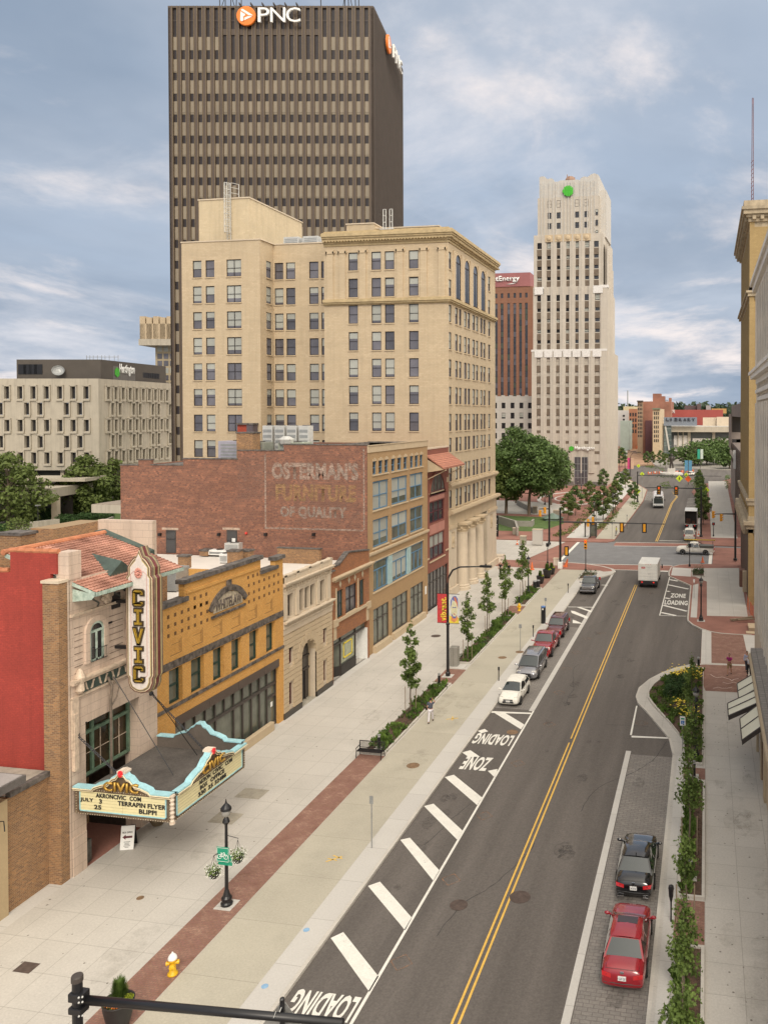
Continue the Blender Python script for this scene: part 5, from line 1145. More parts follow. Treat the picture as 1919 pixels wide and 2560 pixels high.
b.box(x0,x1,-.02,.5,zt-.35,zt)
for z in (95.8,86.4,78.8,70.9,63.1,55.3): b.box(x0-.01,x1+.01,-.006,.001,z,z+.07)
for k in range(26):   # side ribs
    y=.5+k*1.06; b.box(x1-.45,x1,y,y+.55,0,zt)
b.box(x1-.45,x1,0,.5,0,zt); b.box(x0,x0+.4,0,27.5,0,zt); b.box(x0,x1,27,27.5,0,zt)
b.obj('pier',rib,pn)
b=B(); b.T=TP
for k in range(n): b.box(xs[k]-.1,xs[k]-.02,-.14,.4,0,zt); b.box(xs[k]+.80,xs[k]+.88,-.14,.4,0,zt)
b.obj('fin',fin,pn)
b=B(); b.T=TP
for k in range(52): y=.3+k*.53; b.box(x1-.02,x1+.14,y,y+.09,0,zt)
b.obj('side_fin',M('tower_fin_shaded',(.075,.058,.048),.6,.1,.5),pn)  # side fins take a darker copy of the fin colour as painted shade
# windows: pale blinds behind tinted glass
wp=M('window_panel_tan',(.27,.225,.165),.35,.12,.15,fine=0,spec=.6); wp2=M('window_panel_tan_lower',(.21,.18,.145),.3,.15,.2,fine=0,spec=.6)
wq=B(); wq.quad((0,0,0),(.76,0,0),(.76,0,2.45),(0,0,2.45)); wm=wq.mesh('window',[wp])
rest=B(); rest.T=TP; cnt=0
zr=[90.45]+[86.3-3.885*k for k in range(20)]
cand=[]
for i,z in enumerate(zr):
    for k in range(n):
        if i==0 and 5<k<18: continue
        cand.append((i,k,z))
for i,k,z in cand:
    if cnt<100: link('window',wm,pn,TP@Matrix.Translation((xs[k],.28,z))); cnt+=1
    else: rest.quad((xs[k],.28,z),(xs[k]+.76,.28,z),(xs[k]+.76,.28,z+2.4),(xs[k],.28,z+2.4))
tag(rest.obj('windows',[wp],pn,fix=False),kind='stuff')
bxs('louvre_panel',rib,pn,*[(xs[k],xs[k]+.76,.15,.3,93.2,94.3) for k in range(6,18)],T=TP)
def sgn(T_,prefix,y=-.6):

    b=B(); b.T=T_; b.T=T_@Matrix.Rotation(PI/2,4,'X'); b.lathe([(0.01,0),(1.78,0),(1.78,.35),(1.7,.42),(.01,.42)],(0,0,0),36); d=b.obj('sign_disc',[pncorange],pn)
    b=B(); b.T=T_
    R0=1.28; A=[R(0),R(120),R(240)]; P0=[(R0*math.cos(a),R0*math.sin(a)) for a in A]
    b.slab([(1.35,0),(.95,.28),(-.55,1.2),(-.8,1.15),(-.95,.9),(-1.02,-.7),(-.95,-1.0),(-.7,-1.08),(1.0,-.3)],-.50,-.43); b.obj('sign_triangle',signw,pn)
    b=B(); b.T=T_
    b.slab([(-.05,.42),(.62,-.02),(.40,-.12),(-.38,-.42),(-.50,-.28),(-.12,.0)],-.54,-.50); b.slab([(-.05,.42),(-.95,.98),(-.95,.80),(-.2,.30)],-.54,-.50); b.slab([(.62,-.02),(1.33,-.02),(1.25,-.12),(.5,-.12)],-.54,-.50); b.slab([(-.38,-.42),(-.5,-1.05),(-.38,-1.05),(-.2,-.38)],-.54,-.50)
    b.obj('sign_swirl',pncorange,pn)
T1=TP@Matrix.Translation((-58.1,-.3,96.36)); sgn(T1,'')
for i,(ch,xa,wd) in enumerate((('P',-55.75,2.15),('N',-53.45,2.75),('C',-50.55,2.6))):
    text('sign_letter',ch,TP@Matrix.Translation((xa,-.75,95.0)),w=wd,h=2.65,ext=.4,mat=signw,parent=pn,bold=.0)
TS=TP@Matrix.Translation((x1,0,0))@Matrix.Rotation(PI/2,4,'Z')
T2=TS@Matrix.Translation((10.0,-.5,96.0)); sgn(T2,'')
for ch,xa,wd in (('P',12.6,2.2),('N',15.3,2.8),('C',18.6,2.7)): text('sign_letter',ch,TS@Matrix.Translation((xa,-.9,94.6)),w=wd,h=2.65,ext=.4,mat=signw,parent=pn,bold=.0)
b=B(); b.T=TP
for x,h in ((-64,6),(-63,7),(-62,6),(-61,5),(-60,7),(-45,8),(-40.5,7),(-39.8,6),(-38.5,7),(-37.9,4)): b.tube([(x,2,zt-.5),(x+.2*math.sin(x),2,zt+h)],.09,4)
b.tube([(-64,2,zt),(-62.6,2,zt+4)],.07,4); b.tube([(-61,2,zt),(-62.2,2,zt+4)],.07,4); b.tube([(-41,2,zt),(-40.2,2,zt+5)],.07,4); b.tube([(-39,2,zt),(-40,2,zt+5)],.07,4); b.obj('antenna',blackm,pn)
b=B(); b.T=TP
for k in range(6): x=-59.3+k*2.1; b.box(x,x+.15,-1.0,1.0,zt-.2,zt+.15)
b.slab([(-54.5,zt),(-52.2,zt+.5),(-49.9,zt)],.5,1.5); b.obj('window_washing_davit',darkm,pn)
# ---------------- pale concrete building on the left ----------------
cbg=thing('concrete_office_building','pale concrete office block with narrow deep set windows, dark top storey and a satellite dish','office building')
Q=185.0; TQ=Matrix.Rotation(TH,4,'Z')@Matrix.Translation((0,Q,0))
def q2(x,y): return AD(0+x*.43425,850+y*.43425,Q)   # from crop of left background
xc=q2(568,300)[0]; zt_=q2(568,222)[1]; zb_=q2(568,750)[1]
dcol=[40,117,193,269,345,420,497]; dz=[(268,338),(362,430),(460,526),(552,620),(648,712)]
b=B(); b.T=TQ; hole=[]
for j,(a,c) in enumerate(dz):
    zc0,zc1=q2(0,c)[1],q2(0,a)[1]; ws=[]
    for k in range(-6,7):
        x=40+76.2*k if j%2==0 else 2+76.2*k
        if j%2 and (k in (1,4,-2,-5)): continue
        if x<535: xx=q2(x,0)[0]; ws.append((xx-.55,xx+.55))
    hole.append((zc0,zc1,ws))
wallf(b,q2(-560,0)[0],xc,zb_,zt_,hole,.7)
W=Wins(cbg,pane=False)
for zc0,zc1,ws in hole: W.row(TQ,'plain',ws,zc0+.05,zc1-.05,.55)
fr_=B(); fr_.T=TQ
for zc0,zc1,ws in hole:
    for a,c in ws: fr_.box(a-.32,c+.3,-.35,0,zc0-.5,zc0-.05); fr_.box(c+.04,c+.34,-.3,0,zc0-.1,zc1+.25); fr_.box(a-.34,a-.04,-.3,0,zc0-.1,zc1+.25); fr_.box(a-.34,c+.34,-.3,0,zc1+.05,zc1+.4)
fr_.obj('window_surround',concb,cbg)
# right face, turned so it recedes to the far right
pR=AD(429,1150,Q); ang=math.atan2(38,14); dirv=None
# far corner sits at u=430, farther away
Dfar=Q+30; xf=(430-1400)/2000*Dfar
ang=math.atan2(Dfar-Q,xf-xc); Lr=math.hypot(Dfar-Q,xf-xc)
TR=Matrix.Rotation(TH,4,'Z')@Matrix.Translation((xc,Q,0))@Matrix.Rotation(ang,4,'Z')
def sR(u):  # photo u on the right face -> distance along it
    # x=xc+s cos, y=Q+s sin ; (x/y)=(u-1400)/2000
    k=(u-1400)/2000; return (k*Q-xc)/(math.cos(ang)-k*math.sin(ang))
hole=[]
even=[622,664,706,746,784,822,857,892,926,959]; odd=[645,687,766,803,876,910,975]
for j,(a,c) in enumerate(dz):
    ws=[]
    for x in (even if j%2==0 else odd):
        s_=sR(x*.43425); ws.append((s_-.55,s_+.55))
    hole.append((q2(0,c)[1],q2(0,a)[1],ws))
b.T=TR; wallf(b,0,Lr,zb_,zt_,hole,.7); b.T=TQ; b.box(q2(-560,0)[0],xc,.1,.2,zt_-.2,zt_); 
b.T=Matrix(); b.obj('wall',concb,cbg)
for zc0,zc1,ws in hole: W.row(TR,'plain',ws,zc0+.05,zc1-.05,.55)
W.done()
fr_=B(); fr_.T=TR
for zc0,zc1,ws in hole:
    for a,c in ws: fr_.box(a-.45,c+.45,-.4,0,zc0-.5,zc0-.05); fr_.box(c+.04,c+.45,-.35,0,zc0-.1,zc1+.3); fr_.box(a-.45,a-.04,-.35,0,zc0-.1,zc1+.3); fr_.box(a-.45,c+.45,-.35,0,zc1+.05,zc1+.45)
fr_.obj('window_surround',concb,cbg)
RC=Matrix.Rotation(TH,4,'Z'); xL=q2(-560,0)[0]
b=B(); b.T=RC; pts=[(xL,Q+.3),(xc,Q+.3),(xf,Dfar),(xf-20,Dfar+30),(xL,Dfar+30)]
b.prism(pts,zt_-1,zt_-.6); b.prism([(x*1.0,y+1.0) for x,y in [(xL+8,Q+3),(xc-1,Q+3),(xf-3,Dfar+1),(xL+8,Dfar+20)]],0,zb_); b.obj('roof',darkroof,cbg)
p1,p2=q2(70,0)[0],q2(568,0)[0]; zp=AD(568*.43425,850+113*.43425,Q+2)[1]
b=B(); b.T=RC; b.prism([(p1,Q+1.5),(xc-.3,Q+1.5),(sR(955*.43425)*math.cos(ang)+xc-.6,Q+sR(955*.43425)*math.sin(ang)+1.5),(p1,Dfar+10)],zt_-.6,zp); b.obj('top_storey',M('top_storey_brown',(.085,.072,.06),.7,.1,.3),cbg)
TQ2=TQ@Matrix.Translation((0,1.45,0))
for k in range(4): x=q2(80+31*k,0)[0]; bx('louvre',blackm,cbg,(x,x+1.9,-.05,.05,q2(0,195)[1],q2(0,138)[1]),T=TQ2)
TR2=TR@Matrix.Translation((0,.9,0))
for x in (832,845,858,871,884,897,910,922): s_=sR(x*.43425); bx('louvre',blackm,cbg,(s_,s_+.9,-.3,.05,q2(0,196)[1],q2(0,163)[1]),T=TR2)
s0,s1=sR(664*.43425),sR(790*.43425)
bx('sign_panel',M('sign_panel_grey',(.14,.13,.12),.6),cbg,(s0,s1,-.55,-.35,q2(0,226)[1]+.2,q2(0,140)[1]),T=TR2)
text('sign_lettering','Huntington',TR2@Matrix.Translation((sR(698*.43425),-.62,q2(0,196)[1])),w=s1-sR(698*.43425)-.4,h=2.9,ext=.1,mat=signw,parent=cbg,bold=.03)
b=B(); b.T=TR2@Matrix.Translation((sR(684*.43425),-.62,q2(0,177)[1])); b.slab([(.95*math.cos(R(30+60*k)),1.2*math.sin(R(30+60*k))) for k in range(6)],-.1,0); b.obj('sign_emblem',hgreen,cbg)
b=B(); b.T=TQ2@Matrix.Translation((q2(330,0)[0],-1.2,q2(0,178)[1]))@Matrix.Rotation(R(62),4,'X')@Matrix.Rotation(R(25),4,'Y'); b.T=b.T@Matrix.Scale(.62,4); b.lathe([(.05,-.35),(.9,-.2),(1.6,.1),(2.1,.55)],(0,0,0),20,cap=False); b.tube([(0,0,-.3),(0,0,1.4)],.06,4); b.obj('satellite_dish',greym,cbg)
for x in (335,): bx('column',lime,cbg,(q2(325,0)[0],q2(345,0)[0],1,2,0,zb_),T=TQ)
b=B(); b.T=TQ
for x in (410,430,450,475,500,520,545,575,598): xx=q2(x,0)[0]; b.tube([(xx,6,zp),(xx,6,zp+1.3)],.06,4)
b.tube([(q2(410,0)[0],6,zp+.9),(q2(600,0)[0],6,zp+.9)],.05,4); b.obj('roof_antenna',greym,cbg)
pd=thing('concrete_canopy','low wide concrete canopy deck on square columns between two trees','canopy')
TK=Matrix.Rotation(TH,4,'Z')@Matrix.Translation((0,165,0))
k0,k1=AD(30,1215,165)[0],AD(134,1215,165)[0]; za,zbb=AD(0,1244,165)[1],AD(0,1221,165)[1]
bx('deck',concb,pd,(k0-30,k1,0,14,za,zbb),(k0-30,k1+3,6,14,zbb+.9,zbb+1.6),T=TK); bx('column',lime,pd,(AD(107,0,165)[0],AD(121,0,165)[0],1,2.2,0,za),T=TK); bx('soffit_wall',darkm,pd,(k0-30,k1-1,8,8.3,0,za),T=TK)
# ---------------- slab tower with a crenellated top, seen behind the bronze tower ----------------
ht=thing('hotel_tower','slim balconied tower with a crenellated concrete crown peeking out behind the bronze tower','tower')
D=230; TH_=Matrix.Rotation(TH,4,'Z')@Matrix.Translation((0,D,0)); xa,xb=AD(381,0,D)[0],AD(440,0,D)[0]; f=lambda v:AD(0,v,D)[1]
bx('wall',M('hotel_wall',(.40,.33,.22),.8,.1,1),ht,(xa,xb,0,12,0,f(863)),T=TH_)
bx('crown',lime2,ht,*[(AD(356,0,D)[0]+k*1.9,AD(356,0,D)[0]+k*1.9+1.55,-3,8,f(863),f(794)-.3*(k%2)) for k in range(6)],(AD(356,0,D)[0],xb,-3,8,f(863),f(812)),T=TH_)
bx('crown_band',concb,ht,(AD(356,0,D)[0]-.2,xb,-3.3,8,f(863)-.3,f(850)),T=TH_)
for j in range(10):
    v=863+18*j; 
    for k in range(4): x=xa+.6+k*1.8; bx('window',glassg if j%3 else blind,ht,(x,x+1.35,-.06,.02,f(v+16),f(v+3)),T=TH_)
# ---------------- art deco tower ----------------
tw_=thing('stepped_limestone_tower','tall stepped pale limestone tower with a scalloped crown and round green emblem','tower')
YT=250; def_=None
def tz(y): return AY(1400,380+y*.43365,YT).z
def tx(x): return AY(1200+x*.43365,900,YT).x
Tc=CF(YT); XR=-31.0; XL=tx(298)
b=B(); b.T=Matrix()
zl,zm,zu,zc=tz(1140),tz(775),tz(470),tz(135)
cols=[338,392,447,501,555,609,672]
hw=(tx(512)-tx(500))*1.1
def cr(y0,y1,cs,w_=1.0): return (tz(y1),tz(y0),[(tx(c)-hw*w_,tx(c)+hw*w_) for c in cs])
low=[cr(1187+62.4*k,1225+62.4*k,cols) for k in range(6)]
mid=[cr(822+61.3*k,857+61.3*k,cols) for k in range(5)]
up=[cr(515+61.6*k,550+61.6*k,[336]+cols[1:6]+[664]) for k in range(5)][:4]
top=[cr(268,308,[390,443,550,603],.85),cr(337,373,[390,443,550,603],.85),cr(398,433,[390,443,550,603],.85)]
b.T=Tc; wallf(b,XL,tx(728),0,zl,[(tz(1620+60*k) if 0 else z0,z1,w) for z0,z1,w in low],.35)
b.T=CF(YT+.6); wallf(b,tx(302),tx(735)-.2,zl,zm,[cr(822+61.3*k,857+61.3*k,cols) for k in range(5)],.35)
b.T=CF(YT+1.3); wallf(b,tx(303),tx(690),zm,zu,up,.35)
b.T=CF(YT+2.2); wallf(b,tx(322),tx(674),zu,tz(250),[t_ for t_ in top[1:]],.35)
b.T=Matrix()
b.box(XL,XR,YT+.3,YT+31,0,zl-.1); b.box(XL+.3,XR-.6,YT+1,YT+29,zl-.2,zm-.1); b.box(XL+.6,XR-1.2,YT+1.7,YT+27,zm-.2,zu-.1); b.box(tx(322)+.3,XR-2.5,YT+2.6,YT+23,zu-.2,tz(250)-.1)
tws=b.obj('wall',stone_h,tw_)
# crown: scalloped profile
b=B(); prof=[(332,250),(332,128),(345,122),(362,124),(378,140),(400,136),(412,142),(420,158),(440,158),(452,152),(556,152),(566,158),(570,145),(590,136),(612,140),(630,126),(650,121),(672,130),(674,250)]
b.T=CF(YT+2.2); b.slab([(tx(x),tz(y)) for x,y in prof],.0,1.2); b.box(tx(332),tx(335)+1.2,1.2,20,tz(250),tz(135)); b.box(tx(660),tx(674),1.2,20,tz(250),tz(130)); b.box(tx(335),tx(672),18,19,tz(250),tz(150)); b.box(tx(674),tx(712),3,16,tz(480),tz(207)); b.box(tx(322),tx(335),2,18,zu,tz(248))
for x in (344,362,388,412,428,460,478,498,516,536,570,590,610,632,652): b.box(tx(x)-.12,tx(x)+.12,-.22,0,tz(470),tz(165))
b.obj('crown',stone_hp,tw_)
W=Wins(tw_,limit=100,pane=False)
for z0,z1,w in low: W.row(Tc,'tower',w,z0,z1,.3)
for z0,z1,w in mid: W.row(CF(YT+.6),'tower',w,z0,z1,.3)
for z0,z1,w in up: W.row(CF(YT+1.3),'tower',w,z0,z1,.3)
for z0,z1,w in top: W.row(CF(YT+2.1 if z0>tz(330) else YT+2.2),'tower',w,z0,z1,.08 if z0>tz(330) else .3)
for k in range(5): W.add(Matrix.Translation((0,0,0))@CF(YT+2.0),'tower',tx(658),tx(672),tz(362+61*k),tz(330+61*k),-.03)
W.done()
b=B()   # piers between window bays and patterned spandrels
for T_,z0,z1,cs in ((Tc,4,zl,cols),(CF(YT+.6),zl,zm,cols),(CF(YT+1.3),zm,zu,cols[1:6])):
    b.T=T_
    for i in range(len(cs)-1):
        m_=(tx(cs[i])+tx(cs[i+1]))/2; b.box(m_-.95,m_+.95,-.35,0,z0,z1); b.box(m_-.2,m_+.2,-.5,-.35,z0,z1-.5)
b.T=Tc; b.box(XL-.1,XL+1.5,-.3,0,4,zl); b.box(tx(690),tx(728),-.35,0,4,zl); b.T=CF(YT+.6); b.box(tx(692),tx(735)-.2,-.3,0,zl,zm); b.T=CF(YT+1.3); b.box(tx(625),tx(650),-.3,0,zm,zu); b.box(tx(350),tx(374),-.3,0,zm,zu)
b.T=LT(XR)
for k in range(9): y=YT+1.0+k*3.5; b.box(y,y+1.7,-.35,0,0,[zu-4,zm,zm,zl+6,zl,zl,zl,zl,zl][k])
b.T=LT(XR-.3); b.box(YT+1,YT+22,-.1,.5,zl,zm); b.box(YT+3,YT+18,-.05,.5,zm,zu-3)
for k in range(6): y=YT+3+k*3; b.box(y,y+1.3,-.3,0,zl,zu-3-k*1.2)
b.obj('pier',stone_h,tw_)
b=B()
for T_,L_ in ((Tc,low),(CF(YT+.6),mid),(CF(YT+1.3),up)):
    b.T=T_
    for j,(z0,z1,w) in enumerate(L_):
        for a,c in w: b.box(a-.05,c+.05,-.08,.0,z0-2.3,z0-.25)
b.T=Tc
for y in (1547,1612,1672,1730,1790): 
    for c in cols: 
        if y<1700 or c in (338,392,447,672): b.box(tx(c)-.75,tx(c)+.75,-.05,0,tz(y+9),tz(y-7))
b.obj('spandrel',spandrel,tw_)
b=B(); b.T=Tc
for c in cols: b.box(tx(c)-1.4,tx(c)+1.4,-.5,0,tz(1187)-.0+.2,tz(1140))
b.box(XL-.2,tx(730),-.45,-.0,tz(1150),tz(1138)); b.T=CF(YT+.6)
for c in (338,676): b.box(tx(c)-1.5,tx(c)+1.5,-.5,0,tz(818),tz(775))
b.box(tx(690),tx(735),-.4,1.5,tz(788),tz(772)); b.obj('white_cap',M('white_terracotta',(.66,.64,.62),.6,.15,3),tw_)
b=B(); b.T=CF(YT+1.3)
for c in cols[1:6]: b.box(tx(c)-1.3,tx(c)+1.3,-.45,0,tz(512),tz(472)); b.ball((tx(c),-.5,tz(492)),.8,7,5,(1,.4,1))
b.obj('pier_ornament',lime2,tw_)
b=B(); b.T=Tc; gx0,gx1=AY(1436,0,YT).x,AY(1469,0,YT).x; gz0,gz1=AY(0+1400,1211,YT).z,AY(1400,1142,YT).z
b.box(gx0,gx1,-.4,-.36,max(.3,gz0),gz1); g=b.obj('entrance_window',glassg,tw_); b=B(); b.T=Tc
for k in range(5): x=gx0+(gx1-gx0)*k/4; b.box(x-.06,x+.06,-.46,-.4,.3,gz1)
for k in range(5): z=.4+(gz1-.4)*k/4; b.box(gx0,gx1,-.46,-.4,z-.06,z+.06)
b.obj('frame',greym,g); bx('entrance_window',glassg,tw_,(AY(1413,0,YT).x,AY(1423,0,YT).x,-.4,-.36,.3,gz1),T=Tc)
bx('granite_base',M('granite_grey',(.16,.15,.14),.5,.2,2),tw_,(XL,gx0-.4,-.6,0,-.1,1.3),(gx1+.4,XR+.35,-.6,0,-.1,1.3),T=Tc)
text('sign_lettering','Huntington',Tc@Matrix.Translation((AY(1437,0,YT).x,-.75,AY(1400,1126,YT).z)),w=AY(1487,0,YT).x-AY(1437,0,YT).x,h=1.45,ext=.2,mat=signw,parent=tw_,bold=.035)
def hexem(T_,r,n=6,name='sign_emblem'):
    b=B(); b.T=T_; b.slab([(r*math.cos(R(30+60*k)),r*math.sin(R(30+60*k))) for k in range(6)],-.25,0); e_=b.obj(name,hgreen,tw_)
    return e_
hexem(Tc@Matrix.Translation((AY(1428.5,0,YT).x,-.5,AY(1400,1121,YT).z)),.85)
b=B(); b.T=CF(YT+2.2)@Matrix.Translation((tx(497),-.5,tz(218)))@Matrix.Scale(.56,4); r=3.3   # round emblem of vertical honeycomb bars
for k,(x,h) in enumerate(((-2.9,1.2),(-2.05,2.6),(-1.2,3.1),(-.3,3.3),(.6,3.3),(1.5,2.9),(2.35,2.2))): b.slab([(x,-h+.5),(x+.4,-h+.1),(x+.78,-h+.5),(x+.78,h-.6),(x+.4,h-.15),(x,h-.6)],-.4-.1*(k%2),0)
b.slab([(2.6*math.cos(R(60*k)),2.2*math.sin(R(60*k))-.2) for k in range(6)],-.15,0); b.obj('green_emblem',M('sign_green2',(.05,.42,.02),.5,.15,2,fine=0),tw_)
b=B(); b.T=CF(YT+8); x=tx(490); b.box(x-1.6,x+1.6,0,3,tz(155),tz(128)); b.lathe([(1.8,0),(1.8,.6),(1.2,1.6)],(x,1,tz(128)),8); b.tube([(x-1,1,tz(128)),(x-1,1,tz(82))],.12,4); b.tube([(x+1.5,1,tz(128)),(x+1.5,1,tz(100))],.08,4); b.obj('roof_mast',M('rust_mast',(.28,.17,.12),.7),tw_)

# ---------------- low white block and brown office tower behind ----------------
wb=thing('white_low_block','plain off white block with square windows left of the stepped limestone tower','building')
YW=262; T_=CF(YW); f=lambda x:AY(1200+x*.43365,1000,YW).x; g_=lambda y:AY(1300,380+y*.43365,YW).z
cs=[-20,32,84,133,185,236,285]; hl=[]
for y0,y1 in ((1445,1478),(1503,1537),(1562,1595),(1620,1653),(1680,1712)): hl.append((g_(y1),g_(y0),[(f(c-11),f(c+11)) for c in cs]))
b=B(); b.T=T_; wallf(b,f(-60),XL-.3,0,g_(1408),hl,.3); 
for k in range(8): b.box(f(-60+45*k),f(-40+45*k),0,.5,g_(1408),g_(1402))
b.T=Matrix(); b.box(f(-60),XL-.3,YW+.4,YW+20,0,g_(1410)); b.obj('wall',M('wall_offwhite',(.50,.48,.44),.8,.06,.5,grid=br(1.4,1,.015,(.47,.45,.41),(.38,.36,.33))),wb)
W=Wins(wb,pane=False)
for z0,z1,w_ in hl: W.row(T_,'dark',w_,z0,z1,.2)
W.done()
fe=thing('brown_office_tower','brown brick office tower with dark vertical window strips and a pink top panel lettered FirstEnergy','tower')
YF=330; T_=CF(YF); f=lambda x:AY(1200+x*.43365,900,YF).x; g_=lambda y:AY(1300,380+y*.43365,YF).z
brf=M('brick_far_brown',(.24,.115,.07),.85,.1,.3,grid=br(1.6,1.3,.03,(.22,.105,.065),(.27,.15,.10)),fine=.03)
st=[44,73,91,125,163,198,231,265]
b=B(); b.T=T_; sw2=[(f(x-8),f(x+8)) for x in st]; wallf(b,f(20),f(300),0,g_(775),[(5,g_(870),sw2),(g_(840),g_(812),[(f(x-7),f(x+7)) for x in st])],.5)
b.box(f(20),f(300),.6,30,0,g_(776)); b.obj('wall',brf,fe)
g=B(); g.T=T_
for i,x in enumerate(st):
    a,c=f(x-8),f(x+8)
    n=27; z0=5; z1=g_(870)
    for k in range(n):
        q=B(); q.T=T_; zz=z0+(z1-z0)*k/n; g.m=random.choice([0,0,0,1,2]); g.quad((a,.35,zz+.1),(c,.35,zz+.1),(c,.35,zz+(z1-z0)/n-.1),(a,.35,zz+(z1-z0)/n-.1))
    g.m=0; g.quad((a,.35,g_(840)),(c,.35,g_(840)),(c,.35,g_(812)),(a,.35,g_(812)))
tag(g.obj('windows',[glassd,glassg,M('glass_grey_green',(.07,.085,.07),.2,fine=0)],fe,fix=False),kind='stuff')
bx('window_back',blackm,fe,(f(20)+.5,f(300)-.5,.4,.55,4,g_(800)),T=T_)
bx('top_panel',M('panel_pink_top',(.30,.115,.115),.7,.08,.2),fe,(f(30),f(288),-.3,20,g_(775),g_(696)),T=T_)
text('sign_lettering','FirstEnergy',T_@Matrix.Translation((f(28),-.6,g_(752))),w=f(228)-f(28),h=g_(716)-g_(755),ext=.2,mat=signw,parent=fe,bold=.03)
b=B(); b.T=T_; b.slab([(f(150),g_(762)),(f(185),g_(757)),(f(208),g_(755)),(f(190),g_(761))],-.6,-.4); b.obj('sign_swoosh',signw,fe)
# ---------------- east side: yellow brick hotel block ----------------
ye=thing('yellow_brick_building','tall yellow brick building with a massive stone cornice on the right edge beyond the alley','building')
YN,YFa,XB=97.0,122.5,5.2
b=B(); b.box(XB,40,YN,YFa,0,46.5); b.obj('wall',brk_ylw,ye)
b=B()
for k in range(9):
    y=YN+.8+k*2.9; b.box(XB-.22,XB,y,y+1.2,10.5,36.2); b.box(XB-.22,XB,y,y+1.2,37.6,45)
for x in (XB+.25,XB+2.6): b.box(x,x+1.6,YN-.25,YN,10.5,35.8); b.box(x,x+1.6,YN-.25,YN,37.8,44.6)
b.box(XB-.3,XB+.25,YN-.3,YN+.5,0,45.5); b.obj('pilaster',brk_ylw,ye)
b=B()
def wr(z,st,X1=40):
    for h,d in st: b.box(XB-d,X1,YN-d,YN,z,z+h); b.box(XB-d,XB,YN,YFa+d,z,z+h); z+=h
wr(36.2,[(.3,.2),(.4,.5),(.25,.7),(.5,.3)]); wr(44.6,[(.6,.2),(.5,.45),(.3,.7),(.5,1.05),(.35,1.25),(.7,1.0)]); wr(11.5,[(.4,.2),(.5,.45),(.3,.6)]); wr(8.6,[(.5,.3),(.5,.6),(.4,.9),(.6,.4)])
for k in range(26): y=YN+.3+k; b.box(XB-.85,XB,y,y+.45,45.4,45.9)
for k in range(14): x=XB+k*.9; b.box(x,x+.4,YN-.85,YN,45.4,45.9)
for k in range(11): y=YN+1+k*2.3; b.ball((XB-.55,y,9.1),.6,7,5,(1,1,1.5))
b.obj('cornice',M('cornice_weathered',(.40,.33,.23),.85,.25,1,streak=.4),ye)
b=B(); b.T=RT(XB)
g=B()
W=Wins(ye,pane=False)
for k in range(8):
    y=YN+2.15+k*2.9
    for z in [12.8+3.4*j for j in range(7)]+[38.2,41.6]: W.add(RT(XB-.03),'dark',-(y+1.3),-y,z,z+2.2,-.02)
W.done()
archwin(ye,CF(YN),8.3,9.9,38.0,44.0,wframe,glassd,1,sur=lime2)
bx('storefront',M('storefront_brown',(.085,.045,.028),.5,.3,3),ye,*[(XB-.12,XB+.05,YN+.8+k*1.0,YN+1.5+k*1.0,.1,8.2) for k in range(25)]); bx('storefront_glass',glassd,ye,(XB-.06,XB+.04,YN+.7,YFa-.3,.1,8.4))
bx('stone_door_step',lime2,ye,(XB-.6,XB-.1,104,105,0,2.6)); bx('brown_door_box',M('box_brown',(.20,.10,.07),.7),ye,(XB-.9,XB-.2,107,108.3,0,2.2))
ms=thing('lattice_mast','thin red and dark lattice radio mast rising behind the cornice at the right edge','mast',(0,0,0))
p=AY(1879,480,135); b=B()
for a in range(3): an=a*2*PI/3; b.tube([(p.x+.25*math.cos(an),135+.25*math.sin(an),44),(p.x+.12*math.cos(an),135+.12*math.sin(an),AY(1879,245,135).z)],.05,4)
for k in range(30): z=44+k*.68; b.tube([(p.x-.2,135,z),(p.x+.2,135,z+.5)],.04,4)
b.obj('lattice',M('mast_maroon',(.15,.05,.05),.6,.5,1),ms); 
# ---------------- east side: white terracotta building over a stone podium with awnings ----------------
we=thing('white_terracotta_building','white terracotta fronted building with stone podium and three glass awnings at the right edge','building')
b=B(); b.box(4.4,40,24,70,5.4,33.2); b.obj('wall',stone_w,we)
b=B()
for k in range(24): 
    y=26+k*1.9; b.box(4.05,4.4,y,y+.55,5.4,23.6); b.box(4.05,4.4,y,y+.45,26.2,32.8); b.box(4.3,4.4,y+.75,y+.85,5.4,32.5)
b.box(4.15,4.45,69.2,70.1,5.4,33); b.obj('pilaster',stone_w,we)
b=B()
for h,z,d in ((.4,32.6,.3),(.5,33.0,.6),(.35,33.5,.8),(.5,33.85,.5),(.4,25.2,.3),(.35,25.6,.75),(.25,25.95,.9),(.3,23.8,.2),(.3,24.4,.35)): b.box(4.4-d,4.5,24,70+d*.6,z,z+h)
b.obj('cornice',M('terracotta_bright',(.66,.63,.58),.5,.1,1,streak=.2),we)
W=Wins(we,pane=False)
for k in range(22):
    y=26.75+k*1.9
    for z in (7,10.4,13.8,17.2,20.4,27.0,30.0): W.add(RT(4.37),'dark',-(y+.95),-y,z,z+2.1,-.01)
W.done()
bx('podium',lime2,we,(3.5,40,20,60,0,4.9)); bx('podium_rear',lime,we,(4.1,40,60,70.1,0,6.2))
bx('podium_ledge',M('ledge_grey',(.27,.25,.23),.85,.3,2,grid=br(1.2,.4,.03,(.25,.23,.21),(.15,.14,.13),1)),we,(3.25,4.5,20,60.4,4.95,5.4)); bx('ledge_moulding',lime2,we,(3.1,3.6,20,60.6,4.6,4.95),(3.35,3.6,47.6,48.4,0,4.6),(3.36,3.6,50.6,51.2,0,4.6),(3.36,3.6,54.8,55.2,0,4.6))
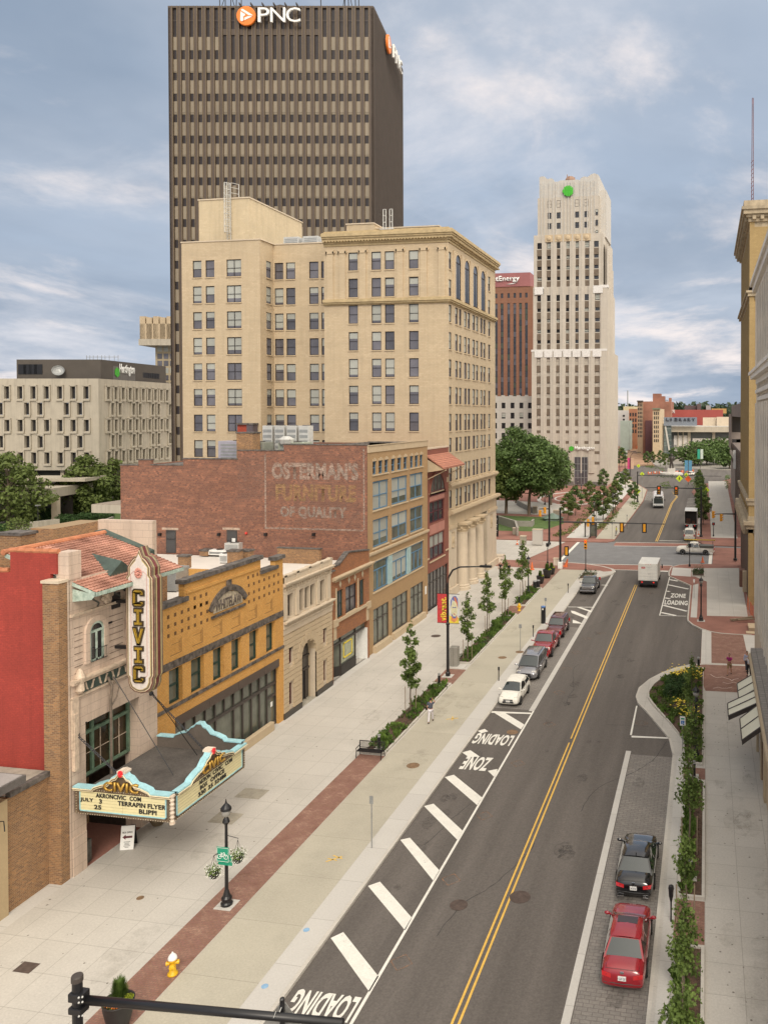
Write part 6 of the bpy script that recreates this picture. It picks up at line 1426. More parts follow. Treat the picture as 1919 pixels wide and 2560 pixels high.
bx('podium_window',glassd,we,(3.44,3.5,48.6,50.5,.4,3.2),(3.44,3.5,51.4,54.6,.4,3.2)); bxs('door_surround',M('door_brown',(.30,.19,.12),.7,.2,3),we,(3.40,3.5,48.45,48.7,.1,2.7),(3.40,3.5,50.4,50.55,.1,2.4))
for i,(ya_,yb_,xo,zo) in enumerate(((55.2,58.0,2.2,3.35),(52.6,54.6,1.45,3.1),(48.8,52.0,2.15,3.1))):
    b=B(); b.m=0
    A_=[(3.45,ya_,4.15),(3.45,yb_,4.3),(xo,yb_,zo+.1),(xo,ya_,zo)]
    b.add(A_+[(x,y,z-.28) for x,y,z in A_],[(7,6,5,4),(0,1,5,4),(1,2,6,5),(2,3,7,6),(3,0,4,7)]); 
    for t in (0,.5,1):
        p=Vector(A_[0])*(1-t)+Vector(A_[1])*t; q=Vector(A_[3])*(1-t)+Vector(A_[2])*t; b.tube([tuple(p+Vector((0,0,.02))),tuple(q+Vector((0,0,.02)))],.045,4)
    b.tube([A_[3],A_[2]],.05,4); a_=b.obj('awning',darkm,we)
    b=B(); b.m=0; b.add([(x,y,z+.012) for x,y,z in A_],[(0,1,2,3)]); b.obj('awning_panel',M('awning_cream',(.66,.64,.50),.35,.06,1,fine=.03),a_,fix=False)
# ---------------- dark modern building down the right pavement ----------------
dm=thing('dark_modern_building','dark glass and concrete low building far down the right pavement, before the plaza','building')
def cF(x,y): return (1500+x*.2527,950+y*.2527)
XD=7.2; zz=lambda y:AX(*cF(1340,y),XD).z
b=B(); b.box(XD,40,150,238,0,14.5); b.box(XD-.1,XD+3,150,238,22,25); dmw=b.obj('wall',M('concrete_brown',(.20,.16,.14),.8,.1,.5),dm)
pA=AY(*cF(1290,335),235); pB=AY(*cF(1290,515),235); pC=AY(*cF(1290,690),235)
b=B(); b.box(pA.x,40,235,260,pC.z,pA.z); b.box(pA.x,40,200,235,0,pC.z-3); b.obj('upper_block',M('concrete_brown2',(.24,.20,.175),.8,.1,.5),dm)
bx('window_band',glassd,dm,(pA.x+.3,40,234.9,235,pB.z,pA.z-.4)); 
for k in range(2): q=AY(*cF(1300+42*k,585),235); bx('window',glassd,dm,(q.x,q.x+3.3,234.9,235,q.z-9,q.z))
bx('canopy',concb,dm,(pA.x-.3,30,205,236,pC.z-1.0,pC.z)); bx('glass_front',M('glass_brown',(.045,.03,.028),.2,.4,.5),dm,(XD-.06,XD,150,238,.3,13.5))
for k in range(18): pass
bx('hanging_sign',signw,dm,(XD-.9,XD-.3,196,196.3,9.5,14))
bx('mullion',M('mullion_brown',(.14,.10,.08),.6),dm,*[(XD-.14,XD-.06,151+k*4,151.4+k*4,0,14.3) for k in range(22)])
# ---------------- library and the street beyond ----------------
def far(name,label,cat,Yb,box,m,extra=None):
    """box=(x0,y0,x1) in crop cF px: left, top, right; block stands on the ground at distance Yb"""
    t=thing(name,label,cat); T_=CF(Yb); x0,y0,x1=box
    a=AY(*cF(x0,500),Yb).x; c=AY(*cF(x1,500),Yb).x; z=AY(*cF(x0,y0),Yb).z
    bx('wall',m,t,(a,c,0,40,0,z),T=T_); return t,T_,lambda x:AY(*cF(x,500),Yb).x,lambda y:AY(*cF(600,y),Yb).z
YL_=430
t,T_,fx,fz=far('library','library with grey lettered panel, glass corner, concrete roof slab and white wall panels','library',YL_,(700,520,1290),M('library_dark',(.10,.11,.11),.5,.2,.3))
bx('roof_slab',concb,t,(fx(695),fx(1300)+30,-5,30,fz(512),fz(458)),T=T_); bx('roof_top',M('roof_pale',(.5,.5,.48),.8),t,(fx(700),fx(1300)+30,-4,29,fz(458),fz(455)),T=T_)
for a,c in ((725,760),(770,808),(822,860),(910,1085),(1150,1290)): bx('white_panel',M('panel_white',(.60,.57,.54),.7,.05,.3),t,(fx(a),fx(c),-.6,0,fz(730 if a<900 else 640),fz(548 if a<900 else 575)),T=T_)
for a in (762,812,862,1105): bx('column',concb,t,(fx(a),fx(a+(10 if a<860 else 28)),-1.2,0,0,fz(512)),T=T_)
for a in (732,740,750,778,786,796,830,838,848): bx('slot_window',glassd,t,(fx(a),fx(a+4),-.7,-.6,fz(690),fz(640 if a<760 else 650)),T=T_)
bx('letter_panel',M('panel_slate_blue',(.19,.22,.27),.5,.06,.3),t,(fx(632),fx(955),-8,-7.5,fz(450),fz(368)),T=T_)
for i,ch in enumerate('LIBRARY'): text('sign_letter',ch,T_@Matrix.Translation((fx(655+42*i),-8.4,fz(402))),w=(fx(28)-fx(0))*(.45 if ch=='I' else 1),h=fz(374)-fz(402),ext=.4,mat=M('letter_navy',(.03,.04,.07),.5),parent=t,bold=.03)
bx('glass_corner',M('glass_teal',(.10,.13,.135),.12,.4,.3,grid=br(3,3,.12,(.08,.11,.115),(.25,.27,.27)),fine=0,spec=.8),t,(fx(632),fx(705),-7,20,0,fz(448)),T=T_); bx('stair_wall',stone_w,t,(fx(585),fx(634),-5,20,0,fz(428)),T=T_)
b=B(); b.T=T_; b.slab([(fx(640),fz(452)),(fx(655),fz(452)),(fx(697),fz(700)),(fx(680),fz(700))],-7.4,-7.1); b.obj('diagonal_fin',lightm,t)
bx('upper_block',lime,t,(fx(1010),fx(1300)+20,10,20,fz(458),fz(372)),(fx(1150),fx(1300)+20,8,10,fz(458),fz(365)),T=T_)
t,T_,fx,fz=far('red_building','long red painted building with a small white sign behind the library','building',470,(588,295,1210),M('red_paint_far',(.32,.07,.06),.8,.1,.1))
bx('sign_square',signw,t,(fx(600),fx(630),-.6,0,fz(335),fz(305)),T=T_); text('sign_lettering','CEDARSTONE',T_@Matrix.Translation((fx(638),-.3,fz(328))),w=fx(735)-fx(638),h=2.0,ext=.1,mat=signw,parent=t)
bx('penthouse',M('dark_brick_far',(.10,.075,.075),.8),t,(fx(820),fx(990),20,30,fz(295),fz(250)),(fx(950),fx(990),15,30,fz(295),fz(232)),T=T_); bx('fan_unit',greym,t,(fx(1042),fx(1090),15,20,fz(293),fz(250)),T=T_)
bx('yellow_block',M('yellow_far',(.42,.27,.10),.8),t,(fx(1100),fx(1255),25,35,fz(330),fz(280)),T=T_)
t,T_,fx,fz=far('narrow_tan_building','narrow tan building between the brown brick block and the red building','building',400,(515,285,588),lime2)
bx('cornice',M('cornice_green',(.16,.19,.13),.7),t,(fx(512),fx(590),-1,1,fz(292),fz(278)),T=T_)
for j in range(7):
    for k in range(3): bx('window',glassd,t,(fx(528+18*k),fx(538+18*k),-.1,.05,fz(345+45*j),fz(315+45*j)),T=T_)
t,T_,fx,fz=far('brown_brick_block','tall brown brick block with stepped roof tower down the far street','building',450,(418,212,695),M('brick_far',(.27,.125,.085),.85,.25,.15))
bx('front',M('front_tan_far',(.33,.24,.16),.8,.1,.3),t,(fx(366),fx(420),-1,20,0,fz(212)),T=T_); bx('roof_tower',M('brick_far',(.2,.1,.1)),t,(fx(510),fx(590),5,15,fz(212),fz(132)),(fx(590),fx(628),5,15,fz(212),fz(158)),(fx(670),fx(692),5,15,fz(212),fz(175)),T=T_); bx('cornice',darkm,t,(fx(362),fx(422),-2.5,0,fz(215),fz(203)),T=T_)
for j in range(9):
    for k in range(3): bx('window',glassd,t,(fx(372+16*k),fx(381+16*k),-1.1,-.9,fz(262+38*j),fz(238+38*j)),T=T_)
bx('fire_stair',M('stair_maroon',(.09,.035,.04),.7),t,(fx(445),fx(515),-2,0,0,fz(400)),T=T_)
t,T_,fx,fz=far('orange_brick_block','orange brick block with storefront far down the street','building',520,(280,285,366),M('orange_brick_far',(.36,.16,.09),.85,.15,.2))
for j in range(4):
    for k in range(3): bx('window',glassd,t,(fx(288+26*k),fx(303+26*k),-.2,.05,fz(360+55*j),fz(325+55*j)),T=T_)
t,T_,fx,fz=far('white_far_building','pale far building with two dark windows beside the limestone tower','building',560,(120,300,275),M('white_far',(.50,.49,.47),.8,.06,.2))
for x in (220,):
    for y in (345,383): bx('window',glassd,t,(fx(x),fx(x+20),-.2,.05,fz(y+18),fz(y)),T=T_)
t,T_,fx,fz=far('green_far_building','low pale green far shopfront beyond the limestone tower','building',500,(195,405,285),M('green_far',(.36,.42,.37),.8,.1,.3))
t,T_,fx,fz=far('cream_far_block','small cream block with antenna on the far skyline','building',700,(225,262,330),M('cream_far',(.5,.42,.26),.8))
b=B(); b.T=T_; b.tube([(fx(263),5,fz(262)),(fx(263),5,fz(100))],.5,4); b.obj('antenna',greym,t)
# ---------------- vegetation ----------------
def leaves(b,rng,blobs,n,size,star=False,up=.4,surf=.5):
    tot=sum(r[0]*r[1]*r[2] for c,r in blobs) or 1
    for c,r in blobs:
        k=max(6,int(n*r[0]*r[1]*r[2]/tot))
        for _ in range(k):
            d=Vector((rng.gauss(0,1),rng.gauss(0,1),rng.gauss(0,1))).normalized()*(rng.random()**surf)
            p=Vector((c[0]+d.x*r[0],c[1]+d.y*r[1],c[2]+d.z*r[2]))
            nrm=(d*.7+Vector((rng.gauss(0,.6),rng.gauss(0,.6),up+rng.gauss(0,.5)))).normalized()
            a=nrm.orthogonal().normalized(); a=Matrix.Rotation(rng.random()*6.28,3,nrm)@a; e=nrm.cross(a); s=size*rng.uniform(.6,1.25)
            if star:
                pts=[p+(a*math.cos(t)+e*math.sin(t))*s*(.62 if i%2 else .34)+nrm*(.1*s if i%2 else 0) for i,t in enumerate([PI*2*j/10 for j in range(10)])]
                b.add([tuple(q) for q in pts],[tuple(range(10))])
            else:
                b.add([tuple(p-a*s*.5),tuple(p-e*s*.33+nrm*.08*s),tuple(p+a*s*.5),tuple(p+e*s*.33+nrm*.08*s)],[(0,1,2,3)])
def youngtree(seed,h=6.5,lab=None,n=900,size=.17,star=False,w=.75,stakes=True,mat=None,low=1.9):
    rng=random.Random(seed); t=thing('street_tree',lab,'tree')
    b=B(); pts=[(0,0,-.05)]+[(rng.uniform(-.05,.05),rng.uniform(-.05,.05),h*k/6) for k in range(1,6)]+[(0,0,h*.93)]
    b.tube(pts,[.055,.05,.045,.035,.028,.018,.008],6); blobs=[]
    nb=13
    for k in range(nb):
        z=low+(h*.93-low)*k/nb; a=k*2.4+rng.uniform(-.5,.5); f=1-(k/nb)**1.6*.75; L=w*f*rng.uniform(.55,1.15)*(0.8 if k==0 else 1)
        q=(math.cos(a)*L*.75,math.sin(a)*L*.75,z+L*.95); b.tube([(0,0,z),(math.cos(a)*L*.35,math.sin(a)*L*.35,z+L*.4),q],[.018,.013,.005],4)
        if rng.random()<.9: blobs.append((q,(.36*f+.12,.36*f+.12,.30*f+.14)))
        if rng.random()<.7: blobs.append(((q[0]*.5,q[1]*.5,z+L*.5),(.28*f+.1,.28*f+.1,.28)))
    blobs.append(((0,0,h*.95),(.16,.16,.35)))
    b.obj('trunk',trunkm,t)
    c=B(); leaves(c,rng,blobs,n,size,star); c.obj('crown',mat or leaf_y,t,fix=False)
    if stakes:
        for sx,sy in ((.38,.1),(-.38,-.1)):
            s=B(); s.tube([(sx,sy,-.02),(sx*1.02,sy,2.0)],.03,5); s.obj('stake',stakem,t)
    return t
def bigtree(base,h,R0,n,size,mat,label,seed,low=.3,cat='tree',ry=None,lean=0,name='broadleaf_tree',shape=1,trunk_r=.35,group=None,nb=26):
    rng=random.Random(seed); t=thing(name,label,cat,base,group=group); ry=ry or R0
    b=B(); b.tube([(0,0,-.3),(.1,0,h*.2),(lean*.3,.1,h*.38),(lean*.6,0,h*.6),(lean,0,h*.85)],[trunk_r,trunk_r*.8,trunk_r*.6,trunk_r*.4,trunk_r*.1],8); blobs=[]
    for k in range(nb):
        f=(k+.5)/nb; z=h*(low+(1-low)*f*.93); a=k*2.4+rng.random(); prof=math.sin(PI*min(1,(f*.82+.16)))**.7*shape+(1-shape)*(1-f)*1.15
        rr=R0*prof*rng.uniform(.45,.80); q=(lean*f+math.cos(a)*rr,math.sin(a)*rr*ry/R0,z)
        b.tube([(lean*.5,0,h*(.25+.35*f)),(q[0]*.5,q[1]*.5,z-h*.06),q],[trunk_r*.32,trunk_r*.2,.03],5)
        s=R0*rng.uniform(.30,.46)*(prof*.5+.5); blobs.append((q,(s,s,s*.62)))
    blobs.append(((lean,0,h*.93),(R0*.33,R0*.33,h*.08)))
    b.obj('trunk',trunkm,t); c=B(); leaves(c,rng,blobs,n,size,up=.55,surf=.42); c.obj('crown',mat,t,fix=False); return t
def cpD(x,y): return G(1100+x*.24125,1400+y*.24125)
st=[('thin young tree beside the black bench, nearest of the left row',(-21.9,56.4),7.2),]
yt=[youngtree(21,7.0,'slim staked young maple in the planter behind the black bench',1300,.19,w=.85,low=1.9,star=True),
    youngtree(5,6.6,'x',900,.19,w=.75,star=True),youngtree(33,6.8,'x',900,.19,w=.95,star=True)]
def place(o,u,v,lab,h=None,first=False,rz=0,sc=1,group='young staked trees in the left planters'):
    g=G(u,v)
    if first: o.location=(g.x,g.y,.02); o.rotation_euler[2]=rz; o.scale=(sc,)*3; o['label']=lab; o['group']=group; return o
    return dup(o,(g.x,g.y,.02),rz,lab,group,scale=sc)
place(yt[0],1026,1782,'slim staked young maple in the planter behind the black bench',first=True)
place(yt[1],1168,1653,'slender staked young tree next to the grey utility cabinet',first=True,sc=1.0)
place(yt[2],1217,1586,'staked young tree with a narrow leader, second beyond the grey cabinet',first=True,rz=1)
place(yt[1],1262,1543,'bushier staked young tree beside the black bollard at the planter end',rz=2.5,sc=1.08)
place(yt[2],1306,1499,'reddish tinted young tree in the planter just before the black flower pots',rz=4,sc=1.12)
# planter beds
def bed(name,pts,kerb=.14,soil=mulch,z=.0):
    b=B(); P=[Vector(p) for p in pts]; c=sum(P,Vector((0,0)))/len(P); inn=[p+(c-p).normalized()*kerb*1.4 for p in P]
    if len(pts)==4: x0,x1,y0,y1=min(p.x for p in P),max(p.x for p in P),min(p.y for p in P),max(p.y for p in P); inn=[Vector((x0+kerb,y0+kerb)),Vector((x1-kerb,y0+kerb)),Vector((x1-kerb,y1-kerb)),Vector((x0+kerb,y1-kerb))]
    n=len(P)
    vs=[(p.x,p.y,z-.02) for p in P]+[(p.x,p.y,z+.14) for p in P]+[(p.x,p.y,z+.14) for p in inn]+[(p.x,p.y,z+.02) for p in inn]
    fs=[]
    for i in range(n):
        j=(i+1)%n
        for k in range(3): fs.append((k*n+i,k*n+j,(k+1)*n+j,(k+1)*n+i))
    b.add(vs,fs); tag(b.obj('planter_kerb',kerbm),kind='structure')
    s=B(); s.poly([(p.x,p.y,z+.05) for p in inn]); tag(s.obj('planting_soil',soil,fix=False),kind='structure'); return inn
def inside(p,poly):
    c=False
    for i in range(len(poly)):
        a,b_=poly[i],poly[i-1]
        if (a.y>p.y)!=(b_.y>p.y) and p.x<(b_.x-a.x)*(p.y-a.y)/(b_.y-a.y)+a.x: c=not c
    return c
def cover(name,poly,n,size,seed,mat=leaf_g,lab='',h=.3,clump=.5,holes=0,z=.05,blades=True):
    rng=random.Random(seed); b=B(); x0,x1,y0,y1=min(p.x for p in poly),max(p.x for p in poly),min(p.y for p in poly),max(p.y for p in poly); k=0
    while k<n:
        p=Vector((rng.uniform(x0,x1),rng.uniform(y0,y1)))
        if not inside(p,poly): continue
        nv=noise.noise(Vector((p.x*1.1,p.y*.8,seed*3.1)))
        if nv<holes-.28: k+=.3; continue
        hh=h*(.6+nv*.9)*rng.uniform(.7,1.3)
        if blades:
            for j in range(5):
                a=rng.random()*6.28; L=hh*1.0; d=Vector((math.cos(a),math.sin(a),0))*L*.6; s=Vector((-math.sin(a),math.cos(a),0))*size*.25
                q=Vector((p.x,p.y,z)); b.add([tuple(q-s),tuple(q+s),tuple(q+d*.5+Vector((0,0,L))+s*.8),tuple(q+d+Vector((0,0,L*.75)))],[(0,1,2,3)])
        else: leaves(b,rng,[((p.x,p.y,z+hh*.5),(size*2.2,size*2.2,hh*.55))],9,size)
        k+=1
    o=b.obj(name,mat,fix=False); return tag(o,lab or None,'ground cover',kind='stuff')
random.seed(3)
for i,(y0,y1,x1) in enumerate(((49.85,63.95,-20.95),(69.5,87.6,-20.95),(91.8,101.45,-20.95))):
    inn=bed('planter',[(-22.6,y0),(x1,y0),(x1,y1),(-22.6,y1)])
    ll=('long planter behind the bench','long middle planter by the grey cabinet','far planter near the black pots')[i]
    cover('ground_cover',inn,int((y1-y0)*22),.10,i+1,leaf_g,'tufted green grasses filling the '+ll,.42,holes=.12)
    cover('low_shrubs',inn,int((y1-y0)*7),.13,i+11,leaf_s,'darker low shrubs in patches through the '+ll,.5,holes=.34,blades=False)
isl=[(-.2,71.9),(-1.5,71.7),(-2.6,70.6),(-3.6,68.9),(-4.3,67),(-4.65,65),(-4.55,63.6),(-4.1,62.2),(-2.4,58.2),(-1.45,55.6),(-1.3,52.0),(-.2,52.0)]
inn=bed('island',isl[::-1],.12)
cover('ground_cover',inn,900,.10,31,leaf_g,'tufted green grasses filling the rounded corner bed on the right',.36,holes=.2)
cover('low_shrubs',[Vector(p) for p in ((-4.3,64),(-3.0,61),(-1.4,57),(-1.1,54),(-.4,54),(-.4,60),(-2,64),(-3.4,66))],160,.14,32,leaf_m,'leafy perennials along the near edge of the rounded corner bed',.6,blades=False)
fl=B(); rng=random.Random(5)
for cx,cy,n_,rr in ((-1.6,69.4,110,1.1),(-.9,68.4,60,.8),(-2.5,68.6,45,.8),(-1.9,61.9,26,.45),(-1.2,60.6,36,.9),(-1.2,59.5,30,.7)):
    for k in range(n_):
        x,y=cx+rng.gauss(0,rr*.55),cy+rng.gauss(0,rr*.5); 
        if x>-.3: x=-.3-rng.random()*.5
        z=.45+rng.random()*.3
        fl.lathe([(.005,0),(.075,.02),(.01,.04)],(x,y,z),6)
tag(fl.obj('yellow_flowers',flowy),'yellow coneflowers blooming in the rounded corner bed','flowers',kind='stuff')
bb=thing('ball_shrub','x','shrub'); b=B(); rng=random.Random(9); leaves(b,rng,[((0,0,.42),(.48,.48,.42))],700,.10,surf=.2); b.obj('foliage',leaf_s,bb,fix=False); b=B(); b.tube([(0,0,0),(0,0,.45)],.03,5); b.obj('stem',trunkm,bb)
for i,(x,y,l) in enumerate(((735,1318,'farthest of the three at left'),(742,1372,'middle of the three at left'),(728,1440,'nearest and largest of the three at left'),(868,1300,'farthest of the three at right'),(872,1350,'middle of the three at right'),(852,1400,'nearest of the three at right'))):
    g=G(1500+x*.24125,1400+y*.24125); l='round clipped shrub in the flower bed, '+l
    if i==0: bb.location=(g.x,g.y,.03); bb['label']=l; bb['group']='clipped round shrubs in the corner bed'; bb.scale=(1.25,)*3
    else: dup(bb,(g.x,g.y,.03),i,l,'clipped round shrubs in the corner bed',scale=1.4 if i==2 else 1.25)
rk=B(); rk.ball((0,0,.08),.5,9,5,(1.1,.7,.25)); o=rk.obj('flat_rock',lime2); g=G(1658,1734); o.location=(g.x,g.y,.1); tag(o,'flat tan rock among grasses in the rounded corner bed','rock')
# right hand planters with five tall young maples
for i,(a,c) in enumerate(((19,34.1),(37.5,49.7))):
    inn=bed('planter',[(-1.3,a),(-.02,a),(-.02,c),(-1.3,c)])
    cover('ground_cover',[Vector((-1.15,a+.2)),Vector((-.62,a+.2)),Vector((-.62,c-.2)),Vector((-1.15,c-.2))],int((c-a)*18),.09,40+i,leaf_g,('strip of green grasses in the nearest right planter','strip of green grasses in the second right planter')[i],.55)
    cover('mulch_litter',inn,int((c-a)*14),.05,50+i,mulch,('loose mulch in the nearest right planter','loose mulch in the second right planter')[i],.07,blades=False)
RTG='tall young maples along the right pavement'
rt=[]
for i,(x,y,h,w,n,l,z0) in enumerate(((-.75,26.0,5.0,.62,1500,'dense young maple at the bottom edge beside the red sedan',1.1),(-.8,30.6,4.7,.50,1000,'young maple level with the front of the red sedan',1.3),(-.85,35.2,4.5,.36,620,'sparse young maple between the red and black sedans',2.2),(-.8,41.2,6.1,.58,1100,'tall young maple ahead of the black sedan',2.2),(-.75,48.2,6.1,.56,800,'young maple near the blue parking sign at the corner bed',2.4))):
    t=youngtree(60+i,h,l,int(n*1.0),.13,True,w*1.15,stakes=(i in(2,3)),low=z0); t.location=(x,y,.03); t['group']=RTG
t=youngtree(77,6.3,'light green young tree overlapping the acorn lamp in the corner bed',1200,.125,True,.6,low=2.2); t.location=(-.95,55.5,.03); t['group']=RTG
# park trees by the stepped tower
loc=[((1321,1289),18.2,8.4,9000,'broad locust tree with two stems in front of the stepped tower',1.2),((1264,1286),13.5,5.6,5200,'yellowish green tree between the tan office building and the locust',0),((1236,1284),15.8,5.6,4200,'dark tree half hidden by the corner of the tan office building',-.5),((1290,1258),19.5,8.2,7000,'tall dark tree at the back of the park lawn',0),((1375,1262),15.0,6.6,5000,'dark tree at the back right of the park, against the tower wall',0)]
for i,((u,v),h,r,n,l,le) in enumerate(loc):
    g=G(u,v); bigtree((g.x,g.y,0),h,r,n,.75,leaf_m if i==1 else leaf_d,l,100+i,low=.30,lean=le,trunk_r=.4,group='park trees')
# left background trees
for i,(u,v,h,r,n,l) in enumerate(((22,1318,15.0,8.0,5200,'large round dark tree at the far left edge'),(215,1290,13.6,6.0,4400,'tall full green tree in front of the concrete office block'),(288,1275,12.2,5.2,2400,'dark tree partly hidden behind the ghost sign wall'),(176,1290,4.6,3.4,1000,'low spreading tree at the foot of the tall full tree'))):
    g=G(u,v); bigtree((g.x,g.y,0),h,r,n,.85,leaf_m,l,120+i,low=.12,trunk_r=.4,group='trees left of the brick wall')
g=G(45,1366); bigtree((g.x,g.y,0),5.0,2.4,700,.35,leaf_m,'small feathery tree rising behind the red painted wall',131,low=.35,name='small_tree',trunk_r=.08)
for i,(u0,u1,v0,v1,l) in enumerate(((145,190,1288,1309,'rounded clipped hedge in front of the tall full tree'),(198,235,1284,1301,'long dark clipped hedge beside the retaining wall'),(240,280,1282,1296,'dark clipped hedge under the concrete carport'),(0,28,1312,1328,'dark low hedge at the left edge below the large tree'),(90,150,1272,1300,'dark shrub mass between the two left trees'))):
    g=G((u0+u1)/2,v1); s=(g-Vector((0,0,H))).length/2000; w_=(u1-u0)*s/2; b=B(); rng=random.Random(i)
    t=thing('hedge',l,'hedge',(g.x,g.y,0)); leaves(b,rng,[((k*w_*.5,0,.9*(v1-v0)*s*.5),(w_*.62,1.6,(v1-v0)*s*.55)) for k in(-1,0,1)],1500,.35,surf=.25); b.obj('foliage',leaf_s,t,fix=False); b=B(); b.tube([(0,0,0),(0,0,1)],.06,5); b.obj('stem',trunkm,t)
sheet('lawn_left',[(-175,150),(-108,146),(-98,158),(-120,176),(-175,180)],.05,grassm)
sheet('lawn_left',[tuple(G(u,v).to_2d()) for u,v in ((20,1312),(140,1300),(215,1290),(300,1275),(300,1262),(0,1290))],.06,grassm)
# far planted strips and street trees
fm=[bigtree((0,0,0),6.2,1.9,2100,.34,leaf_m,'x',200,low=.22,trunk_r=.09,nb=16,name='street_tree'),bigtree((0,0,0),6.4,2.1,2300,.34,leaf_d,'x',201,low=.2,trunk_r=.09,nb=16,name='street_tree')]
FT='street trees beyond the crossing'
far_t=[(1418,1301,5.7,'leafy street tree, front left of the pair before the plaza rings'),(1437,1289,6.3,'leafy street tree, rear right of the pair before the plaza rings'),(1473,1267,6.2,'street tree standing alone on the plaza right of the rings'),(1489,1302,5.2,'bright street tree behind the kiosk on the far left pavement'),(1506,1300,7.2,'taller street tree right beside the kiosk on the far left pavement'),(1506,1222,5.8,'small tree at the foot of the stepped tower'),(1537,1277,7.0,'tree by the green street sign on the far left path'),(1545,1226,5.2,'distant tree near the tower corner, left of two'),(1562,1220,5.8,'distant tree near the tower corner, right of two'),
 (1584,1258,5.2,'small pale tree in the teardrop bed by the yellow crossing sign')]
for k in range(9): far_t.append((1756-1.2*k,1312-12.5*k,5.6-.1*k,'%s tree along the far right kerb, counting away from the open moving truck'%['first','second','third','fourth','fifth','sixth','seventh','eighth','ninth'][k]))
far_t+= [(1616,1164,6,'roundabout tree, leftmost of the row before the library'),(1630,1163,6,'roundabout tree, second from the left before the library'),(1649,1165,6.5,'roundabout tree, third from the left before the library'),(1663,1170,6,'roundabout tree, fourth from the left before the library'),(1680,1160,7,'roundabout tree, fifth from the left before the library'),(1703,1162,6.5,'roundabout tree, rightmost before the library'),(1553,1168,8,'dark street tree at the corner past the stepped tower')]
for i,(u,v,h,l) in enumerate(far_t):
    g=G(u,v); o=fm[i%2]
    if i<2: o.location=(g.x,g.y,0); o['label']=l; o['group']=FT; o.scale=(h/6,)*3
    else: dup(o,(g.x,g.y,0),i*1.3,l,FT,scale=h/6)
def strip_bed(px,n,seed,l,mat=leaf_m,h=.6):
    P=[G(u,v).to_2d() for u,v in px]; cover('planting',P,n,.28,seed,mat,l,h,holes=-.1,blades=False,z=.03)
strip_bed([(1405,1337),(1428,1337),(1466,1297),(1449,1297)],60,1,'low planting in the bed left of the far pavement, near part'); strip_bed([(1386,1342),(1405,1343),(1417,1332),(1398,1330)],30,2,'low planting in the small bed by the crossing corner')
strip_bed([(1448,1290),(1470,1296),(1484,1272),(1466,1268)],40,3,'low planting at the foot of the lone plaza tree'); strip_bed([(1490,1326),(1511,1327),(1517,1308),(1500,1306)],50,4,'low planting in the bed behind the kiosk')
strip_bed([(1508,1308),(1528,1310),(1552,1272),(1530,1268)],70,5,'low planting around the tree by the green street sign'); strip_bed([(1574,1264),(1588,1276),(1596,1262),(1582,1256)],30,6,'low planting in the teardrop bed',leaf_g); strip_bed([(1650,1210),(1662,1224),(1677,1220),(1668,1205)],50,7,'green planting on the road splitter island',leaf_g)
strip_bed([(1720,1204),(1745,1235),(1765,1230),(1752,1196)],120,8,'green planting beside the right side hatching',leaf_g); strip_bed([(1610,1168),(1640,1172),(1664,1180),(1655,1172),(1620,1163)],60,9,'green planting on the island near the statue',leaf_g); strip_bed([(1439,1213),(1500,1217),(1500,1211),(1440,1208)],70,10,'clipped dark hedge bed along the base of the stepped tower',leaf_s,1.4)
strip_bed([(1635,1196),(1712,1196),(1720,1186),(1650,1186)],80,13,'low planting ring on the roundabout',leaf_s,.9); strip_bed([(1813,1225),(1825,1222),(1822,1190),(1812,1192)],60,14,'green hedge strip beside the dark modern building',leaf_g,1.5)
for i,(u,v,h,r,l) in enumerate(((1735,1163,10.5,9,'broad dark tree left of the group before the library'),(1765,1160,11,10,'broad dark tree in the middle of the group before the library'),(1800,1160,12,10,'broad dark tree right of the group before the library'),(1822,1170,10,7,'broad dark tree nearest the dark modern building'))):
    g=G(u,v); bigtree((g.x,g.y,0),h,r,1500,1.3,leaf_d,l,140+i,low=.15,group='trees before the library')
# distant wooded ridge
rng=random.Random(3); b=B()
for k in range(420):
    x=rng.uniform(-420,420); y=1150+rng.uniform(0,250); r=rng.uniform(10,19); z=25+6*noise.noise(Vector((x*.01,1,0)))+rng.uniform(-8,5)
    leaves(b,rng,[((x,y,z),(r,r*.6,r*.75))],22,9,surf=.3)
tag(b.obj('wooded_ridge',leafmat('leaf_far',(.035,.06,.03),(.05,.075,.04)),fix=False),'distant wooded ridge on the horizon','woods',kind='stuff')
b=B(); b.slab([(-900,-1),(-900,30),(-300,33),(0,34),(300,31),(900,30),(900,-1)],1290,1420); tag(b.obj('hills',M('hill_green',(.035,.05,.03),.9,.3,.01)),kind='structure')
# retaining walls, carport, lamp on the left
rw=[G(u,v).to_2d() for u,v in ((-60,1372),(0,1362),(80,1352),(153,1340),(262,1315),(285,1306))]
t=thing('retaining_wall','long weathered concrete retaining wall crossing behind the red wall','wall'); b=B()
for i in range(len(rw)-1):
    p,q=rw[i],rw[i+1]; d=(q-p).normalized(); n_=Vector((-d.y,d.x))*.4; h0=1.7-.12*i; b.prism([p,q,q+n_,p+n_],-.1,h0)
b.obj('wall',conc_old,t)
p,q=[G(u,v).to_2d() for u,v in ((82,1330),(150,1322))]; t=thing('planter_wall','low stepped concrete wall above the long retaining wall','wall'); b=B(); d=(q-p).normalized(); n_=Vector((-d.y,d.x)); b.prism([p,q,q+n_,p+n_],-.1,1.9); b.obj('wall',conc_old,t)
t=thing('carport','flat concrete carport roof on a square post against the ghost sign wall','carport'); YP=118
f=lambda u,v:AY(u,v,YP); a=f(229,1275); c=f(305,1255)
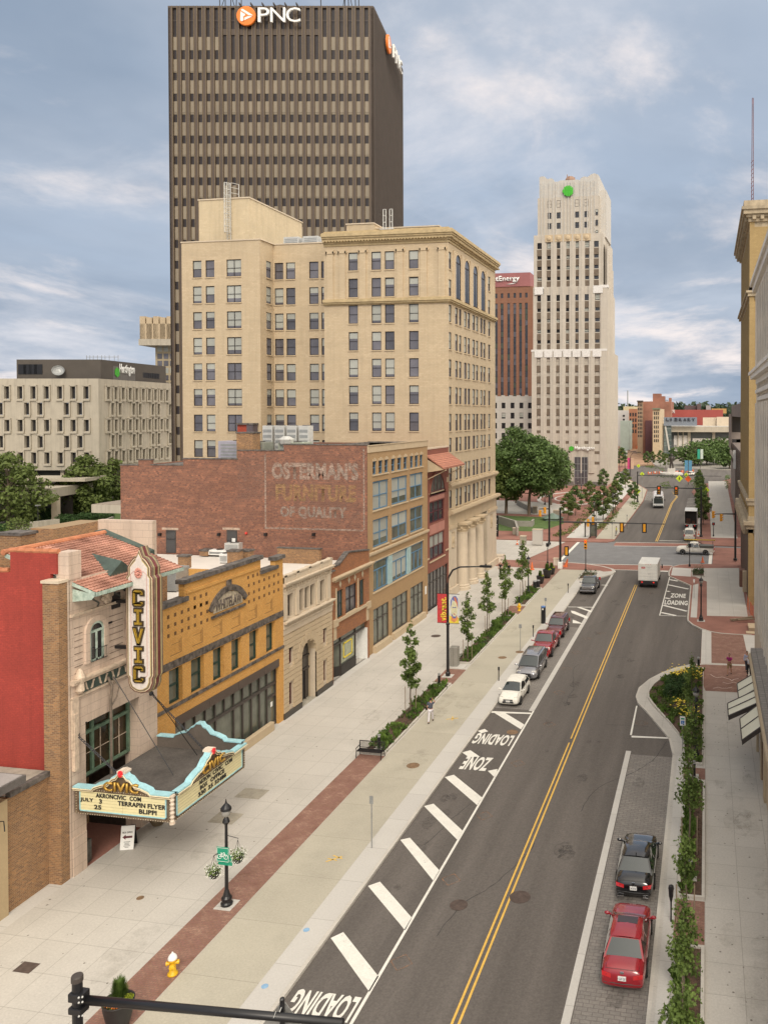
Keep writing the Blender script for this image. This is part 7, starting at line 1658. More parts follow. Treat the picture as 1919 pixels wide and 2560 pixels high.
bx('roof',concb,t,(a.x,-57,YP,YP+14,f(0,1276).z,f(0,1256).z)); bx('roof_top',M('roof_tan',(.30,.25,.2),.9),t,(a.x+.1,-57.1,YP+.1,YP+13.9,f(0,1256).z,f(0,1256).z+.05)); bx('post',conc_old,t,(f(278,0).x,f(285,0).x,YP+1,YP+1.6,0,f(0,1276).z)); bx('back_wall',M('wall_cream',(.55,.50,.36),.8),t,(f(285,0).x,-57,YP+8,YP+8.2,0,f(0,1276).z))
g=G(96,1320); t=thing('lamp_post','thin dark lamp post standing on the left lawn between the two trees','lamp post',(g.x,g.y,0)); b=B(); b.tube([(0,0,0),(0,0,4.4)],.08,6); b.obj('pole',blackm,t); b=B(); b.box(-.35,.35,-.35,.35,4.4,4.6); b.obj('lamp_head',greym,t)
g=G(247,1296); t=thing('white_sign','small white square sign on a thin post by the carport hedge','sign',(g.x,g.y,0)); b=B(); b.tube([(0,0,0),(0,0,1.6)],.04,5); b.obj('post',greym,t); bx('panel',signw,t,(-.7,.7,-.05,.02,1.6,2.5))
for i,(u,v,l) in enumerate(((224,1343,'crumpled tan equipment cover on the courtyard, larger one'),(234,1345,'small greenish box beside the tan cover on the courtyard'))):
    g=G(u,v); b=B(); s=1.1 if i==0 else .5; b.prism([(-s,-s*.5),(s,-s*.6),(s*.8,s*.6),(-s*.7,s*.5)],0,s*1.0); o=b.obj('equipment_cover',M('tarp_tan',(.30,.25,.16),.8,.5,3)); o.location=(g.x,g.y,0); tag(o,l,'cover')
sheet('left_path',[tuple(G(u,v).to_2d()) for u,v in ((20,1345),(120,1322),(150,1303),(135,1306),(60,1318),(0,1330))],.08,conc_t)
# ---------------- vehicles ----------------
tyrem=rubber; rimm=M('rim_silver',(.45,.45,.46),.3,.05,5,metal=.8,fine=0); carglass=M('car_glass',(.022,.032,.033),.04,.2,.8,spec=1,fine=0,coat=.5); redl=M('tail_light',(.50,.015,.02),.15,.1,5,fine=0,coat=.5); clearl=M('head_light',(.60,.58,.52),.15,.1,5,fine=0,coat=.6); chrome=M('chrome',(.6,.6,.62),.15,.03,5,metal=1,fine=0); plast=M('black_plastic',(.02,.02,.022),.5,.1,5,fine=0)
def paint(n,c,metal=.0,r=.25): return M('paint_'+n,c,r,.03,2,metal=metal,fine=0,coat=1)
def ring(w,zb,zs,zt,y,k=.86,crown=.03):
    half=[(w*.90,zb),(w*.985,zb+.10),(w,zs*.55+zb*.45),(w*.985,zs),(w*k,zt-.02),(w*k*.6,zt+crown*.7)]
    return [(-x,y,z) for x,z in half]+[(0,y,zt+crown)]+[(x,y,z) for x,z in half[::-1]]
def wheel(t,x,y,r,w=.22,rim=rimm):
    o=thing('wheel',None,None) if 0 else None
    s=1 if x>0 else -1; b=B(); b.T=Matrix.Translation((x,y,r))@Matrix.Rotation(PI/2*s,4,'Y'); b.smooth=True
    b.lathe([(r*.62,-w*.5),(r*.93,-w*.5),(r,-w*.32),(r,w*.32),(r*.93,w*.5),(r*.62,w*.5)],(0,0,0),20); ty=b.obj('wheel',tyrem,t)
    b=B(); b.T=Matrix.Translation((x,y,r))@Matrix.Rotation(PI/2*s,4,'Y'); b.lathe([(r*.62,w*.3),(r*.64,w*.52),(r*.56,w*.50),(r*.5,w*.3),(.05,w*.34)],(0,0,0),20)
    for k in range(5):
        a=k*2*PI/5; b.add([(r*.08*math.cos(a+1.2),r*.08*math.sin(a+1.2),w*.47),(r*.6*math.cos(a+.13),r*.6*math.sin(a+.13),w*.5),(r*.6*math.cos(a-.13),r*.6*math.sin(a-.13),w*.5),(r*.08*math.cos(a-1.2),r*.08*math.sin(a-1.2),w*.47)],[(0,1,2,3)])
    b.obj('rim',rim,ty); return ty
def sub(me_o,lv=1):
    m=me_o.modifiers.new('sub','SUBSURF'); m.levels=lv; m.render_levels=lv; return me_o
def car(label,cat,loc,rz,col,L=4.8,W=1.82,Hh=1.46,kind='sedan',name='car',group=None,detail=True,plate=None):
    """front is +y. stations are fractions of the length from the rear"""
    t=thing(name,label,cat,loc,rz,group); w=W/2; h=Hh
    K=dict(
     sedan=dict(bt=[(0,.80,.60),(.015,.90,.86),(.05,.95,.97),(.20,.99,1.0),(.30,1,.93),(.70,1,.93),(.80,.985,.92),(.93,.96,.84),(.985,.90,.72),(1,.82,.60)],cab=(.15,.285,.58,.76),wb=.56,fo=.19,r=.33),
     hatch=dict(bt=[(0,.84,.62),(.015,.93,.92),(.05,.97,.98),(.30,1,.95),(.68,1,.95),(.80,.985,.94),(.93,.93,.80),(.985,.86,.66),(1,.76,.52)],cab=(.03,.15,.56,.77),wb=.59,fo=.19,r=.33),
     van=dict(bt=[(0,.88,.75),(.015,.95,1.0),(.05,.98,1.05),(.30,1,1.02),(.72,1,1.02),(.84,.985,1.0),(.94,.94,.88),(.985,.87,.72),(1,.78,.6)],cab=(.02,.07,.63,.84),wb=.60,fo=.19,r=.34),
     suv=dict(bt=[(0,.90,.8),(.015,.96,1.02),(.05,.98,1.06),(.70,1,1.06),(.78,.985,1.07),(.95,.95,1.0),(.99,.9,.85),(1,.85,.7)],cab=(.02,.07,.60,.745),wb=.58,fo=.19,r=.38),
     pickup=dict(bt=[(0,.93,.9),(.01,.97,1.10),(.38,.98,1.12),(.385,1,1.12),(.68,1,1.10),(.76,.985,1.12),(.95,.95,1.06),(.985,.92,.9),(1,.88,.7)],cab=(.385,.425,.63,.735),wb=.60,fo=.17,r=.42))[kind]
    zs=h*.42 if kind in('sedan','hatch') else h*.36; zb=.20 if kind in('sedan','hatch','van') else .36
    rings=[]
    for f,wf,zf in K['bt']:
        zt=zf*(.66*h/.95 if kind in('sedan','hatch') else .62*h if kind!='pickup' else .60*h)/ (1 if kind in('sedan','hatch') else 1.05)
        zbb=zb+(.12 if f in(0,1) else 0); rings.append(ring(w*wf,zbb,min(zs+.12,zt-.12),zt,-L/2+L*f))
    b=B(); b.smooth=True; b.loft(rings); bd=b.obj('body',col,t); sub(bd,1)
    belt=(K['bt'][4][2])*(.66*h/.95 if kind in('sedan','hatch') else .62*h if kind!='pickup' else .60*h)/(1 if kind in('sedan','hatch') else 1.05)
    y0,y1,y2,y3=[-L/2+L*f for f in K['cab']]; rw_=.70 if kind in('sedan','hatch') else .78
    wt=w*rw_; wbk=w*.90; zr=h-.0
    # cabin: painted shell with rounded roof
    base=[(-wbk,y0,belt-.06),(wbk,y0,belt-.06),(wbk,y3,belt-.06),(-wbk,y3,belt-.06)]
    c=B(); c.smooth=False
    def cs(y,wd,z): return [(-wd,y,z-.05),(-wd*.86,y,z-.005),(-wd*.45,y,z+.02),(0,y,z+.028),(wd*.45,y,z+.02),(wd*.86,y,z-.005),(wd,y,z-.05)]
    ym=(y1+y2)/2
    roof=[cs(y1-.02,wt*.96,zr-.06),cs(y1+.2,wt,zr-.02),cs(ym,wt,zr),cs(y2-.2,wt,zr-.025),cs(y2+.02,wt*.96,zr-.08)]
    c.smooth=True; c.loft(roof,cap=False,close=False)
    c.smooth=False; c.quad((-wt*.96,y1-.02,zr-.11),(wt*.96,y1-.02,zr-.11),(wt*.96,y2,zr-.13),(-wt*.96,y2,zr-.13))
    L_=[(-wbk,y0,belt-.04),(-wt*.97,y1,zr-.09),(-wt,ym,zr-.05),(-wt*.97,y2,zr-.11),(-wbk,y3,belt-.04),(-wbk,ym,belt-.04)]
    for s in (1,-1):
        P_=[(x*-s,y,z) for x,y,z in L_]; c.add(P_,[(0,1,2,5),(5,2,3,4)])
    c.quad((-wbk,y0,belt-.04),(wbk,y0,belt-.04),(wt*.97,y1,zr-.09),(-wt*.97,y1,zr-.09)); c.quad((-wbk,y3,belt-.04),(wbk,y3,belt-.04),(wt*.97,y2,zr-.11),(-wt*.97,y2,zr-.11))
    cab=c.obj('cabin',col,t)
    def pane(name,A,B_,C_,D_,ins,off):
        A,B_,C_,D_=map(Vector,(A,B_,C_,D_)); n=(B_-A).cross(D_-A).normalized(); cc=(A+B_+C_+D_)/4
        if n.dot(Vector((cc.x,cc.y,0)) if abs(n.z)<.9 else Vector((0,0,1)))<0:n=-n
        q=[(p+(cc-p)*ins)+n*off for p in (A,B_,C_,D_)]; g=B()
        mid=lambda a,d: (a+d)/2
        g.smooth=True; m1,m2=mid(q[0],q[1])+n*.03,mid(q[3],q[2])+n*.03; g.add([tuple(x) for x in (q[0],m1,m2,q[3],q[1],q[2])],[(0,1,2,3),(1,4,5,2)]); return g.obj(name,carglass,t,fix=False)
    pane('windshield',(-wbk,y3,belt-.0),(wbk,y3,belt),(wt*.97,y2,zr-.11),(-wt*.97,y2,zr-.11),.07,.012)
    if kind!='pickup': pane('rear_window',(-wbk*.97,y0,belt+.03),(wbk*.97,y0,belt+.03),(wt*.95,y1,zr-.1),(-wt*.95,y1,zr-.1),.09,.012)
    else: pane('rear_window',(-wbk*.9,y0,belt+.03),(wbk*.9,y0,belt+.03),(wt*.9,y1,zr-.1),(-wt*.9,y1,zr-.1),.14,.012)
    nsp=[.0,.48,1] if kind in('sedan','hatch','pickup') else [0,.36,.68,1]
    for s in (-1,1):
        for i in range(len(nsp)-1):
            a,e=nsp[i],nsp[i+1]; lo=lambda f:Vector((s*wbk,y0+.12+(y3-.12-y0-.12)*f,belt+.02)); hi=lambda f:Vector((s*wt*.98,y1+.02+(y2-.04-y1)*f,zr-.12))
            g=B(); q=[lo(a+.02),lo(e-.02),hi(e-.03),hi(a+.03)]; n=Vector((s,0,.25)).normalized()*.014; g.add([tuple(p+n) for p in q],[(0,1,2,3)]); g.obj('side_window',carglass,t,fix=False)
    r=K['r']; yf,yr=L/2-L*K['fo'],L/2-L*K['fo']-L*K['wb']
    ar=B()
    for s in (-1,1):
        for y in (yf,yr):
            pts=[(s*(w+.004),y+r*1.16*math.cos(a),max(zb,r+r*1.16*math.sin(a))) for a in [PI*k/10 for k in range(11)]]; ar.poly(pts)
    ar.obj('wheel_arch',plast,t,fix=False)
    for s in (-1,1):
        for y in (yf,yr): wheel(t,s*(w-.085),y,r)
        m=B(); m.ball((s*(w+.10),y3-.18,belt+.05),.11,8,5,(1.15,.6,.75)); m.box(min(s*w*.9,s*(w+.06)),max(s*w*.9,s*(w+.06)),y3-.22,y3-.16,belt,belt+.05); m.obj('mirror',col,t)
    ft=K['bt'][-2][2]; zh=belt*.80
    for s in (-1,1):
        a,c_=sorted((s*w*.50,s*w*.86)); hb=B(); z0=zh-.1 if kind!='pickup' else belt*.80
        hb.add([(a,L/2-.05-(.10 if s<0 else 0),z0-.06),(c_,L/2-.05-(.10 if s>0 else 0),z0-.06),(c_,L/2-.20-(.12 if s>0 else 0),z0+.12),(a,L/2-.20-(.12 if s<0 else 0),z0+.12),(a,L/2-.3,z0-.06),(c_,L/2-.3,z0-.06)],[(0,1,2,3),(0,3,4),(1,5,2)]); hb.obj('headlight',clearl,t,fix=False)
        a,c_=sorted((s*w*.52,s*w*.93)); zt_=belt*.86 if kind in('sedan','hatch') else belt*.95
        if kind in('van','suv','pickup'): a,c_=sorted((s*w*.80,s*w*.97)); bx('tail_light',redl,t,(a,c_,-L/2-.0,-L/2+.12,zt_-.35,zt_+.02))
        else:
            hb=B(); xo,xi=s*w*.93,s*w*.48; hb.add([(xi,-L/2-.012,zt_-.20),(xo*.94,-L/2+.05,zt_-.16),(xo*.96,-L/2+.10,zt_+.0),(xi,-L/2+.02,zt_-.05),(xo*1.005,-L/2+.34,zt_-.12),(xo*.985,-L/2+.32,zt_-.01)],[(0,1,2,3),(1,4,5,2)]); hb.obj('tail_light',redl,t,fix=False)
    bx('grille',plast if col is not None else plast,t,(-w*.42,w*.42,L/2-.06,L/2+.005,zh-.36,zh-.16),(-w*.5,w*.5,L/2-.03,L/2+.006,.34,.46)); bx('grille_bar',chrome,t,(-w*.38,w*.38,L/2-.0,L/2+.02,zh-.28,zh-.24))
    pz=belt*.66 if kind in('sedan','hatch') else belt*.5
    pm=signw
    p_=bx('licence_plate',pm,t,(-.16,.16,-L/2-.02,-L/2+.03,pz-.08,pz+.08)); bx('licence_plate',pm,t,(-.16,.16,L/2-.02,L/2+.015,.42,.56))
    if plate: text('plate_lettering',plate,Matrix.Translation((-.13,-L/2-.021,pz-.045)),w=.26,h=.09,ext=.002,mat=M('plate_ink',(.05,.05,.12),.5),parent=p_,bold=.01)
    b=B()
    if kind=='sedan':
        yy,zz=-L/2+.10,belt*.985; b.tube([(-w*.74,-L/2+.62,belt+.0),(-w*.72,yy,zz),(0,yy-.05,zz+.035),(w*.72,yy,zz),(w*.74,-L/2+.62,belt)],.009,4)
    for s in (-1,1):
        for f_ in (.36,.56): b.tube([(s*w*.995,-L/2+L*f_,.32),(s*w*1.0,-L/2+L*f_,belt*.7),(s*w*.95,-L/2+L*f_,belt*.98)],.008,4)
        b.tube([(s*w*.80,L/2-.25,belt*.80),(s*w*.78,y3+.1,belt*.99)],.008,4)
    b.obj('panel_seam',plast,t)
    b=B(); b.tube([(-w*.8,-L/2+.04,.42),(0,-L/2-.015,.42),(w*.8,-L/2+.04,.42)],.018,4); b.obj('bumper_trim',plast,t)
    bx('emblem',chrome,t,(-.07,.07,-L/2-.0,-L/2+.03,pz+.18,pz+.26)); 
    if kind in('van','suv'): 
        for s in (-1,1): b=B(); b.tube([(s*wt*.82,y1+.25,zr+.05),(s*wt*.82,y2-.25,zr+.05)],.02,5); b.obj('roof_rail',plast,t)
    return t,dict(w=w,belt=belt,y=(y0,y1,y2,y3),zr=zr,wt=wt)
RZ0=-.125
red=paint('red',(.30,.008,.018)); blk_=paint('black',(.006,.006,.008),r=.15); wht=paint('white',(.72,.71,.67)); slv=paint('silver',(.27,.27,.29),metal=.5); dred=paint('deep_red',(.26,.006,.012)); mrn=paint('maroon',(.12,.02,.025),metal=.3); gry=paint('charcoal',(.06,.062,.068),metal=.4)
t,i_=car('red sedan with a sunroof parked nearest in the right paver bay','car',(-3.2,33.35,RZ0),R(0),red,4.8,1.82,1.47,plate='GGW 7205')
bx('sunroof',M('sunroof',(.05,.035,.035),.1,fine=0),t,(-.42,.42,i_['y'][2]-.62,i_['y'][2]-.16,i_['zr']-.0,i_['zr']+.022)); 
t,i_=car('black sedan parked ahead of the red sedan in the right bay','car',(-3.3,39.45,RZ0),R(0),blk_,4.85,1.85,1.45,plate='W3918')
b=B(); b.tube([(0,i_['y'][1]+.15,i_['zr']),(0,i_['y'][1]+.05,i_['zr']+.1)],.02,5); b.obj('antenna_fin',plast,t); bx('exhaust_trim',chrome,t,(-.75,-.45,-2.44,-2.38,.2,.25),(.45,.75,-2.44,-2.38,.2,.25))
car('white compact hatchback parked facing the camera on the left side','car',(-15.1,62.2,RZ0),PI,wht,4.4,1.76,1.47,'hatch')
car('silver minivan parked right behind the white hatchback','minivan',(-15.1,68.75,RZ0),PI,slv,5.1,1.98,1.73,'van')
t,i_=car('bright red pickup truck parked between the silver minivan and maroon SUV','pickup truck',(-15.15,75.3,RZ0),PI,dred,5.7,2.0,1.92,'pickup'); bx('bed_liner',plast,t,(-.82,.82,-2.75,-.75,1.10,1.135)); bx('bull_bar',chrome,t,(-.75,.75,2.84,2.9,.85,1.1),bev=.02)
car('dark maroon SUV parked behind the red pickup truck','suv',(-15.15,81.5,RZ0),PI,mrn,4.6,1.85,1.78,'suv',name='suv')
t,i_=car('charcoal pickup with chrome grille parked by the far left corner planter','pickup truck',(-14.75,102.2,RZ0),PI,gry,5.8,2.02,1.92,'pickup'); bx('bed_liner',plast,t,(-.82,.82,-2.8,-.75,1.10,1.135)); bx('chrome_grille',chrome,t,(-.62,.62,2.86,2.93,.72,1.05),(-.9,.9,2.84,2.95,.42,.6),bev=.02)
t,i_=car('white pickup with a bed cap and yellow ladder turning across the junction','pickup truck',(-1.75,131.8,RZ0),R(90),wht,6.1,2.0,1.95,'pickup')
bx('bed_cover',M('bed_cover_grey',(.12,.12,.11),.6),t,(-.9,.9,-2.95,-.72,1.18,1.5)); b=B(); 
for y in (-2.8,-.9,1.2): b.tube([(-.85,y,1.2 if y<0 else 1.9),(-.85,y,2.15),(.85,y,2.15),(.85,y,1.2 if y<0 else 1.9)],.03,5)
b.obj('ladder_rack',blackm,t)
ld=thing('ladder','yellow extension ladder strapped on the rack of the white pickup','ladder',(-1.75,131.8,RZ0+2.2),R(90)); b=B()
for x in (.25,.65): b.box(x,x+.07,-3.2,1.8,0,.10)
for k in range(14): b.box(.25,.72,-3.1+k*.36,-3.04+k*.36,.02,.07)
b.obj('ladder_frame',M('ladder_yellow',(.62,.42,.05),.5),ld)
text('door_lettering','CITY',Matrix.Translation((-1.03,0,0))@Matrix.Rotation(-PI/2,4,'Z')@Matrix.Translation((-.9,0,.8)),w=.5,h=.16,ext=.004,mat=plast,parent=t) if 0 else None
car('white van seen from behind, waiting right behind the open moving truck','van',(-3.0,146.9,RZ0),0,wht,5.2,1.98,2.1,'suv',name='van')
car('small white car near the roundabout under the blue banners','car',(-5.6,300,RZ0),R(-20),wht,4.5,1.8,1.6,'suv',group='cars by the roundabout')
car('dark car behind the small white one at the roundabout','car',(-11.5,312,RZ0),R(-60),gry,4.6,1.8,1.5,'sedan',group='cars by the roundabout')
car('white car parked past the tower corner, nearer one','car',(-31.5,290,.0),R(25),wht,4.6,1.8,1.5,'sedan',group='cars by the roundabout'); car('silver car parked past the tower corner, farther one','car',(-35.5,297,.0),R(25),slv,4.6,1.8,1.5,'sedan',group='cars by the roundabout')
car('distant white van far up the street past the tower','van',(-62,430,.0),R(20),wht,5.2,2,2.1,'suv',name='van')
# box trucks
def boxtruck(label,loc,rz,open_=False,bl=4.8,bw=2.5,bh=3.15,cablen=2.1,name='box_truck'):
    t=thing(name,label,'truck',loc,rz); wp=M('truck_white',(.70,.69,.65),.45,.06,1.5,streak=.25); y0=-bl/2
    b=B(); T=.05
    b.box(-bw/2,bw/2,y0,y0+bl,.95,1.05); b.box(-bw/2,-bw/2+T,y0,y0+bl,1.05,bh); b.box(bw/2-T,bw/2,y0,y0+bl,1.05,bh); b.box(-bw/2,bw/2,y0+bl-T,y0+bl,1.05,bh); b.box(-bw/2,bw/2,y0,y0+bl,bh,bh+.06); b.obj('cargo_box',wp,t)
    if not open_:
        d=bx('rear_door',wp,t,(-bw/2+.08,bw/2-.08,y0-.02,y0+.03,1.08,bh-.12))
        bx('door_seams',greym,d,*[(-bw/2+.1,bw/2-.1,y0-.026,y0-.02,z,z+.015) for z in (1.5,1.95,2.4,2.8)])
        bx('logo',M('logo_red',(.45,.03,.03),.5),d,(-.85,-.35,y0-.03,y0-.02,2.55,2.78)); text('logo_lettering','APG',Matrix.Translation((-.78,y0-.032,2.60)),w=.36,h=.13,ext=.003,mat=signw,parent=d); text('door_lettering','MOVING & DELIVERY',Matrix.Translation((-.25,y0-.03,2.62)),w=.8,h=.06,ext=.003,mat=greym,parent=d) if 0 else None
        bx('text_lines',greym,d,(-.25,.45,y0-.024,y0-.02,2.70,2.725),(-.25,.3,y0-.024,y0-.02,2.62,2.64),(.0,.35,y0-.024,y0-.02,1.85,1.9))
        bx('corner_post',wp,t,(-bw/2,-bw/2+.09,y0-.05,y0,1,bh),(bw/2-.09,bw/2,y0-.05,y0,1,bh),(-bw/2,bw/2,y0-.05,y0,bh-.12,bh+.05)); bx('marker_light',redl,t,*[(x,x+.08,y0-.07,y0-.05,bh-.06,bh-.02) for x in (-.3,0,.3)])
    else:
        bx('interior',M('truck_inside',(.02,.018,.018),.9),t,(-bw/2+T,bw/2-T,y0+.6,y0+.65,1.05,bh)); bx('cargo',M('cargo_brown',(.07,.03,.02),.8,.5,2),t,(-.9,-.1,y0+.2,y0+.6,1.05,2.1),(.2,.8,y0+.25,y0+.6,1.05,1.7)); b=B(); b.add([(-.35,y0,1.0),(.35,y0,1.0),(.35,y0-2.4,.1),(-.35,y0-2.4,.1)],[(0,1,2,3)]); b.tube([(-.35,y0,1.05),(-.35,y0-2.4,.15)],.04,4); b.tube([(.35,y0,1.05),(.35,y0-2.4,.15)],.04,4); b.obj('ramp',lightm,t)
    bx('chassis',plast,t,(-.45,.45,y0+.1,bl/2+cablen-.2,.6,.95)); bx('bumper',plast,t,(-bw/2+.05,bw/2-.05,y0-.1,y0+.05,.5,.68),(-bw/2+.1,bw/2-.1,y0-.05,y0,.68,.98))
    for s in (-1,1): bx('tail_light',M('tail_lit',(.85,.03,.02),.3,emit=.5,fine=0),t,(s*.75-.1,s*.75+.1,y0-.12,y0-.1,.72,.86))
    c=B(); yb=bl/2+.1; rings=[]
    for y,z in ((yb,2.35),(yb+.9,2.35),(yb+1.35,1.75),(yb+1.45,1.55),(yb+cablen,1.45),(yb+cablen+.08,.8)): rings.append([(-1.0,y,.5),(-1.05,y,1.2),(-.95,y,z-.05),(0,y,z+.03),(.95,y,z-.05),(1.05,y,1.2),(1.0,y,.5)])
    c.loft(rings); c.obj('cab',wp,t); g=B(); g.add([(-.9,yb+.95,2.28),(.9,yb+.95,2.28),(.92,yb+1.38,1.72),(-.92,yb+1.38,1.72)],[(0,1,2,3)])
    for s in (-1,1): g.add([(s*1.06,yb+.2,1.35),(s*1.06,yb+1.2,1.35),(s*.98,yb+.9,2.2),(s*.98,yb+.25,2.2)],[(0,1,2,3)])
    g.obj('cab_window',carglass,t,fix=False)
    for s in (-1,1):
        for y in (-bl/2+1.0,bl/2+1.1): wheel(t,s*(bw/2-.22),y,.42,.3)
        bx('mirror',blackm,t,(s*1.4-.08,s*1.4+.08,yb+1.3,yb+1.36,1.5,2.05)); bx('mudflap',rubber,t,(s*.9-.25,s*.9+.25,-bl/2+.4,-bl/2+.43,.15,.8))
    return t
boxtruck('white box truck with small red logo driving away down the middle','x' and (-7.45,107.1,RZ0),R(-1))
boxtruck('white moving truck with its rear door open and ramp down','x' and (-3.0,162.5,RZ0),R(0),True,6.0,2.45,3.6,name='moving_truck')
# bus
bu=thing('bus','white city bus coming toward the camera in the far lane','bus',(-11.8,200,RZ0),PI+R(4)); L=12.2;W=2.6;Hh=3.1
b=B(); b.smooth=False; bxm=M('bus_white',(.66,.67,.68),.35,.05,1,coat=.5)
rg=[]
for y,i_ in ((-L/2,.08),(-L/2+.15,0),(L/2-.3,0),(L/2-.05,.06),(L/2,.12)): rg.append([(-W/2+i_,y,.35),(-W/2+i_,y,Hh-.25),(-W/2+.2+i_,y,Hh-.05),(0,y,Hh),(W/2-.2-i_,y,Hh-.05),(W/2-i_,y,Hh-.25),(W/2-i_,y,.35)])
b.loft(rg); b.obj('body',bxm,bu)
bx('windshield',carglass,bu,(-W/2+.2,W/2-.2,L/2-.0,L/2+.03,1.15,2.5)); bx('destination_sign',blackm,bu,(-.9,.9,L/2,L/2+.035,2.55,2.9)); bx('bumper',plast,bu,(-W/2+.1,W/2-.1,L/2-.05,L/2+.1,.3,.65)); bx('blue_stripe',M('stripe_navy',(.03,.05,.16),.4),bu,(-W/2-.01,W/2+.01,-L/2+.5,L/2-3,.9,1.15))
for s in (-1,1):
    for k in range(7): bx('side_window',carglass,bu,(min(s*W/2,s*(W/2+.02)),max(s*W/2,s*(W/2+.02)),-L/2+.8+k*1.45,-L/2+2.1+k*1.45,1.4,2.4))
    bx('headlight',clearl,bu,(s*.95-.15,s*.95+.15,L/2,L/2+.06,.75,.92)); bx('mirror',blackm,bu,(s*1.5-.1,s*1.5+.1,L/2+.1,L/2+.2,1.8,2.3))
    for y in (-3.2,3.6): wheel(bu,s*(W/2-.16),y,.48,.3)
bx('roof_unit',M('bus_roof_unit',(.55,.56,.57),.6),bu,(-.8,.8,-3.5,-1.5,Hh-.05,Hh+.25),(-.5,.5,1.5,2.6,Hh-.05,Hh+.12)); bx('roof_vent',blackm,bu,(-.45,-.15,-1,-.4,Hh,Hh+.06),(.15,.45,-1,-.4,Hh,Hh+.06),(-.45,-.15,3,3.6,Hh,Hh+.06),(.15,.45,3,3.6,Hh,Hh+.06))
b=B(); b.tube([(-.6,L/2+.1,.7),(-.6,L/2+.7,.9),(.6,L/2+.7,.9),(.6,L/2+.1,.7)],.04,5); b.obj('bike_rack',blackm,bu)
# yellow construction truck far up the street
ct=thing('construction_truck','yellow construction truck far up the street beyond the roundabout','truck',(-46,435,0),PI+R(15)); bx('body',M('truck_yellow',(.60,.38,.07),.5,.1,1),ct,(-1.3,1.3,-3,3,.8,2.0),(-1.2,1.2,1.5,3.4,2.0,3.2),bev=.1); bx('windshield',carglass,ct,(-1.1,1.1,3.4,3.45,2.2,3.0)); bx('hopper',greym,ct,(-1.2,1.2,-3.2,1.0,2.0,2.8))
for s in (-1,1):
    for y in (-2,2): wheel(ct,s*1.1,y,.55,.4)
# ---------------- street furniture ----------------
def gv(u,v,z=0): g=G(u,v,z); return (g.x,g.y,z)
def acorn(label,loc,rz=0,h=4.9,pad=True):
    t=thing('lamp_post',label,'lamp post',loc,rz,'black acorn lamp posts')
    b=B(); b.lathe([(.26,0),(.27,.12),(.22,.18),(.24,.36),(.17,.45),(.12,.62),(.085,.75),(.075,2.2),(.065,h-1.15),(.08,h-1.1)],(0,0,0),14); b.obj('post',blackm,t)
    b=B(); b.lathe([(.08,h-1.15),(.17,h-1.02),(.12,h-.88),(.07,h-.80)],(0,0,0),12); o=b.obj('lamp_collar',blackm,t)
    b=B(); b.smooth=True; b.lathe([(.08,h-.82),(.19,h-.70),(.21,h-.55),(.17,h-.45)],(0,0,0),14); b.obj('globe',M('lamp_globe',(.28,.27,.25),.15,.05,2,fine=0),t)
    b=B(); b.lathe([(.18,h-.47),(.25,h-.46),(.23,h-.36),(.13,h-.24),(.05,h-.16),(.03,h-.05),(.01,h+.04)],(0,0,0),14); b.obj('lamp_cap',blackm,t)
    if pad: bx('footing',conc_s,t,(-.42,.42,-.42,.42,0,.02))
    return t
t=acorn('black acorn lamp post with green bicycle sign and two white flower baskets',gv(567,2262))
bx('bicycle_sign',sgreen,t,(-.40,.22,-.14,-.12,2.05,2.75)); b=B(); b.T=Matrix.Translation((-.09,-.15,2.35))
for cx in (-.16,.16):
    for k in range(12): a,c=2*PI*k/12,2*PI*(k+1)/12; b.tube([(cx+.10*math.cos(a),0,-.04+.10*math.sin(a)),(cx+.10*math.cos(c),0,-.04+.10*math.sin(c))],.012,4)
for p,q in (((-.16,-.04),(-.06,.10)),((-.06,.10),(.11,.08)),((.16,-.04),(.08,.15)),((-.06,.10),(.0,-.04)),((.0,-.04),(.11,.08)),((-.10,.13),(-.02,.13)),((.03,.16),(.10,.15)),((-.16,-.04),(.0,-.04))): b.tube([(p[0],0,p[1]),(q[0],0,q[1])],.012,4)
b.obj('bicycle_symbol',signw,t)
bx('sign_border',signw,t,(-.385,.205,-.145,-.14,2.705,2.72),(-.385,.205,-.145,-.14,2.08,2.095),(-.385,-.37,-.145,-.14,2.08,2.72),(.19,.205,-.145,-.14,2.08,2.72))
b=B(); b.tube([(0,0,3.25),(.55,.1,3.1),(.5,.1,2.95)],.02,5); b.tube([(0,0,2.6),(-.5,-.2,2.35)],.02,5); b.obj('basket_arm',blackm,t)
def basket(label,loc):
    k=thing('hanging_basket',label,'hanging basket',loc); b=B(); b.lathe([(.05,-.32),(.20,-.26),(.27,0),(.29,.02),(.25,.02)],(0,0,0),14); b.obj('pot',blackm,k); b=B()
    for a in range(3): an=a*2.1; b.tube([(.26*math.cos(an),.26*math.sin(an),0),(0,0,.75)],.008,4)
    b.obj('chain',blackm,k); b=B(); rng=random.Random(1); leaves(b,rng,[((0,0,.12),(.42,.42,.2)),((0,0,-.05),(.38,.38,.16))],260,.10); b.obj('foliage',leaf_y,k,fix=False)
    b=B(); leaves(b,rng,[((0,0,.18),(.46,.44,.22)),((.1,-.1,-.02),(.44,.4,.18))],420,.055); b.obj('flowers',floww,k,fix=False); return k
L0=t.location
basket('white flower basket hanging at the lower left of the bicycle sign',(L0.x-.5,L0.y-.2,1.62)); basket('white flower basket hanging at the upper right behind the bicycle sign',(L0.x+.52,L0.y+.1,2.28))
acorn('black acorn lamp post rising from the far left planter among reddish tree leaves',gv(1320,1485)); bx('street_sign',sgreen,bpy.data.objects['lamp_post.001'],(-.35,.35,-.1,-.08,1.9,2.4))
acorn('black acorn lamp post on the brick corner beside the right loading zone',gv(1751,1552)); acorn('black acorn lamp post standing in the rounded corner bed',gv(1738,1896))
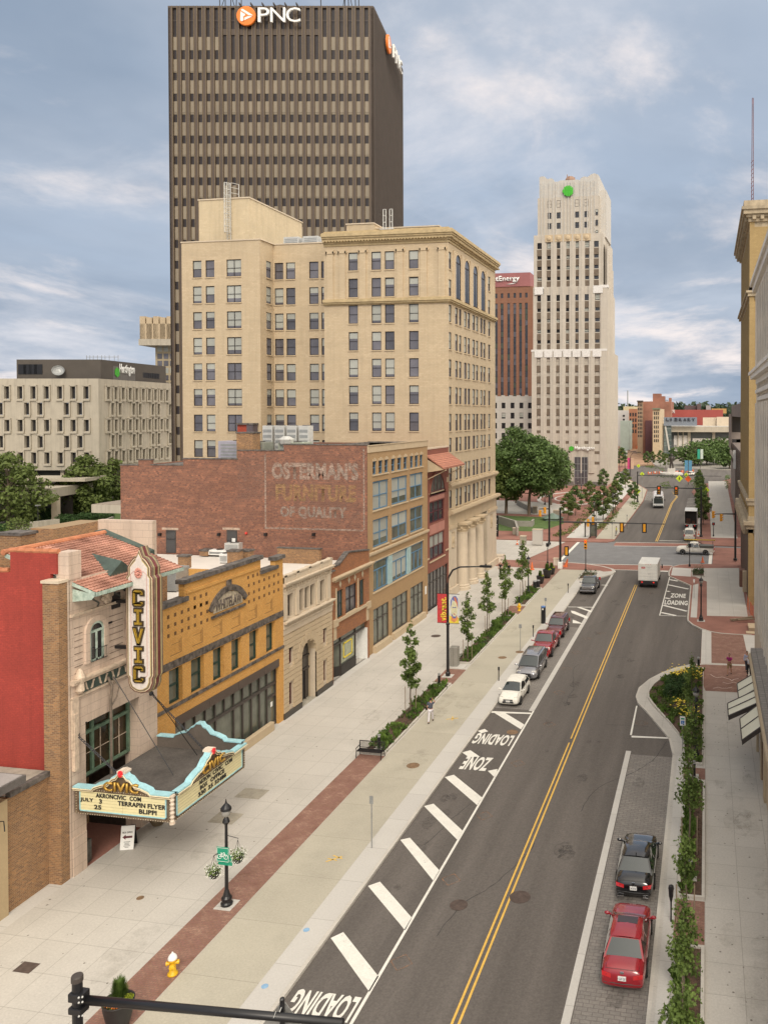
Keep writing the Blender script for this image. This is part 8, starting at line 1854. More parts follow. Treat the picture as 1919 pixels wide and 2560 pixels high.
for i,(u,v,l) in enumerate(((1443,1243,'distant black lamp post at the edge of the plaza rings'),(1452,1258,'black lamp post in front of the plaza rings, right one'),(1361,1262,'black lamp post in front of the plaza rings, left one'),(1380,1247,'black lamp post by the trees, behind the plaza rings'),(1484,1312,'black lamp post by the kiosk on the far left path'),(1531,1285,'black lamp post carrying a green sign on the far left path'))):
    o=dup(bpy.data.objects['lamp_post.002'],gv(u,v),0,l,'black acorn lamp posts')
def bollard(u,v,label,h=1.0,X=None):
    t=thing('light_bollard',label,'bollard',gv(u,v),0,'dark light bollards'); b=B(); b.lathe([(.11,0),(.11,h-.16)],(0,0,0),12); b.obj('post',blackm,t); b=B(); b.lathe([(.09,h-.16),(.09,h-.06)],(0,0,0),12); b.obj('lens',lightm,t); b=B(); b.lathe([(.12,h-.06),(.12,h),(.02,h+.02)],(0,0,0),12); b.obj('cap',greym,t); bx('footing',conc_s,t,(-.3,.3,-.3,.3,-.02,.07)); return t
for u,v,l in ((947,1873,'dark bollard light right behind the black bench'),(1097,1713,'dark bollard light in front of the banner pole brick patch'),(1269,1540,'dark bollard light at the far end of the middle planter'),(1297,1509,'dark bollard light at the near end of the far planter'),(1745,1671,'dark bollard light at the tip of the rounded corner bed'),(1725,2196,'dark bollard light in the planter beside the black sedan'),(1733,1942,'dark bollard light in the brick gap among the right maples')): bollard(u,v,l)
# banner pole
t=thing('banner_light_pole','tall black curved arm street light carrying a red vibrant banner and a portrait banner','street light',gv(1119,1690))
b=B(); b.lathe([(.2,0),(.2,.3),(.13,.4),(.12,4.4),(.16,4.45),(.16,4.6),(.10,4.7),(.09,8.0)],(0,0,0),12); b.obj('pole',blackm,t)
b=B(); b.tube([(0,0,7.9),(.1,0,8.6),(.45,0,9.2),(1.1,0,9.5),(3.3,0,9.62)],[.09,.085,.08,.07,.05],8); b.obj('arm',blackm,t); bx('lamp_head',blackm,t,(2.9,3.9,-.16,.16,9.55,9.72)); bx('sensor',blackm,t,(3.35,3.45,-.05,.05,9.72,9.85)); bx('footing',conc_s,t,(-.45,.45,-.45,.45,0,.02))
bx('banner_arm',blackm,t,(-.95,1.05,-.02,.02,7.12,7.16),(-.95,1.05,-.02,.02,4.58,4.62))
o=bx('red_banner',M('banner_red',(.50,.045,.05),.7,.25,6),t,(-.93,-.08,-.02,.0,4.62,7.12)); text('banner_lettering','vibrant.',Matrix.Translation((-.12,-.03,4.75))@Matrix.Rotation(-PI/2,4,'Y'),w=2.1,h=.55,ext=.003,mat=M('banner_yellow',(.75,.55,.05),.6),parent=o,bold=.04)
o=bx('portrait_banner',M('banner_white',(.62,.62,.60),.7,.1,4),t,(.14,1.0,-.02,.0,4.62,7.12))
def blob(n_,pts,c,y=-.03): b=B(); b.slab(pts,y,y+.008); b.obj(n_,M('paint_'+n_,c,.7,.15,6),o)
blob('banner_yellow_field',[(.14,4.62),(1.0,4.62),(1.0,5.1),(.7,5.25),(.4,5.15),(.14,5.3)],(.70,.55,.06)); blob('banner_collar',[(.3,4.85),(.6,4.7),(.9,4.95),(.85,5.3),(.35,5.4)],(.65,.25,.10),-.036)
blob('banner_face',[(.32,5.35),(.5,5.1),(.7,5.1),(.86,5.5),(.88,6.1),(.75,6.5),(.45,6.5),(.3,6.0)],(.62,.58,.38),-.04); blob('banner_hair',[(.25,5.9),(.28,6.6),(.5,6.95),(.75,7.0),(.92,6.75),(.95,6.0),(.88,6.3),(.7,6.6),(.55,6.55),(.4,6.7),(.34,6.2)],(.13,.16,.42),-.044)
blob('banner_streak',[(.55,6.9),(.75,6.85),(.9,6.4),(.92,5.9),(.8,6.35),(.62,6.6)],(.60,.20,.10),-.048); blob('banner_shadow',[(.34,5.5),(.36,5.3),(.5,5.05),(.72,5.05),(.85,5.4),(.72,5.2),(.5,5.22)],(.12,.14,.35),-.048); blob('banner_eyes',[(.42,6.0),(.5,6.06),(.56,6.0),(.62,6.0),(.7,6.07),(.8,6.0),(.7,5.95),(.62,5.96),(.5,5.94)],(.12,.12,.28),-.05); blob('banner_mouth',[(.5,5.42),(.6,5.48),(.72,5.42),(.6,5.36)],(.45,.10,.12),-.05)
# cabinet, bench, bins, pay station
g0=G(1135,1665);g1=G(1156,1669); t=thing('utility_cabinet','tall grey utility cabinet at the near end of the middle planter','cabinet',(-22.25,68.75,0)); bevel(bx('housing',M('cabinet_grey',(.30,.29,.26),.5,.08,1,metal=.2),t,(-.32,.38,-.35,.35,.05,1.75)),.03); bx('pad',conc_s,t,(-.55,1.1,-.75,.55,-.01,.05)); bx('door_seam',darkm,t,(.02,.035,-.356,-.35,.1,1.7))
t=thing('bench','black metal slatted bench at the near end of the long left planter','bench',(-21.75,49.35,.0))
b=B()
for k in range(9): b.box(-.85,.85,-.28+k*.065,-.24+k*.065,.44,.46)
b.obj('seat',blackm,t); b=B()
for k in range(24): b.box(-.84+k*.073,-.82+k*.073,.28,.30,.5,.95)
b.box(-.86,.86,.27,.31,.93,.97); b.box(-.86,.86,.27,.31,.5,.53); b.obj('backrest',blackm,t)
for s in (-.86,.86):
    b=B(); b.tube([(s,-.32,0),(s,-.26,.44),(s,-.3,.66),(s,.25,.68)],.028,6); b.tube([(s,.36,0),(s,.26,.44),(s,.30,.97)],.028,6); b.tube([(s,-.26,.44),(s,.26,.44)],.025,6); b.obj('leg',blackm,t)
def simple(name,label,cat,loc,parts,group=None,rz=0):
    t=thing(name,label,cat,loc,rz,group)
    for n_,m_,f_ in parts: b=B(); f_(b); b.obj(n_,m_,t)
    return t
simple('pay_station','tall black cylindrical parking pay station with a blue top','pay station',gv(1357,1558),[('body',blackm,lambda b:b.lathe([(.24,0),(.24,1.75)],n=16)),('cap',M('cap_blue',(.10,.20,.45),.4),lambda b:b.lathe([(.25,1.75),(.25,1.86),(.05,1.9)],n=16)),('badge',signw,lambda b:b.box(-.08,.08,-.27,-.24,1.5,1.66))])
for u,v,l in ((1336,1472,'black litter bin at the head of the far planter, left of the pair'),(1344,1470,'black litter bin at the head of the far planter, right of the pair')): simple('litter_bin',l,'bin',gv(u,v),[('body',blackm,lambda b:b.lathe([(.24,0),(.27,.5),(.25,.95)],n=14)),('lid',greym,lambda b:b.lathe([(.27,.95),(.25,1.05),(.05,1.1)],n=14))],'litter bins')
def planter(u,v,l,s,flowers):
    t=thing('flower_pot',l,'planter',gv(u,v),0,'black flower pots',s); b=B(); b.smooth=True; b.lathe([(.33,0),(.42,.3),(.52,.75),(.55,1.0),(.56,1.02),(.50,1.02),(.49,.93),(.01,.93)],n=24); b.obj('pot',M('pot_black',(.022,.02,.02),.55,.1,3),t)
    rng=random.Random(int(u)); b=B()
    for k in range(1500):
        a=rng.random()*6.28; zt_=rng.random()**.7; r_=.27*(1-zt_*.75)*rng.random()**.5; p=Vector((-.05+r_*math.cos(a),r_*math.sin(a)+.12,.95+zt_*.58)); d=Vector((math.cos(a),math.sin(a),.9+rng.random()))*.16; s_=Vector((-math.sin(a),math.cos(a),0))*.012
        b.add([tuple(p-s_),tuple(p+s_),tuple(p+d)],[(0,1,2)])
    b.obj('spiky_plant',leaf_g,t,fix=False)
    b=B(); leaves(b,rng,[((.28,.12,1.02),(.2,.26,.12))],420,.06); b.obj('lime_foliage',leafl,t,fix=False)
    if flowers: b=B(); leaves(b,rng,[((-.22,-.2,1.02),(.24,.22,.09)),((.1,-.3,1.02),(.2,.14,.08)),((.25,-.2,1.0),(.15,.15,.08))],330,.075); b.obj('flowers',flowo,t,fix=False); b=B(); leaves(b,rng,[((-.1,-.2,1.0),(.4,.28,.07))],200,.07); b.obj('foliage',leaf_y,t,fix=False)
planter(297,2568,'big black pot with spiky green plant and orange flowers at the lower left',1.0,True); planter(1350,1459,'black flower pot nearest the camera in the far left group, with yellow spikes',1.0,False); planter(1367,1445,'largest black flower pot in the far left group',1.15,False); planter(1378,1436,'black flower pot at the back of the far left group',.95,False)
# hydrants
def hydrant(u,v,l,cap,s=1):
    t=thing('fire_hydrant',l,'fire hydrant',gv(u,v),.5,None,s); y_=M('hydrant_yellow',(.74,.44,.015),.45,.06,6)
    b=B(); b.smooth=True; b.lathe([(.20,0),(.20,.07),(.13,.10),(.13,.55),(.17,.58),(.17,.63),(.14,.66)],n=16); b.obj('barrel',y_,t)
    b=B(); 
    for s_ in (-1,1): b.T=Matrix.Translation((0,0,.48))@Matrix.Rotation(s_*PI/2,4,'Y'); b.lathe([(.065,.1),(.065,.19),(.085,.19),(.085,.24),(.02,.26)],n=10)
    b.obj('side_nozzle',y_,t); b=B(); b.T=Matrix.Translation((0,0,.42))@Matrix.Rotation(PI/2,4,'X'); b.lathe([(.09,.1),(.09,.2),(.11,.2),(.11,.25),(.03,.27)],n=12); b.obj('front_nozzle',y_,t)
    b=B(); b.smooth=True; b.lathe([(.18,.64),(.18,.68),(.15,.76),(.08,.84),(.035,.87),(.03,.92),(.005,.92)],n=16); b.obj('bonnet',cap,t)
hydrant(432,2436,'yellow fire hydrant with a white top on the red strip, nearest the camera',signw); hydrant(1297,1527,'yellow fire hydrant in the brick gap between two left planters',M('hydrant_yellow',(.7,.4,.02)),1)
# posts and signs
def signpost(u,v,l,h,plate=(.15,.3),m=None,pm=None,r=.03,cat='sign post',name='sign_post'):
    t=thing(name,l,cat,gv(u,v),0); b=B(); b.tube([(0,0,-.02),(0,0,h)],r,6); b.obj('post',m or greym,t)
    if plate: bx('plate',pm or greym,t,(-plate[0],plate[0],-.05,-.03,h-plate[1]*1.6,h))
    return t
signpost(929,2120,'thin grey sign post standing alone in the kerb strip on the left',2.75,(.10,.25)); signpost(1300,1628,'grey sign post with small plate beside the red pickup',2.6,(.13,.24)); signpost(1363,1552,'grey sign post with small plate behind the blue topped pay station',2.55,(.13,.24))
MG='thin dark parking meter posts'
for u,v,l in ((1246,1702,'thin dark post in the kerb strip by the white hatchback roof'),(1332,1592,'thin dark post in the kerb strip by the red pickup windshield'),(1419,1482,'thin dark post in the kerb strip before the charcoal pickup')): t=signpost(u,v,l,1.15,None,blackm,None,.045,'post','kerb_post'); t['group']=MG; b=B(); b.box(-.07,.07,-.04,.04,.9,1.18); b.obj('meter_head',blackm,t)
t=simple('parking_meter','black bat shaped parking meter on the kerb beside the red sedan','parking meter',gv(1676,2304),[('post',blackm,lambda b:b.tube([(0,0,0),(0,0,.95)],.035,8)),('head',blackm,lambda b:b.lathe([(.04,.9),(.10,1.15),(.11,1.4),(.13,1.5),(.11,1.62),(.02,1.66)],n=12))])
t=signpost(1705,1877,'blue and white accessible parking sign before the corner bed',2.35,None,greym); bx('plate',signw,t,(-.18,.18,-.05,-.03,1.72,2.35)); bx('blue_square',M('sign_blue',(.03,.14,.42),.5),t,(-.11,.11,-.06,-.05,1.82,2.06)); b=B(); b.T=Matrix.Translation((0,-.07,1.93)); b.box(-.015,.015,0,.01,-.02,.08); b.tube([(-.05,0,-.06),(.03,0,-.07),(.05,0,-.02)],.012,4); b.obj('wheelchair_symbol',signw,t); bx('green_line',sgreen,t,(-.12,.12,-.06,-.05,2.14,2.24))
signpost(1733.5,1495,'thin sign post with a pale plate beside the right loading zone',2.3,(.1,.24),greym,signw); signpost(1582,1338,'signpost on the far left pavement beside the worker',2.5,(.14,.2)) if 0 else None
signpost(1529,1348,'thin sign post on the far path left of the junction mouth',3.0,(.12,.2)); signpost(1566,1322,'dark sign post on the far left kerb past the junction',2.8,(.1,.2),blackm)
# sandwich board
t=thing('sandwich_board','white box office sandwich board on the pavement under the marquee','sandwich board',gv(322,2118),R(20))
for s,nm,m_ in ((-1,'front_panel',signw),(1,'rear_panel',blackm)): 
    b=B(); b.add([(-.33,s*.3,.02),(.33,s*.3,.02),(.33,s*.03,1.15),(-.33,s*.03,1.15),(-.33,s*.3+.03,.02),(.33,s*.3+.03,.02),(.33,s*.03+.03,1.15),(-.33,s*.03+.03,1.15)],[(0,1,2,3),(4,7,6,5),(0,3,7,4),(1,5,6,2),(3,2,6,7)]); fp=b.obj(nm,m_,t)
    if s==-1:
        TT=Matrix.Translation((0,-.31,.02))@Matrix.Rotation(-math.atan2(.27,1.13),4,'X')
        text('board_lettering','BOX OFFICE',TT@Matrix.Translation((-.24,-.0,.80)),w=.48,h=.09,ext=.004,mat=M('ink',(.02,.02,.02),.6,fine=0),parent=fp,bold=.02)
        q=B(); q.T=TT; q.slab([(-.24,.62),(-.08,.50),(-.08,.57),(.24,.57),(.24,.67),(-.08,.67),(-.08,.74)],-.006,0); q.obj('arrow',M('ink_maroon',(.10,.01,.02),.6),fp)
        q=B(); q.T=TT
        for k,wd in enumerate((.20,.14,.16,.2,.12)): q.box(-wd*.8,wd*.8,-.005,0,.38-k*.065,.40-k*.065)
        q.obj('small_print',M('ink',(0,0,0)),fp)
b=B(); b.lathe([(.28,0),(.42,.25),(.45,.6),(.38,.8),(.42,.9)],n=14); o=b.obj('urn',M('urn_brown',(.16,.12,.07),.6,.3,4)); o.location=gv(395,2060); tag(o,'round brown urn by the wall just past the marquee corner','urn')
# traffic signals
def sighead(b_,x,z,y=0,s=1.0): pass
def signal(par,loc,back,name='traffic_signal',label=None,lit='red',rz=0,plate=True,sc=1.0):
    """a signal head: faces -y when back is False"""
    t=bpy.data.objects.new('signal_head',None); COL.objects.link(t); t.parent=par; t.location=loc; t.rotation_euler=(0,0,rz); t.scale=(sc,)*3
    hs=B(); hs.box(-.17,.17,-.12,.12,-.55,.55); b=hs; o=b.obj('housing',sigy,t)
    if plate: bx('backplate',blackm,t,(-.33,.33,.0 if not back else -.02,.02 if not back else 0,-.72,.72))
    if not back:
        for k in range(3):
            c=B(); c.T=Matrix.Translation((0,-.12,.36-.36*k))@Matrix.Rotation(PI/2,4,'X'); c.lathe([(.12,0),(.02,.01)],n=12); on=(k==0 and lit=='red'); c.obj('lens',M('lens_red_lit',(.9,.05,.02),.3,emit=1.5,fine=0) if on else M('lens_dark',(.03,.03,.03),.2,fine=0),t)
            v_=B(); v_.T=Matrix.Translation((0,-.12,.36-.36*k))@Matrix.Rotation(PI/2,4,'X'); v_.loft([[(.14*math.cos(a),.14*math.sin(a),z) for a in [PI*j/8 for j in range(-1,10)]] for z in (0,.2)],cap=False,close=False); v_.obj('visor',blackm if plate else sigy,t,fix=False)
    return t
def mastpole(label,u,v,h,armz,armdx,sigs,foot=False,arm_r=(.12,.06),armdy=0,r=.16,sc=1):
    x,y,_=gv(u,v); t=thing('signal_mast',label,'traffic signal',(x,y,0)); b=B(); b.tube([(0,0,0),(0,0,h*.6),(0,0,h)],[r*1.1,r,r*.85],12); b.obj('pole',blackm,t)
    if foot: bx('base_block',signw,t,(-.35,.35,-.35,.35,-.02,1.0),bev=.08)
    else: b=B(); b.lathe([(r*1.9,0),(r*1.9,.25),(r*1.2,.4)],n=12); b.obj('pole_base',blackm,t)
    if armdx: b=B(); b.tube([(0,0,armz),(armdx*.5,armdy*.5,armz+.05),(armdx,armdy,armz+.05)],[arm_r[0],sum(arm_r)/2,arm_r[1]],8); b.obj('mast_arm',blackm,t)
    for s in sigs: signal(t,(s[0],s[1],s[2]),s[3],lit=s[4] if len(s)>4 else None,rz=s[5] if len(s)>5 else 0,plate=s[6] if len(s)>6 else True,sc=sc)
    return t
x1,y1,_=gv(1399.5,1421); sx=lambda u,yy:AY(u,1300,yy).x-x1
mastpole('tall black signal mast with long arm at the near left corner of the junction',1399.5,1421,8.9,6.85,15.2,[(sx(815*.43365+1200,y1),-.15,6.75-.45,True),(sx(945*.43365+1200,y1),-.15,6.3,True),(.95,-.1,2.6,True),(sx(620*.43365+1200,y1),.1,6.8,True,None,0,False),(sx(647*.43365+1200,y1),.3,7.1,True,None,0,False)],True)
x2,y2,_=gv(1751,1342); sx2=lambda u:AY(u,1260,y2).x-x2
mastpole('black signal mast with two lit red signals on the far right corner',1751,1342,9.3,8.9,-10.3,[(sx2(1645.8),-.2,8.5,False,'red'),(sx2(1689),-.2,8.5,False,'red')],sc=1.15)
mastpole('black signal mast with two side facing signals at the far left corner',1372,1361,8.6,6.2,-1.6,[(-1.4,-.9,5.5,False,None,R(-50),False),(-.6,-.7,6.0,False,None,R(-50),False)],armdy=-1.0)
mastpole('black signal mast with two side facing signals against the yellow brick building',1836.6,1401,9.0,7.2,-3.1,[(-3.4,-1.3,7.2,False,None,R(60),False),(-2.2,-.9,6.7,False,None,R(60),False)],armdy=-1.0)
def pedpole(label,u,v,h,head='sig'):
    x,y,_=gv(u,v); t=thing('signal_post',label,'traffic signal',(x,y,0)); b=B(); b.lathe([(.16,0),(.14,.3),(.07,.4),(.055,h)],n=10); b.obj('post',blackm,t)
    if head=='sig': signal(t,(0,-.1,h+.3),False,plate=False,sc=1.2)
    elif head=='ped': bx('pedestrian_head',blackm,t,(-.25,.25,-.2,.1,h-.1,h+.4)); bx('walk_lens',M('lens_red_dim',(.35,.02,.02),.3),t,(-.12,.12,-.21,-.2,h,h+.28))
    elif head=='ped2': bx('pedestrian_head',blackm,t,(-.22,.22,-.2,.15,h-.1,h+.4))
pedpole('short post with a yellow traffic signal by the near left corner planter',1463,1428,3.6); pedpole('black pedestrian post left of the tall signal mast base',1368,1409,2.7,'ped2'); pedpole('black pedestrian post by the right hand corner planter',1722.5,1416,3.0,'ped2'); pedpole('black pedestrian post with red hand on the far right pavement',1782,1341,2.2,'ped'); 
mastpole('black mast with crossing sign arm before the roundabout',1592.5,1255,7.9,6.9,21.2,[],arm_r=(.1,.06))
ysn=M('sign_fluorescent',(.62,.78,.03),.5,.05,2,emit=0,fine=0)
for u,v,r_,Yd,l in ((1592,1228,.85,206,'yellow crossing diamond low on the dark mast before the roundabout'),(1604,1185,.62,215,'yellow crossing diamond above the bus, right of the dark mast'),(1595,1164.5,.62,260,'yellow crossing diamond highest left, over the far road'),(1697,1196,.9,206,'yellow crossing diamond hanging mid arm beside the orange sign'),(1714,1187,.62,225,'yellow crossing diamond just above the orange sign'),(1713,1160,.6,260,'yellow crossing diamond highest right, left of blue banners'),(1764,1225,.85,206,'yellow crossing diamond low among the right trees')):
    p=AY(u,v,Yd); t=thing('crossing_sign',l,'sign',(p.x,Yd-.3,p.z),0,'yellow crossing signs'); b=B(); b.slab([(r_,0),(0,r_),(-r_,0),(0,-r_)],-.03,.03); b.obj('plate',ysn,t); b=B(); b.ball((0,-.05,r_*.4),r_*.1,6,4)
    for q in (((0,.3),(0,-.05)),((0,-.05),(-.2,-.5)),((0,-.05),(.2,-.5)),((0,.2),(.22,.0)),((0,.2),(-.2,.05))): b.tube([(q[0][0]*r_,-.05,q[0][1]*r_),(q[1][0]*r_,-.05,q[1][1]*r_)],r_*.06,4)
    b.obj('walker_symbol',blackm,t)
    if Yd>206: b=B(); b.tube([(0,.05,r_),(0,.05,-p.z)],.05,5); b.obj('post',greym,t)
p=AY(1719,1197,207); t=thing('orange_sign','orange diamond road works sign hanging from the crossing mast arm','sign',(p.x,206.6,p.z)); b=B(); b.slab([(.85,0),(0,.85),(-.85,0),(0,-.85)],-.03,.03); b.obj('plate',M('sign_road_orange',(.80,.13,.03),.5),t)
# poles with banners, cobra lights, statue, barriers
def bannerpole(u,v,h,cols,label,dz=1.6):
    x,y,_=gv(u,v); t=thing('banner_pole',label,'banner pole',(x,y,0)); b=B(); b.tube([(0,0,0),(0,0,h)],.1,6); b.obj('pole',darkm,t)
    for i,c in enumerate(cols): s=-1 if i==0 else 1; bx('banner',c,t,(min(s*.1,s*1.15),max(s*.1,s*1.15),-.03,.03,h-dz*2.2,h-.4))
blu=M('banner_blue',(.12,.33,.52),.7,.15,2); bannerpole(1719,1212,8.2,[blu,blu],'dark pole with two pale blue banners before the roundabout',1.7); bannerpole(1749,1172,8.5,[M('banner_green',(.03,.33,.22),.7),M('banner_pale',(.50,.58,.52),.7)],'pole with green and white banners before the library trees',2.0); bannerpole(1575,1190,7.0,[M('banner_pink',(.62,.07,.22),.7),M('banner_pale2',(.62,.42,.30),.7)],'pole with pink banner by the tower corner',2.0)
for i,(u,v,l) in enumerate(((1548,1187,'nearest the tower'),(1561,1192,'middle one'),(1573,1196,'rightmost'))):
    t=simple('street_light','curved black street light past the tower, '+l,'street light',gv(u,v),[('pole',blackm,lambda b:b.tube([(0,0,0),(0,0,6.5)],.11,6)),('arm',blackm,lambda b:b.tube([(0,0,6.5),(.3,0,8),(1.2,0,9),(3.2,0,9.2)],.08,6)),('lamp_head',blackm,lambda b:b.box(2.8,3.9,-.15,.15,9.1,9.3))],'curved street lights past the tower')
simple('statue','dark standing figure statue on a pale drum at the roundabout centre','statue',gv(1677,1188),[('plinth',conc_s,lambda b:(b.lathe([(4.2,0),(4.2,.9),(3.9,1.0)],n=24),b.box(-1.4,1.4,-1.0,1.0,1.0,2.6))),('figure',darkm,lambda b:(b.tube([(-.5,0,2.6),(-.35,0,4.2),(-.1,0,5.0)],[.3,.33,.4],8),b.tube([(.6,0,2.6),(.4,0,4.2),(.1,0,5.0)],[.3,.33,.4],8),b.tube([(0,0,4.9),(.1,0,6.3),(.1,0,7.0)],[.55,.75,.5],10),b.ball((.1,0,7.6),.45,8,6),b.tube([(-.6,0,6.8),(-1.1,-.3,5.9),(-.7,-.6,5.3)],[.25,.2,.15],6),b.tube([(.8,0,6.8),(1.25,-.3,6.0),(.8,-.6,5.2)],[.25,.2,.15],6)))])
bt=None
for i in range(9):
    u=1623+i*13.5; v=1186-1.2*math.sin(i)-(4 if i>4 else 0); l='orange and white road barrier before the statue, number %s from the left'%['one','two','three','four','five','six','seven','eight','nine'][i]
    if i==0: bt=thing('road_barrier',l,'barrier',gv(u,v),0,'orange and white barriers round the statue'); bx('board',orange,bt,(-.8,-.3,-.03,.03,.5,.9),(.3,.8,-.03,.03,.5,.9),(-.8,.8,-.03,.03,.1,.3)); bx('white_stripe',signw,bt,(-.3,.3,-.03,.03,.5,.9)); bx('leg',orange,bt,(-.7,-.62,-.3,.3,0,1),(.62,.7,-.3,.3,0,1))
    else: dup(bt,gv(u,v),.2*i,l,'orange and white barriers round the statue')
rng=random.Random(8)
for i in range(26):
    u=1583+rng.random()*60; v=1112+(u-1583)*.35+rng.random()*6; o=dup(bt,gv(u,v),rng.random()*3,'orange construction barrier scattered along the torn up far pavement','scattered construction barriers',scale=2.2)
def cone(u,v,l,tilt=0,s=1):
    t=thing('traffic_cone',l,'traffic cone',gv(u,v),0,None,s); t.rotation_euler=(0,tilt,0); b=B(); b.lathe([(.17,.03),(.03,.75)],n=12); b.obj('cone_body',orange,t); bx('base',orange,t,(-.22,.22,-.22,.22,0,.04)); b=B(); b.lathe([(.125,.30),(.085,.46)],n=12,cap=False); 
    if s<=1.05: b.obj('reflective_band',signw,t)
cone(1413,1417,'tall leaning orange cone beside the white footed signal mast',.25,1.7); cone(1755,1406,'orange cone on the right corner brick beside the junction',0,1.25); cone(1292,1361,'small orange cone on the brick plaza left of the grey cabinet'); cone(1745,1337,'small orange cone behind the far right signal mast')
cone(1329,1424,'orange traffic barrel behind the reddish tree near the crossing',0,1.5)
for n_,l,c_,u,v,s_,m_ in (('concrete_block','white topped concrete block by the column corner of the tan building','block',1243,1406,(.9,.8,1.1),stone_w),('concrete_block','pale concrete block at the left of the signal mast foot','block',1389,1413,(.35,.35,1.0),stone_w),('cabinet','pale square utility cabinet on the brick plaza','cabinet',1343,1361,(.85,.5,2.6),conc_s),('litter_bin','squat stone litter bin on the brick plaza beside the pale cabinet','bin',1307,1359,(.5,.5,1.3),conc_old),('litter_bin','squat stone litter bin by the ramp wall','bin',1288,1336,(.5,.5,1.2),conc_old),('litter_bin','squat stone litter bin at the end of the plaza wall','bin',1337,1283,(.5,.5,1.5),conc_old),('concrete_block','small dark stone seat on the plaza right of the trees','block',1391,1287,(.8,.5,1.0),conc_old)):
    t=thing(n_,l,c_,gv(u,v)); a,b_,h_=s_; bx('body',m_,t,(-a,a,-b_,b_,0,h_),bev=.05); bx('top',lime,t,(-a-.05,a+.05,-b_-.05,b_+.05,h_,h_+.08))
t=thing('kiosk','slim dark glass information kiosk on the far left pavement','kiosk',gv(1477,1343)); bx('frame',blackm,t,(-1.2,-1.1,-.5,.5,0,2.6),(-.2,-.1,-.5,.5,0,2.6),(.9,1.0,-.5,.5,0,2.6),(-1.25,1.05,-.55,.55,2.6,2.75)); bx('glass_panel',glassn,t,(-.1,.9,-.03,.03,.2,2.5)); bx('map_panel',signw,t,(-1.0,-.35,-.06,.0,.3,2.5))
t=thing('park_sign','tall black park directory sign with white lettering beside the tan building','sign',gv(1237,1341)); bx('slab',blackm,t,(-.9,.6,-.15,.15,0,3.9)); bx('text_lines',signw,t,*[(-.2,.45-.1*(k%3),-.16,-.15,3.2-k*.35,3.3-k*.35) for k in range(8)])
for pts,h_,l in (([(1240,1308),(1285,1322),(1290,1340)],1.6,'grey concrete ramp wall at the edge of the park lawn'),([(1283,1316),(1330,1317),(1335,1311)],1.1,'curved pale seat wall in front of the park lawn'),([(1290,1262),(1330,1283)],1.2,'grey wall between the lawn and the plaza rings')):
    P=[G(u,v).to_2d() for u,v in pts]; t=thing('park_wall',l,'wall'); b=B()
    for i in range(len(P)-1): p,q=P[i],P[i+1]; d=(q-p).normalized(); n_=Vector((-d.y,d.x))*.4; b.prism([p,q,q+n_,p+n_],-.1,h_)
    b.obj('wall',M('park_wall_grey',(.30,.28,.25),.85,.1,1),t)
t=thing('glass_skylight','low glass and metal pyramid skylight on the brick plaza','skylight',gv(1381,1300)); b=B(); b.lathe([(2.2,0),(2.2,.5),(2.6,.55),(.1,1.5)],n=6); b.obj('roof',M('skylight_green',(.18,.24,.20),.3,.2,2),t)
# corner planters
for l,pts in (('corner bed by charcoal pickup',[(-17.3,107.6),(-15.9,108.9),(-15.2,112.5),(-17.3,112.8)]),('corner bed on the right by the junction',[(-2.0,112.7),(-.2,112.9),(-.2,117.9),(-2.0,117.8)])):
    inn=bed('corner_bed',pts,.12); cover('low_shrubs',inn,70,.14,len(l),leaf_s,'bushy green planting in the '+l,.8,blades=False)
# construction fence, lumber
t=thing('construction_fence','orange mesh construction fence leaning by the alley corner','fence'); b=B()
fp=[G(1500+x*.24125,1400+y*.24125) for x,y in ((1512,500),(1540,560),(1590,640),(1635,660))]
for i in range(3):
    p,q=fp[i],fp[i+1]; b.quad((p.x,p.y,.2),(q.x,q.y,.2),(q.x+.1,q.y,1.3),(p.x+.1,p.y,1.5))
b.obj('mesh_panel',M('mesh_orange',(.62,.16,.07),.8,.5,6,alpha=.75),t,fix=False)
for p in fp: b=B(); b.tube([(p.x,p.y,0),(p.x,p.y,1.6)],.03,5); b.obj('fence_post',greym,t)
for i,(x,y,a,l_) in enumerate(((4.1,90.2,.5,3.2),(4.0,89.9,.65,3.0),(3.9,89.6,.4,2.8),(4.6,88.9,.2,2.4))):
    b=B(); b.box(-l_/2,l_/2,-.12,.12,0,.10); o=b.obj('timber_plank',stakem); o.location=(x,y,.03+.1*i); o.rotation_euler=(0,-.06,a); tag(o,'weathered timber plank in the pile by the orange fence','plank','timber planks by the fence')
t=thing('loading_step','tan stepped timber loading platform at the alley corner','platform',(5.0,86.5,0)); bx('step',lime2,t,(-.6,2,-1.0,1.0,0,.3),(-.9,2,-2.2,-1.3,0,.05))
# foreground signal mast
D_=22.0
def ADw(u,v,D):
    a,z=AD(u,v,D); return Matrix.Rotation(TH,4,'Z')@Vector((a,D,z))
p0=ADw(193.5,2443,D_); p1=ADw(215,2500,D_); p2=AY(857,2556,p1.y)
t=thing('foreground_mast','black signal mast with horizontal arm crossing the bottom left of the picture','traffic signal',(p0.x,p0.y,0)); b=B(); b.tube([(0,0,0),(0,0,p0.z-.1)],.135,16); b.obj('pole',blackm,t); b=B(); b.lathe([(.14,p0.z-.12),(.155,p0.z-.10),(.155,p0.z+.02),(.14,p0.z+.06),(.01,p0.z+.07)],n=16); b.obj('pole_cap',darkm,t)
o_=Vector((p0.x,p0.y,0)); a0=Vector((p1.x,p1.y,p1.z))-o_; a1=Vector((p2.x,p2.y,p2.z))-o_; b=B(); b.smooth=True; b.tube([tuple(a0-(a1-a0)*.015),tuple((a0+a1)/2),tuple(a1)],[.122,.110,.098],16); b.obj('mast_arm',blackm,t)
